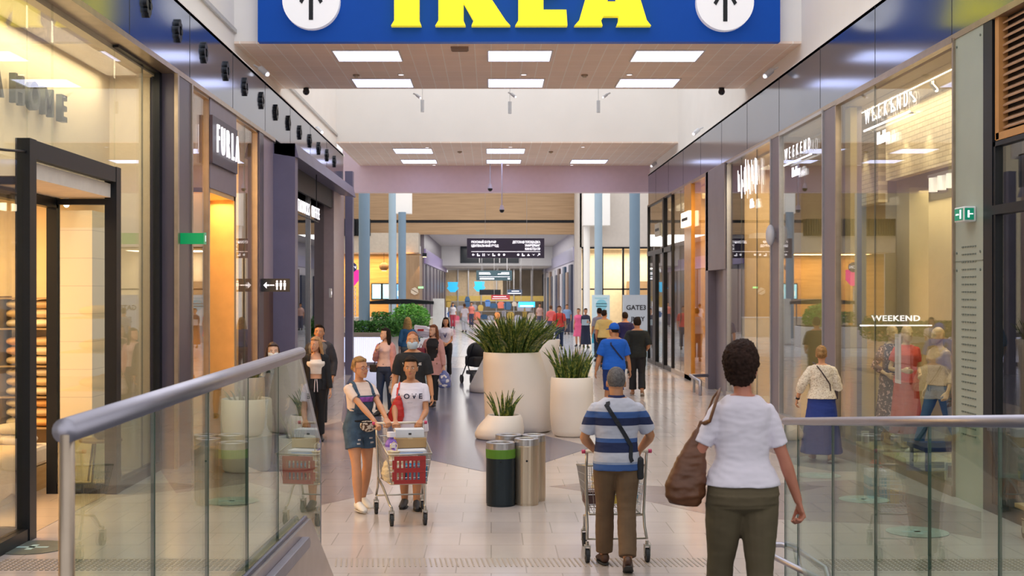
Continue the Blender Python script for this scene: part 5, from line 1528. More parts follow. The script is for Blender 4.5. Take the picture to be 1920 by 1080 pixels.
goods(tr1, (-.05, .42, .69), MB().box(-.16, .16, -.14, .14, 0, .05), 'white_carton', mat('carton_white2', (.66, .68, .74), .6), 'thin white carton under the brown cardboard box', 'box', .02, [('printed_band', MB().box(-.12, .12, .14, .142, .01, .03), mat('print_blue', (.2, .35, .7), .5))])
def bottle(h, r): return MB().lathe([(r * .9, 0), (r, .01), (r, h * .65), (r * .75, h * .78), (r * .4, h * .84), (r * .4, h * .92)], n=20)
goods(tr1, (.14, .42, .60), bottle(.30, .065), 'detergent_bottle', mat('purple_plastic', (.24, .12, .55), .4, var=.15), 'large purple plastic bottle with a pale cap in the trolley', 'bottle', 0, [('bottle_cap', MB().cyl((0, 0, .27), .045, .05, 18), mat('cap_white', (.8, .78, .85), .4)), ('bottle_label', MB().lathe([(.067, .06), (.067, .17)], n=20, cap=False), mat('label_lilac', (.6, .55, .8), .5))])
goods(tr1, (.14, .56, .56), bottle(.24, .045), 'detergent_bottle', mat('purple_plastic2', (.30, .16, .60), .4), 'smaller lilac bottle in front of the large purple one', 'bottle', 0, [('bottle_cap', MB().cyl((0, 0, .215), .03, .04, 18), mat('cap_white', (.8, .78, .85)))])
goods(tr1, (-.10, .62, .44), MB().box(-.10, .12, -.08, .08, 0, .17), 'food_package', mat('pack_blue', (.03, .22, .40), .5, var=.3), 'blue package behind the red panel in the trolley', 'package', 0)
goods(tr1, (-.17, .50, .44), MB().box(-.035, .035, -.05, .05, 0, .24), 'food_carton', bands('carton_teal', [(0, (.6, .55, .1)), (.08, (.02, .25, .25)), (.16, (.7, .75, .7)), (.2, (.02, .35, .3))]), 'teal and yellow carton at the right side of the trolley basket', 'carton', 0)
bagm = MB()
for k in range(1): bagm.lathe([(.09, 0), (.12, .04), (.13, .12), (.10, .20), (.05, .26), (.07, .31)], n=24)
bg = remesh(bagm, 'body', mat('bag_cream', (.66, .55, .36), .5, var=.1), None, .008, 1, .012, 14)
o = thing('carrier_bag', inT(tr1, (.135, .62, .44)), 'crumpled cream carrier bag at the left front of the trolley basket', 'bag'); bg.parent = o
bg2 = MB().tube([(-.03, 0, .30), (-.035, 0, .37), (0, 0, .40), (.035, 0, .37), (.03, 0, .30)], .006, 6).build('bag_handle', mat('bag_cream', (.6, .5, .36)), o)

tr2 = trolley('chrome shopping trolley seen from behind, pushed by the man in the striped polo', 1.105, 11.27, 4, red=False, w0=.53)
goods(tr2, (.17, .50, .44), MB().box(-.07, .09, -.12, .12, 0, .30), 'tissue_pack', bands('pack_stripes', [(0, (.65, .65, .62)), (.05, (.05, .35, .55)), (.13, (.75, .78, .8)), (.16, (.05, .30, .5)), (.24, (.7, .75, .78))]), 'blue and white wrapped pack in the trolley of the man', 'package')
goods(tr2, (.05, .45, .44), MB().box(-.05, .05, -.10, .10, 0, .12), 'food_package', mat('pack_yellow', (.55, .40, .08), .5, var=.3), 'small yellow package low in the trolley of the man', 'package')
goods(tr2, (-.16, .45, .44), MB().box(-.06, .08, -.12, .12, 0, .12), 'food_package', mat('pack_dark', (.10, .05, .05), .5, var=.3), 'small dark package low left in the trolley of the man', 'package')
goods(tr2, (.13, .72, .46), MB().lathe([(.05, 0), (.06, .02), (.06, .30), (.03, .34)], n=18), 'red_tub', mat('tub_red', (.6, .12, .06), .5), 'tall orange red tub at the far end of the trolley of the man', 'tub')
bg = remesh(MB().lathe([(.08, 0), (.11, .05), (.10, .22), (.05, .30), (.06, .33)], n=24), 'body', mat('bag_cream', (.6, .5, .36)), None, .008, 1, .012, 14)
o = thing('carrier_bag', inT(tr2, (-.02, .68, .44)), 'cream carrier bag in the trolley of the man, seen between his legs', 'bag'); bg.parent = o
MB().tube([(-.03, 0, .32), (0, 0, .38), (.03, 0, .32)], .006, 6).build('bag_handle', mat('bag_cream', (.6, .5, .36)), o)

# a flat cart standing inside the right hand dark shop
t = thing('flatbed_cart', (5.15, 12.0, 0), 'flat wooden cart with a dark caster at the lower right edge', 'cart')
MB().box(-.1, 1.2, -.35, .35, .30, .34).build('deck', wood('deck_wood', (.42, .28, .14), (.5, .34, .18)), t)
MB().box(-.14, 1.24, -.39, .39, .24, .30).build('deck_frame', M_black, t)
for x in (-.02, 1.1):
    for y in (-.28, .28): caster(t, x, y, .07)
for x in (-.02, 1.1):
    for y in (-.28, .28): MB().box(x - .03, x + .03, y - .03, y + .03, .19, .24).build('caster_plate', M_frame, t)

# stroller by the far planter
t = thing('baby_stroller', (PX(893, 0, 33.2).x, 33.2, 0), 'black baby stroller half hidden behind the largest planter', 'stroller', None, R(200))
g = MB().ball((0, .05, .82), (.26, .34, .26), 16, 12).build('hood', mat('stroller_black', (.015, .015, .018), .8), t, True)
MB().box(-.22, .22, -.30, .45, .45, .72).build('carrycot', mat('stroller_black', (.015, .015, .018)), t, bevel=.05)
MB().box(-.2, .2, -.25, .35, .24, .34).build('basket', mat('stroller_grey', (.12, .12, .13), .8), t, bevel=.02)
for s in (-1, 1):
    MB().tube([(s * .27, -.35, .18), (s * .27, .1, .6), (s * .26, .55, 1.05)], .016, 8).build('side_frame', M_black, t)
    MB().tube([(s * .27, .45, .16), (s * .27, .1, .5)], .016, 8).build('leg', M_black, t)
    MB().tube([(s * .27 - .02, .45, .15), (s * .27 + .02, .45, .15)], .15, 24).build('rear_wheel', M_rub, t)
    MB().tube([(s * .27 - .02, -.38, .11), (s * .27 + .02, -.38, .11)], .11, 24).build('front_wheel', M_rub, t)
MB().tube([(-.26, .55, 1.05), (.26, .55, 1.05)], .018, 10).build('push_bar', mat('push_foam', (.05, .05, .05), .9), t)

# ------------------------------------------------------------------ shop contents: home textiles
M_shelf = mat('shelf_metal', (.34, .25, .15), .5)
t = thing('shelf_unit', (-6.35, 16.75, 0), 'tall shelf unit filled with pillows at the back of the home textiles shop', 'shelf')
SHZ = (.16, .62, 1.02, 1.42, 1.905, 2.30)
for X in (-1.3, -.02, .72): MB().box(X - .015, X + .015, -.22, .22, 0, 2.32).build('upright', M_shelf, t)
for z in SHZ: MB().box(-1.3, .74, -.22, .22, z - .02, z).build('shelf_board', M_shelf, t)
pc = [(.66, .58, .46), (.60, .50, .38), (.70, .64, .54), (.58, .44, .28), (.66, .38, .16), (.60, .54, .44)]
names = ('lowest', 'second', 'third', 'fourth', 'top')
proto = None; rnd = random.Random(9)
for si in range(1, 5):
    for ci, cx in enumerate((-.98, -.45, .18, .52)):
        for k in range(3):
            z = SHZ[si] + .002 + k * .125
            g = MB().ball((0, 0, .060), (.155 if cx > 0 else .24, .19, .062), 16, 10)
            g.v = [Vector((max(-.15, min(.15, v.x * 1.15)) if cx > 0 else v.x, v.y, v.z)) for v in g.v]
            c = rnd.randrange(6)
            o = g.build('pillow', mat('pillow_%d' % c, pc[c], .85, bump=.3), None, True)
            o.location = (-6.35 + cx, 16.75, z)
            tag(o, 'soft folded pillow, %s of three, %s shelf, %s column of the shelf unit' % (('bottom', 'middle', 'top')[k], names[si], ('leftmost', 'second', 'third', 'rightmost')[ci]), 'pillow', 'pillows on the shelf unit')
t = thing('bed', (-6.35, 14.6, 0), 'display bed with a peach blanket in the home textiles shop', 'bed')
MB().box(-.9, .95, -1.3, 1.2, .0, .28).build('bed_base', wood('bed_wood', (.42, .26, .10), (.5, .32, .14)), t)
MB().box(-.88, .93, -1.28, 1.18, .28, .52).build('mattress', mat('linen', (.80, .70, .55), .9), t, bevel=.05)
bl = MB()
rings = []
for i in range(15):
    u = i / 14; y = -1.31 + u * 1.7
    prof = [(-.93, .14), (-.92, .50), (-.80, .575), (0, .60), (.85, .575), (.985, .50), (1.0 + .02 * math.sin(i * 1.9), .10 + .03 * math.sin(i))]
    rings.append([Vector((x, y, z + .012 * math.sin(i * 1.3 + x * 4))) for x, z in prof] + [Vector((x * .985, y, z - .02)) for x, z in reversed(prof)])
bl.loft(rings); bl.build('blanket', mat('peach_blanket', (.82, .60, .34), .9, bump=.4), t, True)
for i, (x, z, c) in enumerate(((.62, .60, 2), (.3, .62, 0), (.60, .73, 5))):
    o = MB().ball((0, 0, .06), (.26, .17, .075), 16, 10).build('pillow', mat('pillow_%d' % c, pc[c]), None, True); o.location = (-6.35 + x, 15.45, z - (.06 if i < 2 else .07))
    tag(o, 'plump cushion lying on the display bed, %s' % ('right one below', 'left one', 'right one on top')[i], 'cushion', 'cushions on the display bed')
t = thing('display_shelf', (-5.8, 10.4, 0), 'open glass and metal display rack near the shop window at the left edge', 'rack')
for X in (-.5, .5):
    for Y in (-1.2, 1.2): MB().box(X - .015, X + .015, Y - .015, Y + .015, 0, 2.2).build('upright', M_shelf, t)
for z in (.45, .95, 1.5, 2.0): MB().box(-.5, .5, -1.2, 1.2, z - .015, z).build('shelf_board', mat('rack_board', (.55, .48, .38), .4), t)
for i in range(12):
    z = (.452, .952, 1.502, 2.002)[i // 3]; Y = 9.6 + (i % 3) * .8
    o = MB().ball((0, 0, .09), (.3, .30, .088), 14, 9).build('pillow', mat('pillow_%d' % (i % 6), pc[i % 6]), None, True); o.location = (-5.8, Y, z)
    tag(o, 'pale cushion on the display rack at the left edge, %s shelf, %s' % (names[i // 3], ('near', 'middle', 'far')[i % 3]), 'cushion', 'cushions on the display rack')
# window table with vase
t = thing('side_table', (-4.85, 15.9, 0), 'small round dark side table in the window right of the portal', 'table')
MB().cyl((0, 0, .52), .26, .025, 28).build('tabletop', wood('table_wood', (.18, .12, .07), (.24, .16, .1)), t)
for k in range(3):
    a = k * 2.094 + .4; MB().tube([(.15 * math.cos(a), .15 * math.sin(a), .52), (.26 * math.cos(a), .26 * math.sin(a), 0)], .013, 8).build('leg', M_black, t)
o = MB().lathe([(.04, 0), (.08, .03), (.09, .12), (.05, .22), (.03, .28), (.045, .32)], n=24).build('vase', mat('vase_dark', (.05, .045, .04), .3), None, True); o.location = (-4.85, 15.9, .546)
tag(o, 'dark vase standing on the side table in the shop window', 'vase')
t = thing('ceiling_track', (-6.1, 15.9, 3.60), 'white spotlight track above the pillow shelves in the shop', 'track light')
MB().box(-.9, .9, -.02, .02, 0, .03).build('track', mat('track_white', (.7, .66, .6), .5), t)
for X in (-.1, .25, .55, .8):
    sp_ = MB().tube([(X, 0, -.03), (X + .05, -.08, -.14)], .045, 14).tube([(X, 0, 0), (X, 0, -.05)], .01, 6).build('spot_head', mat('track_white', (.7, .66, .6)), t)
    MB().ball((X + .052, -.085, -.147), .036, 10, 8).build('bulb', emit('warm_lamp', (1, .9, .7), 5), sp_)
# handbag window
o = thing('handbag_poster', (-4.62, 18.75, 1.75), 'tall print of a dark red handbag in the handbag shop window', 'poster')
MB().box(-.02, .02, -.45, .45, 0, 2.0).build('poster_board', mat('poster_cream', (.66, .50, .34), .6), o)
g = MB().prism([(.025, -.22, .15), (.025, .24, .15), (.025, .20, .95), (.025, -.12, .95)], (.02, 0, 0)).build('printed_bag', mat('maroon', (.20, .02, .05), .5), o)
MB().tube([(.03, -.08, .95), (.03, -.06, 1.3), (.03, .03, 1.42), (.03, .12, 1.3), (.03, .14, .95)], .02, 8).build('printed_handle', mat('maroon', (.2, .02, .05)), o)
t = thing('display_shelf', (-5.2, 20.0, 0), 'lit glass shelf with handbags behind the handbag shop window', 'rack')
for z in (.6, 1.1, 1.6, 2.1): MB().box(-.3, .3, 1.6, 3.0, z - .01, z).build('shelf_board', mat('shelf_white', (.8, .75, .65), .4), t)
for Y in (1.6, 3.0): MB().box(-.3, .3, Y - .02, Y, 0, 2.4).build('upright', gold, t)
bc = [(.55, .05, .05), (.75, .60, .45), (.08, .06, .06), (.6, .3, .12)]
for i in range(8):
    z = (.6, 1.1, 1.6, 2.1)[i // 2]; Y = 20 + 1.95 + (i % 2) * .7
    o = thing('handbag', (-5.15, Y, z), 'small handbag on the lit shelf, %s board, %s' % (('lowest', 'second', 'third', 'top')[i // 2], ('nearer', 'farther')[i % 2]), 'handbag', 'handbags on the lit shelf')
    MB().prism([(-.06, -.16, 0), (-.06, .16, 0), (-.04, .13, .2), (-.04, -.13, .2)], (.12, 0, 0)).build('bag_body', mat('handbag_%d' % (i % 4), bc[i % 4], .4), o, bevel=.01)
    MB().tube([(0, -.08, .2), (0, -.06, .3), (0, .06, .3), (0, .08, .2)], .008, 6).build('bag_handle', mat('handbag_%d' % (i % 4), bc[i % 4]), o)
# dress shop furniture
for i, (x, y, lab) in enumerate(((5.85, 19.1, 'left one under the dressed mannequins'), (5.75, 17.75, 'right one, nearer'))):
    t = thing('window_plinth', (x, y, 0), 'low pale plinth in the dress shop window, ' + lab, 'plinth')
    MB().box(-.33, .55, -.5, .5, 0, .09).build('plinth_block', mat('plinth_olive', (.50, .46, .30), .6), t, bevel=.01)
    MB().box(-.36, -.33, -.5, .5, 0, .03).build('plinth_edge', M_alu, t)
for i, (px, py, d) in enumerate(((1622, 868, 18.4), (1780, 922, 15.9))):
    X = 5.5
    t = thing('price_stand', (X, FPX * X / (px - VX), 0), 'small white price stand on the window floor, %s' % ('farther one by the left mullion', 'nearer one by the sage pier')[i], 'sign stand')
    MB().box(-.05, .05, -.03, .03, .09, .33).build('card', mat('card_white', (.72, .68, .58), .5), t); MB().box(-.07, .07, -.05, .05, 0, .09).build('stand_foot', M_black, t)
    MB().box(-.03, .03, -.035, -.03, .15, .29).build('printed_text', mat('print_brown', (.3, .2, .12), .6), t)
t = thing('window_bench', (5.95, 16.6, 0), 'dark blue low bench in the dress shop window', 'bench')
MB().box(-.45, .45, -.35, .35, .34, .40).build('seat', mat('navy_seat', (.03, .04, .09), .5), t, bevel=.01)
for X in (-.4, .4):
    for Y in (-.3, .3): MB().box(X - .02, X + .02, Y - .02, Y + .02, 0, .34).build('leg', M_black, t)
t = thing('window_poster', (5.45, 17.15, 1.15), 'narrow vertical white strip poster stuck inside the dress shop window', 'poster')
a_ = (1722 - VX)
MB().box(-.004, .004, -.12, .12, 0, .66).build('strip', mat('strip_white', (.78, .76, .80), .5), t)
MB().box(-.006, -.004, -.04, .04, .05, .61).build('printed_text', mat('strip_print', (.62, .6, .64), .6), t)
t = thing('ceiling_track', (5.85, 17.4, 5.18), 'track with small spots along the dress shop window ceiling', 'track light')
MB().box(-.02, .02, -2.4, 6.0, 0, .03).build('track', M_alu, t)
for k in range(9):
    Y = -2.2 + k * .9
    s_ = MB().tube([(0, Y, 0), (0, Y, -.05), (.06, Y, -.12)], .03, 10).build('spot_head', M_alu, t); MB().ball((.065, Y, -.125), .026, 8, 6).build('bulb', emit('warm_lamp', (1, .9, .7), 5), s_)
for k in range(7):
    l = bpy.data.lights.new('brick_spot', 'SPOT'); l.energy = 45; l.color = (1, .85, .6); l.spot_size = R(42); l.spot_blend = .5; l.shadow_soft_size = .05
    o = bpy.data.objects.new('brick_spot', l); COL.objects.link(o); o.location = (6.08, 15.4 + k * 1.05, 5.12); o.rotation_euler = (0, R(-12), 0)
t = thing('spot_cluster', (6.3, 17.9, 3.9), 'row of three small white ceiling spots under the brick bulkhead', 'track light')
MB().box(-.03, .03, -.5, .5, .1, .15).build('track', M_alu, t)
for k in range(3): MB().cyl((0, -.35 + k * .35, -.1), .06, .2, 14).build('spot_head', mat('spot_white_lit', (.75, .72, .68), .4, emis=(1, .9, .75), es=.8), t)
# floor stickers
for i, (x, y, r) in enumerate(((60, 1027, .33), (1535, 892, .28), (1620, 937, .28), (1720, 998, .3), (435, 940, .3))):
    p = FL(x, y); c = mat('sticker_teal', (.30, .38, .36), .4, var=.2) if i else mat('sticker_grey', (.13, .15, .13), .4, var=.2)
    t = thing('floor_sticker', (p.x, p.y, .003), 'round floor sticker %s' % ('by the home textiles shop door, lower left', 'teal, farthest behind the right balustrade', 'teal, middle one behind the right balustrade', 'teal, nearest behind the right balustrade', 'teal, behind the left balustrade')[i], 'floor sticker', None)
    MB().cyl((0, 0, 0), r, .003, 32).build('disc', c, t)
    MB().box(-.15, .15, -.03, .03, .003, .0045).box(-.03, .03, -.12, .12, .003, .0045).build('printed_mark', mat('sticker_print', (.35, .5, .5), .5), t)
# rails and displays glimpsed inside the far right shops
t = thing('clothes_rail', (6.6, 33.5, 0), 'clothes rail inside the honey lit shop on the right', 'rail')
MB().box(-.02, .02, -1.5, 1.5, 1.5, 1.54).build('rail_bar', gold, t)
for Y in (-1.5, 1.5): MB().box(-.02, .02, Y - .02, Y + .02, 0, 1.5).build('upright', gold, t)
for i in range(10):
    o = MB().prism([(-.2, 0, 0), (-.22, 0, .7), (-.08, 0, .86), (.08, 0, .86), (.22, 0, .7), (.2, 0, 0)], (0, .07, 0)).build('hanging_garment', mat('cloth_%d' % (i % 8), cl_[i % 8]), None)
    o.location = (6.6, 32.2 + i * .28, .64); tag(o, 'garment on the rail inside the honey lit shop on the right', 'garment', 'garments on the honey shop rail')
# ------------------------------------------------------------------ people
H_blond = mat('hair_blond', (.42, .26, .10), .75, spec=.15, var=.3, scale=30); H_dark = mat('hair_dark', (.022, .014, .010), .75, spec=.15, var=.3, scale=30)
H_brown = mat('hair_brown', (.10, .045, .022), .75, spec=.15, var=.3, scale=30); H_grey = mat('hair_grey', (.13, .12, .12), .75, spec=.15, var=.35, scale=50)
H_auburn = mat('hair_auburn', (.16, .06, .028), .75, spec=.15, var=.3, scale=30); H_dirty = mat('hair_dark_blond', (.30, .17, .07), .75, spec=.15, var=.35, scale=30)
H_curl = mat('hair_curly_dark', (.028, .014, .010), .75, spec=.15, var=.4, scale=40)
C_white = mat('cotton_white', (.76, .71, .80), .85, var=.02); C_black = mat('cotton_black', (.012, .013, .017), .85)
C_olive = mat('olive_twill', (.12, .092, .052), .85, var=.1); C_brown = mat('brown_trousers', (.135, .080, .042), .85, var=.15)
C_denim = mat('denim_blue', (.045, .085, .14), .85, var=.25, scale=14); C_denimd = mat('denim_dark', (.015, .03, .075), .85, var=.2)
C_blue = mat('royal_blue_cotton', (.006, .12, .62), .8, var=.04); C_navy = mat('navy_cotton', (.012, .014, .10), .85)
C_pink = mat('dusty_pink', (.56, .28, .27), .7, var=.08); C_pinkc = mat('pink_trench', (.55, .30, .29), .8, var=.06)
LEATHER = mat('brown_leather', (.14, .052, .022), .42, var=.2, scale=8, bump=.2, bscale=30)
W1 = (.52, .53, .62); NV = (.012, .022, .085); BL = (.045, .11, .33); LV = (.50, .52, .63)
polo = bands('polo_stripes', [(.70, BL), (.905, (.30, .36, .52)), (.925, W1), (1.005, NV), (1.09, BL), (1.125, LV), (1.235, NV), (1.30, BL), (1.352, W1), (1.50, W1)])

# 1 the woman walking away in the foreground
P = person('woman walking away in white T-shirt and olive trousers with brown shoulder bag', 1.295, 6.6, .464, 4, 1.63, False, 'red', .006, .94, hips=1.12, arm=1.06, shw=.128,
           rh=(1.59, 6.60, 1.275), lh=(1.02, 6.78, 1.38), rel=(.25, -1, 0), lel=(-.25, -1, 0), rcurl=.75, lcurl=.9, rf=(.10, -.06, .085), lf=(-.09, .22, .085), head=(-24, -6),
           top=dict(m=C_white, z=.955, sl=.72, e=.020, se=.010, flare=.05, neck=1.435, c=.006), bottom=('trousers', C_olive, 1.93, .99), thigh=1.08, hair=('curly', H_curl), glasses=True, shoes='shoe_dark', toe=(0, 0))
# shoulder bag: body, gusset and long strap over the left shoulder
bx, by, bz = 1.012, 6.60, 1.42
t = thing('shoulder_bag', (bx, by, 1.27), 'slouchy brown leather shoulder bag hanging at the side of the foreground woman', 'bag')
def rel(p): return Vector(p) - Vector((bx, by, 1.27))
g = MB()
zr = [(0, .055, .045, .0), (.015, .085, .060, -.010), (.06, .106, .070, -.014), (.13, .104, .064, -.004), (.20, .088, .052, .010), (.27, .068, .038, .028), (.34, .046, .026, .048), (.40, .026, .018, .066), (.44, .014, .012, .074)]
g.loft([[Vector((xo + hw * math.cos(2 * math.pi * i / 20), hd * math.sin(2 * math.pi * i / 20), z)) for i in range(20)] for z, hw, hd, xo in zr])
b_ = remesh(g, 'bag_body', LEATHER, t, .007, 3, .008, 10)
zs = P['sh'][-1]
shp = Matrix.Translation(P['root'].location) @ Matrix.Rotation(R(4), 4, 'Z') @ (Vector((-.135, .0, 1.452)) * P['k'])
top_ = rel(shp)
MB().tube([Vector((.074, -.01, .42)), top_ + Vector((-.055, -.085, -.14)), top_ + Vector((-.01, -.055, -.02)), top_ + Vector((.01, .0, .012)), top_ + Vector((-.01, .06, -.03)), top_ + Vector((-.05, .10, -.15)), Vector((.07, .03, .42))], [(.006, .014)] * 7, 8, hint=(1, 0, 0)).build('bag_strap', LEATHER, t, True)

# 2 the man in the striped polo with his trolley
P = person('man in blue and white striped polo and brown trousers pushing a trolley away', 1.075, 11.0, .0, 2, 1.72, True, 'tan', .006, 1.08,
           rh=inT(tr2, (.20, -.03, .985)), lh=inT(tr2, (-.20, -.03, .985)), rel=(.8, -.5, -.35), lel=(-.8, -.5, -.35), rcurl=.95, lcurl=.95, rpn=(0, -.2, -1), lpn=(0, -.2, -1),
           rf=(.06, -.26, .13), lf=(-.085, .14, .085), toe=(.45, 0), head=(0, 4), top=dict(m=polo, z=.84, sl=.80, e=.014, se=.017, flare=.03, neck=1.45, c=.004),
           bottom=('trousers', C_brown, 1.95, 1.0), hair=('crop', H_grey), shoes='shoe_tan' if False else mat('shoe_brown', (.07, .03, .018), .5))
# crossbody strap and small bag
k = P['k']; g = strap_on(P['top'], [((-.105, -.3, 1.455), (.1, 1, -.1)), ((-.10, -.6, 1.41), (0, 1, 0)), ((-.05, -.6, 1.33), (0, 1, 0)), ((0, -.6, 1.25), (0, 1, 0)), ((.06, -.6, 1.15), (0, 1, 0)), ((.11, -.6, 1.06), (0, 1, 0)), ((.15, -.6, .98), (-.1, 1, 0)), ((.30, -.5, .93), (-.5, 1, 0))], None, C_black, .035)
t = thing('crossbody_bag', (0, 0, 0), 'small black crossbody bag with wide strap on the man in the striped polo', 'bag'); t.location = P['root'].location; t.rotation_euler = P['root'].rotation_euler
g.build('strap', mat('strap_black', (.012, .014, .022), .7), t)
MB().box(.165, .225, -.10, .06, .77, .96).build('bag_body', mat('bag_black', (.015, .015, .02), .6), t, bevel=.02)
g = MB(); 
for a in range(2): g.tube([(0 + .066 * math.cos(q) * 1.0, -.014 + .064 * math.sin(q), 1.468) for q in [2 * math.pi * i / 20 for i in range(20)]], [(.022, .009)] * 20, 8, closed=True, hint=(0, 0, 1)); break
g.build('polo_collar', mat('collar_navy', (.012, .02, .09), .8), P['root'])

# 3 the woman in denim dungarees
P = person('blonde woman in glasses and short denim dungarees holding the trolley handle', -1.44, 14.0, 0, 180 + 37, 1.66, False, 'warm', .006, 1.04,
           rh=inT(tr1, (.265, -.02, .99)), lh=inT(tr1, (.13, -.02, .995)), rcurl=.9, lcurl=.9, rpn=(0, 0, -1), lpn=(0, 0, -1), rel=(.6, .8, -.5), lel=(-.6, -.5, -.6), rf=(.11, .16, .085), lf=(-.11, -.12, .10), toe=(0, .2), head=(8, 0),
           top=dict(m=mat('cotton_peach', (.74, .58, .50), .85), z=1.10, sl=.60, e=.010, se=.014, flare=0), bottom=('shorts', C_denim, .50, 1.14), hair=('bun', H_dirty, .08, -.105), glasses=True, shoes='shoe_white')
tp = P['top']; k = P['k']
bibp = []; n = 9
def patch(o, x0, x1, z0, z1, front, m, name, par, nx=8, nz=8, off=.008, ray_o=1.0):
    tr = bvh_of(o); vs = []; fs = []
    for j in range(nz + 1):
        for i in range(nx + 1):
            x = x0 + (x1 - x0) * i / nx; z = z0 + (z1 - z0) * j / nz
            h = tr.ray_cast(Vector((x, front * ray_o, z)), Vector((0, -front, 0)))
            y = (h[0].y if h[0] else (vs[-1].y - front * off if vs else front * .1)) + front * off
            vs.append(Vector((x, y, z)))
    N = len(vs); vs += [v - Vector((0, front * off * .8, 0)) for v in vs]
    for j in range(nz):
        for i in range(nx):
            a = j * (nx + 1) + i; fs.append((a, a + 1, a + nx + 2, a + nx + 1)); fs.append((a + N, a + nx + 1 + N, a + nx + 2 + N, a + 1 + N))
    edge = [i for i in range(nx + 1)] + [(j + 1) * (nx + 1) - 1 for j in range(1, nz + 1)] + [nz * (nx + 1) + i for i in range(nx - 1, -1, -1)] + [j * (nx + 1) for j in range(nz - 1, 0, -1)]
    for a, b in zip(edge, edge[1:] + edge[:1]): fs.append((a, b, b + N, a + N))
    return MB().add(vs, fs).build(name, m, par, True)
bib = patch(tp, -.115, .115, 1.05, 1.25, 1, C_denim, 'bib', P['root'], off=.014)
patch(bib, -.085, .085, 1.18, 1.235, 1, mat('print_purple', (.30, .08, .42), .7, var=.5, scale=25), 'bib_print', bib, off=.004)
for s in (-1, 1):
    g = strap_on(tp, [((s * .095, .6, 1.22), (0, -1, 0)), ((s * .10, .6, 1.30), (0, -1, 0)), ((s * .105, .5, 1.36), (0, -1, 0)), ((s * .10, .25, 1.55), (0, -.8, -1)), ((s * .095, .0, 1.6), (0, 0, -1)), ((s * .09, -.3, 1.5), (0, 1, -.7)), ((s * .07, -.6, 1.3), (0, 1, 0)), ((s * .03, -.6, 1.12), (0, 1, 0))], None, None, .034)
    g.build('dungaree_strap', C_denim, P['root'])
shp_ = P['bottom']
pt = [(-.085, .78), (-.10, .73), (.075, .77), (.09, .73)]
for (x, z) in pt: patch(shp_, x - .018, x + .022, z - .008, z + .010, 1, mat('denim_frayed', (.5, .5, .52), .9), 'frayed_patch', shp_, 3, 2, .004)
t = thing('waist_bag', (0, 0, 0), 'patterned white and brown waist bag on the woman in dungarees', 'bag'); t.location = P['root'].location; t.rotation_euler = P['root'].rotation_euler
g = MB().ball((-.02, .155, .93), (.105, .045, .075), 18, 12); g.v = [Vector((v.x, v.y, min(v.z, .975))) for v in g.v]
g.build('bag_body', speck('aztec_print', (.70, .62, .52), (.10, .05, .03), 38, .52), t, True)
MB().tube([(-.125, .165, .965), (-.02, .205, .962), (.085, .165, .965)], .006, 6).build('zip', C_black, t)
g = MB(); g.tube([(.165 * math.cos(q), -.005 + .128 * math.sin(q), .965 + .01 * math.sin(q)) for q in [2 * math.pi * i / 28 for i in range(28)]], [(.010, .003)] * 28, 6, closed=True, hint=(0, 0, 1)); g.build('belt', C_black, t)

# 4 the woman in the LOVE T-shirt
P = person('woman in white T-shirt reading LOVE pushing the trolley with the red panel', -.885, 14.10, 0, 180, 1.66, False, 'tan', .006, 1.02,
           rh=inT(tr1, (.045, -.03, .99)), lh=inT(tr1, (-.23, -.03, .99)), rcurl=.95, lcurl=.95, rpn=(0, -.1, -1), lpn=(0, -.1, -1), rel=(.35, -.8, -.5), lel=(-.35, -.8, -.5), rf=(.07, -.02, .085), lf=(-.07, .12, .085), head=(-2, 3),
           top=dict(m=C_white, z=.86, sl=.62, e=.014, se=.016, flare=.04, neck=1.41), bottom=('slim', mat('capri_white', (.55, .5, .5), .85), 1.35), hair=('bun', H_dark, .09, -.10), shoes='shoe_dark')
M_ink = mat('print_navy', (.03, .03, .07), .7)
decal(P['top'], P['root'], M_ink, 'L O V E', .078, 1.232, P['k'], bold=.002, sx=1.05)
decal(P['top'], P['root'], mat('print_grey', (.4, .4, .45), .7), 'forever', .018, 1.165, P['k'])
t = thing('shoulder_bag', (0, 0, 0), 'red shoulder bag hanging on the arm of the woman in the LOVE T-shirt', 'bag'); t.location = P['root'].location; t.rotation_euler = P['root'].rotation_euler
RED = mat('red_leather', (.58, .025, .02), .4, var=.08)
g = MB(); rr = [(.93, .05, .03), (.94, .105, .045), (1.02, .12, .05), (1.10, .10, .042), (1.18, .065, .03), (1.24, .03, .018)]
g.loft([[Vector((.165 - (z - .93) * .12 + hw * .75 * math.cos(2 * math.pi * i / 18), .125 + hd * math.sin(2 * math.pi * i / 18), z)) for i in range(18)] for z, hw, hd in rr])
remesh(g, 'bag_body', RED, t, .008, 2, .005, 12)
g = strap_on(P['top'], [((.145, .5, 1.24), (0, -1, 0)), ((.135, .5, 1.32), (0, -1, 0)), ((.125, .35, 1.42), (0, -1, -.4)), ((.12, .0, 1.6), (0, 0, -1)), ((.125, -.35, 1.42), (0, 1, -.4)), ((.14, -.5, 1.3), (0, 1, 0)), ((.15, -.5, 1.22), (0, 1, 0))], None, None, .018, .004)
g.build('bag_strap', RED, t)

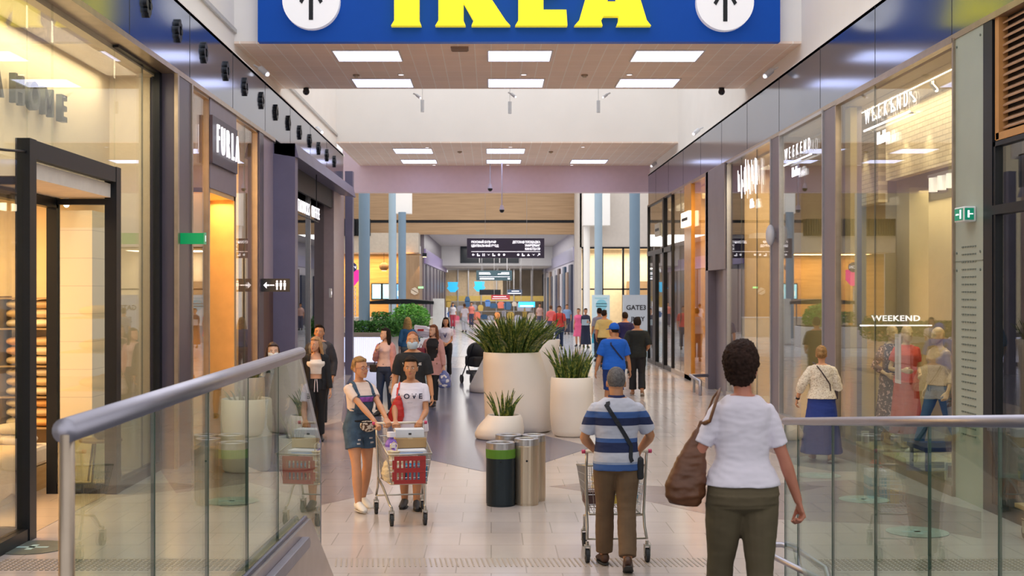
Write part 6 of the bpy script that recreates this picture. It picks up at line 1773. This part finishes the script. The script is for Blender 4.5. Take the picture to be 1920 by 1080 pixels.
# 5 the masked man in black
P = person('man with a face mask in black T-shirt behind the woman in the LOVE shirt', -1.13, 18.4, 0, 180, 1.80, True, 'warm', .008, 1.0, head=(0, -4), rf=(.08, .1, .085), lf=(-.08, -.1, .085), world=False, rh=(.27, .05, .83), lh=(-.27, .03, .82),
           top=dict(m=C_black, z=.86, sl=.85, e=.018, se=.026, flare=.04), bottom=('trousers', C_black, 1.93), hair=('crop', mat('hair_ginger', (.28, .09, .03), .6)), mask=('mask_blue', (.42, .52, .62), .8))
decal(P['top'], P['root'], mat('print_white', (.75, .72, .72), .7), 'WEAREONE', .05, 1.345, 1, sx=1.0, bold=.001); decal(P['top'], P['root'], mat('print_white', (.75, .72, .72)), 'EST', .035, 1.30, 1, x=-.07)
# 6 woman in pink bomber jacket
P = person('woman with long dark hair in pink bomber jacket and dark jeans', -2.03, 24.6, 0, 180 - 25, 1.68, False, 'pale', .009, 1.0, head=(-35, 0), rh=(.10, .19, 1.27), lh=(-.21, .06, .84), world=False, lcurl=.5, rcurl=.8,
           rf=(.08, .12, .085), lf=(-.08, -.1, .085), top=dict(m=mat('top_blush', (.66, .48, .46), .8), z=.95, sl=0, e=.008), coat=dict(m=C_pink, z=.93, e=.03, ys=-.035), bottom=('slim', C_denimd, 1.93), hair=('long', H_dark, .33), shoes='shoe_dark')
t = thing('handbag', (0, 0, 0), 'small black bag at the hip of the woman in the pink bomber jacket', 'bag'); t.location = P['root'].location; t.rotation_euler = P['root'].rotation_euler
MB().box(.17, .33, -.04, .06, .83, .98).build('bag_body', mat('bag_black', (.015, .015, .02)), t, bevel=.02); MB().tube([(.25, .0, .98), (.17, .02, 1.25), (.10, .05, 1.40)], .008, 6).build('bag_strap', M_black, t)
t = thing('carrier_bag', (0, 0, 0), 'grey plastic bag held low by the woman in the pink bomber jacket', 'bag'); t.location = P['root'].location; t.rotation_euler = P['root'].rotation_euler
g = MB().lathe([(.06, .42), (.10, .45), (.11, .55), (.08, .66), (.03, .76)], c=(-.23, .07, 0), n=18); remesh(g, 'bag_body', mat('plastic_grey', (.42, .42, .46), .3, var=.2), t, .01, 1, .01, 14)
# 7 woman in the pink trench coat
P = person('woman with long auburn hair in an open pink trench coat over black', -1.20, 26.6, 0, 180 - 12, 1.69, False, 'pale', .009, 1.0, head=(-28, 0), world=False, rh=(.20, .14, 1.02), lh=(-.26, .10, .80), rf=(.07, -.10, .085), lf=(-.07, .2, .085),
           top=dict(m=C_black, z=.95, sl=0, e=.010), coat=dict(n='trench_coat', m=C_pinkc, z=.66, e=.032, ys=-.03, flare=.10), bottom=('slim', C_black, 1.9), hair=('long', H_auburn, .36), shoes='shoe_dark')
for o_, nm in ((P['coat'], 'coat'),):
    patch(o_, -.045, .055, .95, 1.36, 1, C_black, 'inner_front', P['root'], 4, 10, .006)
    for z in (1.2, 1.05, .9): MB().disc((-.12, .175, z), (0, 1, 0), .016, .012, 12).build('button', mat('button_brown', (.2, .1, .06), .4), o_)
t = thing('carrier_bag', (0, 0, 0), 'blue and white patterned carrier bag held by the woman in the trench coat', 'bag'); t.location = P['root'].location; t.rotation_euler = P['root'].rotation_euler
g = MB().lathe([(.10, .40), (.13, .43), (.14, .55), (.10, .68), (.03, .76)], c=(-.27, .13, 0), n=18); remesh(g, 'bag_body', speck('carrier_blue', (.12, .16, .40), (.75, .75, .78), 9, .52, .4), t, .01, 1, .01, 14)
t = thing('handbag', (0, 0, 0), 'small maroon bag over the arm of the woman in the trench coat', 'bag'); t.location = P['root'].location; t.rotation_euler = P['root'].rotation_euler
MB().box(.15, .33, .06, .14, 1.02, 1.22).build('bag_body', mat('maroon', (.2, .02, .05)), t, bevel=.02); MB().tube([(.2, .1, 1.22), (.24, .09, 1.3), (.28, .1, 1.22)], .008, 6).build('bag_handle', mat('maroon', (.2, .02, .05)), t)
# 8 girl in white tee
P = person('smiling woman with long black hair in white T-shirt and black jeans', -1.24, 35.0, 0, 180 - 8, 1.68, False, 'warm', .010, 1.0, world=False, rh=(.05, .2, 1.0), lh=(-.08, .21, .98), rf=(.09, .12, .085), lf=(-.07, -.15, .085),
           top=dict(m=C_white, z=1.0, sl=.6, e=.014, se=.02), bottom=('slim', C_black, 1.93), hair=('long', H_dark, .28), shoes='shoe_dark')
decal(P['top'], P['root'], mat('print_navy2', (.05, .05, .2), .7), 'v', .30, 1.22, 1)
# 9 blonde in blue with a white bag
P = person('blonde woman in blue top turned away by the shrubs, carrying a white garment', -2.15, 33.0, 0, 10, 1.72, False, 'pale', .010, 1.0, world=False, rh=(.20, .22, 1.15), head=(-15, 0),
           top=dict(m=mat('petrol_blue', (.03, .12, .26), .8), z=.95, sl=1.5, e=.014), bottom=('slim', mat('grey_trousers', (.12, .14, .15), .8), 1.93), hair=('long', H_blond, .22), shoes='shoe_dark')
t = thing('folded_garment', (-1.80, 33.1, 1.22), 'white garment with a red print carried over the arm of the blonde in blue', 'garment')
g = MB().loft([[(-.16, -.02, .0), (.16, -.02, -.02), (.16, .06, -.02), (-.16, .06, .0)], [(-.2, -.06, .16), (.34, -.06, .10), (.34, .1, .10), (-.2, .1, .16)], [(-.19, -.02, .30), (.12, -.02, .28), (.12, .06, .28), (-.19, .06, .30)]])
remesh(g, 'cloth', C_white, t, .012, 2, .008, 9); MB().box(-.1, .06, -.075, -.06, .15, .2).build('printed_mark', RED, t)
# 10 woman in the white crop top
P = person('woman with long fair hair in white crop top, open black jacket and black joggers', -2.78, 20.3, 0, 180 + 8, 1.66, False, 'fair', .008, .98, head=(-38, 4), world=False, rh=(.22, .13, .92), lh=(-.24, .10, .80), rf=(.08, .12, .085), lf=(-.07, -.12, .085),
           top=dict(m=mat('crop_white', (.80, .74, .68), .85), z=1.10, sl=0, e=.010, neck=1.34), bottom=('slim', C_black, 1.93, 1.03), hair=('long', mat('hair_fair', (.38, .20, .08), .5, var=.3, scale=30), .22), shoes='shoe_dark')
def open_jacket(P, m, z0=.86, z1=1.43, gap=.09, name='jacket', sleeve=1.9, male=False):
    """a jacket worn open: a shell round the back and sides, both sleeves"""
    k = P['k']; tr = bvh_of(P['body']); vs = []; fs = []; NA = 26; zs = [z0 + (z1 - z0) * i / 12 for i in range(13)]
    a0 = math.asin(min(.9, gap / .16))
    for z in zs:
        hw = .17 + (.02 if z < 1 else 0) + (.03 if male else 0); hw = hw * (1 - max(0, z - 1.36) * 3.2); hd = .135 * (1 - max(0, z - 1.36) * 2.5)
        for i in range(NA + 1):
            a = math.pi / 2 + a0 + (2 * math.pi - 2 * a0) * i / NA
            vs.append(Vector((math.cos(a) * hw, math.sin(a) * hd + .0, z)))
    N = len(vs); vs += [Vector((v.x * .9, v.y * .9, v.z)) for v in vs]; W_ = NA + 1
    for j in range(12):
        for i in range(NA):
            a = j * W_ + i; fs.append((a, a + 1, a + W_ + 1, a + W_)); fs.append((a + N, a + W_ + N, a + W_ + 1 + N, a + 1 + N))
        for i in (0, NA):
            a = j * W_ + i; fs.append((a, a + W_, a + W_ + N, a + N))
    for i in range(NA):
        for j in (0, 12):
            a = j * W_ + i; fs.append((a, a + 1, a + 1 + N, a + N))
    g = MB().add(vs, fs)
    for s in (1, -1):
        a, b, c = P['sh'][s], P['el'][s], P['wr'][s]
        g.tube([a - (b - a) * .15, a, a.lerp(b, .5), b, b.lerp(c, .5), b.lerp(c, sleeve - 1)], [.06, .072, .063, .055, .052, .045], 14); g.ball(a, .074, 12, 9)
    return remesh(g.xf(Matrix.Scale(k, 4)), name, m, P['root'], .009, 3, .004)
open_jacket(P, C_black, .84)
for s in (-1, 1): MB().tube([(s * .012, .118, 1.0), (s * .02, .13, .94), (s * .025, .13, .80)], .006, 6).build('drawstring', C_white, P['root'])
# 11 man behind her
P = person('dark haired man in a dark jacket walking behind the woman in the crop top', -2.98, 22.2, 0, 180 - 10, 1.80, True, 'tan', .009, 1.0, head=(8, -6), world=False, rf=(.08, -.1, .085), lf=(-.08, .1, .085),
           top=dict(m=mat('tee_grey', (.12, .12, .13), .8), z=.9, sl=.7, e=.014), coat=dict(m=mat('hoodie_dark', (.035, .035, .045), .85), z=.9, e=.03, ys=-.02), bottom=('trousers', C_black, 1.93), hair=('short', H_dark), shoes='shoe_dark')
# 12 masked woman behind the rail
P = person('dark haired woman in white face mask behind the steel handrail on the left', -3.06, 17.95, 0, 180 + 8, 1.66, False, 'pale', .008, 1.0, head=(6, 0), world=False,
           top=dict(m=mat('top_green_black', (.02, .03, .02), .8), z=.9, sl=1.8, e=.016), bottom=('slim', C_black, 1.93), hair=('long', mat('hair_chestnut', (.045, .018, .012), .5), .26), mask=('mask_white', (.70, .70, .68), .8), shoes='shoe_dark')
# 13 man in royal blue with cap
P = person('stocky man in royal blue T-shirt and blue cap walking away, dark strap across his back', 2.32, 24.2, 0, 4, 1.78, True, 'tan', .008, 1.18, head=(30, 0), world=False, rh=(.30, .02, .83), lh=(-.33, .06, .80), rel=(1, -.3, 0), lel=(-1, -.5, 0), rf=(.09, -.1, .085), lf=(-.10, .12, .085), lcurl=.3,
           top=dict(m=C_blue, z=.87, sl=.85, e=.016, se=.026, flare=.03), bottom=('shorts', mat('shorts_blue', (.01, .04, .20), .85), .95), hair=('crop', H_dark), cap=C_blue, shoes='shoe_dark')
t = thing('crossbody_bag', (0, 0, 0), 'dark crossbody strap and pouch on the man in royal blue', 'bag'); t.location = P['root'].location; t.rotation_euler = P['root'].rotation_euler
g = strap_on(P['top'], [((-.13, -.6, 1.47), (.1, 1, -.1)), ((-.08, -.6, 1.38), (0, 1, 0)), ((0, -.6, 1.28), (0, 1, 0)), ((.08, -.6, 1.18), (0, 1, 0)), ((.15, -.6, 1.10), (0, 1, 0))], None, None, .03); g.build('strap', mat('strap_navy', (.01, .02, .08), .7), t)
MB().box(.19, .26, -.04, .10, .93, 1.07).build('pouch', mat('bag_black', (.015, .015, .02)), t, bevel=.02)
# 14 man in black
P = person('man in loose black shirt and black trousers with pale soles walking away', 3.34, 29.3, 0, -4, 1.79, True, 'tan', .009, 1.08, head=(10, 0), world=False, rh=(.20, .16, .98), lh=(-.27, .0, .86), rf=(.10, -.12, .12), lf=(-.09, .1, .085), toe=(.4, 0),
           top=dict(m=mat('shirt_black', (.010, .014, .015), .85), z=.84, sl=.95, e=.024, se=.034, flare=.03), bottom=('trousers', C_black, 1.88), hair=('short', H_dark), shoes='shoe_tan')
MB().lathe([(.155, .945), (.16, .95), (.16, .975), (.155, .98)], n=28, cap=False).xf(Matrix.Diagonal((1.22, .86, 1, 1))).build('white_hem', C_white, P['root'])
# 15..20 farther people
person('man in dark blue T-shirt walking away before the grey poster board', 3.92, 37.5, 0, 6, 1.78, True, 'tan', .011, 1.05, world=False, rf=(.09, -.1, .085), lf=(-.09, .12, .085), top=dict(m=C_navy, z=.88, sl=.85, e=.018, se=.024), bottom=('trousers', C_navy, 1.9), hair=('short', H_dark))
person('man in pale yellow shirt standing near the turquoise poster board', 3.58, 40.5, 0, -12, 1.80, True, 'tan', .012, 1.1, world=False, head=(-25, 0), top=dict(m=mat('yellow_cotton', (.62, .50, .20), .8), z=.88, sl=.9, e=.02, se=.024), bottom=('trousers', C_black, 1.9), hair=('short', H_dark))
person('man in grey shirt partly behind the man in pale yellow', 3.72, 44.0, 0, 10, 1.82, True, 'tan', .014, 1.0, world=False, top=dict(m=mat('grey_cotton', (.30, .30, .38), .8), z=.88, sl=.9, e=.02), bottom=('trousers', C_denimd, 1.9), hair=('short', H_dark))
P = person('man in bright red T-shirt and dark jeans with a rucksack, walking towards the camera', 2.82, 53.0, 0, 180, 1.80, True, 'tan', .013, 1.0, world=False, rf=(.08, .12, .085), lf=(-.08, -.1, .085), top=dict(m=mat('red_cotton', (.62, .045, .03), .8), z=.88, sl=.85, e=.02), bottom=('trousers', C_denimd, 1.9), hair=('short', H_brown))
for s in (-1, 1): MB().tube([(s * .12, -.1, 1.5), (s * .12, .06, 1.52), (s * .12, .16, 1.35), (s * .15, .08, 1.1)], .014, 6).build('rucksack_strap', C_black, P['root'])
P = person('woman in long dark dress holding a grey folder, in front of the cream windows', 4.02, 54.5, 0, -170, 1.68, False, 'tan', .013, 1.0, world=False, rh=(.05, .2, 1.1), lh=(-.08, .2, 1.15), top=dict(m=mat('dress_navy', (.015, .02, .05), .8), z=.9, sl=1.2, e=.016), bottom=('skirt', mat('dress_navy', (.015, .02, .05)), .15, 1.05, .05), hair=('short', H_dark))
t = thing('grey_folder', (4.0, 54.25, 1.1), 'light grey folder held by the woman in the long dark dress', 'folder')
MB().box(-.16, .14, -.02, .02, -.12, .12).build('cover', mat('folder_grey', (.4, .5, .55), .6), t); MB().box(-.15, .13, -.01, .01, -.13, -.11).build('pages', C_white, t)
person('woman in bright pink dress behind the woman in the long dark dress', 3.82, 56.0, 0, 160, 1.66, False, 'warm', .014, 1.0, world=False, top=dict(m=mat('hot_pink', (.75, .12, .25), .8), z=.9, sl=.5, e=.016), bottom=('skirt', mat('hot_pink', (.75, .12, .25)), .45, 1.05, .05), hair=('short', H_brown))
far = [(849, 84, (.65, .60, .62), (.45, .05, .08), 'white top and red trousers at the far left of the corridor'), (871, 76, (.62, .55, .60), (.5, .5, .55), 'pale lilac top left of the large planter leaves'), (884, 88, (.70, .20, .15), (.05, .05, .1), 'red top deep in the corridor left of the planter'),
       (1033, 66, (.60, .10, .10), (.06, .06, .1), 'dark red top near the corridor shops on the right'), (1012, 80, (.65, .40, .34), (.1, .1, .15), 'peach top deep in the corridor above the planter leaves'), (1063, 72, (.2, .3, .5), (.05, .05, .08), 'blue top beside the corridor shop doors')]
for i, (px, d, c1, c2, lab) in enumerate(far):
    person('distant person in ' + lab, (px - VX) * d / FPX, d, 0, (180, 20, 170, 0, 190, 175)[i], 1.68, i % 2 == 1, 'tan', .02, 1.0, world=False, features=False,
           top=dict(m=mat('far_top_%d' % i, c1, .8), z=.9, sl=.8, e=.02, c=0), bottom=('trousers', mat('far_low_%d' % i, c2, .8), 1.9), hair=('short', (H_dark, H_brown)[i % 2]))
# 22 woman in the lace blouse by the dress shop
LACE = speck('lace', (.74, .66, .54), (.50, .40, .30), 60, .56)
P = person('woman in cream lace blouse and long royal blue skirt walking by the dress shop window', 4.62, 17.9, 0, -8, 1.62, False, 'warm', .007, 1.08, head=(-12, -8), world=False, lh=(-.34, .10, .90), rh=(.16, .24, 1.10), lel=(-.6, -.8, 0), lcurl=.5, lf=(-.10, .16, .085), rf=(.10, -.20, .10), toe=(.3, 0),
           top=dict(m=LACE, z=.93, sl=1.45, e=.026, se=.030, flare=.03, c=.007), bottom=('skirt', mat('skirt_royal', (.012, .035, .22), .8, var=.05), .13, 1.02, .10), hair=('bun', H_dirty, .10, -.115), shoes='shoe_tan')
t = thing('crossbody_bag', (0, 0, 0), 'thin dark crossbody strap and small bag on the woman in the lace blouse', 'bag'); t.location = P['root'].location; t.rotation_euler = P['root'].rotation_euler
g = strap_on(P['top'], [((-.10, -.6, 1.38), (0, 1, 0)), ((-.04, -.6, 1.30), (0, 1, 0)), ((.03, -.6, 1.2), (0, 1, 0)), ((.10, -.6, 1.09), (0, 1, 0)), ((.16, -.6, 1.0), (-.1, 1, 0))], None, None, .016); g.build('strap', mat('strap_brown', (.05, .03, .03), .6), t)
MB().box(.17, .22, -.04, .10, .88, 1.0).build('pouch', mat('strap_brown', (.05, .03, .03)), t, bevel=.01)
t = thing('wrist_watch', (0, 0, 0), 'small dark watch on the left wrist of the woman in the lace blouse', 'watch'); t.location = P['root'].location; t.rotation_euler = P['root'].rotation_euler
wq = (P['wr'][-1].lerp(P['el'][-1], .12)) * P['k']; dq = (P['wr'][-1] - P['el'][-1]).normalized()
MB().tube([wq - dq * .012, wq + dq * .012], .031, 16).build('watch_strap', C_black, t); MB().ball(wq + Vector((-.03, 0, 0)), .014, 8, 6).build('watch_face', M_alu, t)

# ------------------------------------------------------------------ mannequins in the dress shop
MAN = mat('mannequin_beige', (.62, .47, .26), .4, var=.02)
def mannequin(label, x, y, z, face, **kw):
    return person(label, x, y, z, face, kw.pop('H', 1.80), False, 'pale', .009, .92, world=False, features=False, name='mannequin', cat='mannequin', skinmat=MAN, shoes=kw.pop('shoes', None), hair=kw.pop('hair', None), **kw)
FLORAL = speck('floral_print', (.035, .025, .04), (.55, .42, .40), 26, .58)
mannequin('beige mannequin in a long dark floral dress in the dress shop window', 6.02, 19.25, .09, 200, top=dict(m=FLORAL, z=.9, sl=1.6, e=.016, se=.02), bottom=('skirt', FLORAL, .18, 1.05, .07), rh=(.2, .16, 1.0), lh=(-.2, .1, .95))
mannequin('beige mannequin in a long coral red dress with floral scarf in the dress shop window', 6.10, 18.80, .09, 190, top=dict(m=mat('coral_red', (.62, .09, .06), .8), z=.9, sl=.6, e=.016, se=.02), bottom=('skirt', mat('coral_red_dark', (.50, .07, .05), .8), .2, 1.05, .06), rh=(.16, .2, 1.08), lh=(-.1, .2, 1.02))
P = mannequin('striding beige mannequin in blue jeans and white sneakers in the dress shop window', 6.24, 17.85, .09, 110, top=dict(m=mat('blouse_sand', (.50, .40, .26), .8), z=.93, sl=1.6, e=.02, se=.02), bottom=('slim', mat('jeans_window', (.03, .10, .20), .8), 1.85), rf=(.06, .30, .085), lf=(-.08, -.30, .15), shoes='shoe_white', toe=(0, .5))
mannequin('beige mannequin in a red top and scarf behind the woman in the lace blouse', 6.0, 22.4, .09, 170, top=dict(m=mat('crimson', (.40, .015, .03), .8), z=.95, sl=1.0, e=.018, se=.02), bottom=('skirt', mat('skirt_black', (.02, .02, .02), .8), .5, 1.03, .04), H=1.76)
bpy.data.scenes.remove(TMP)
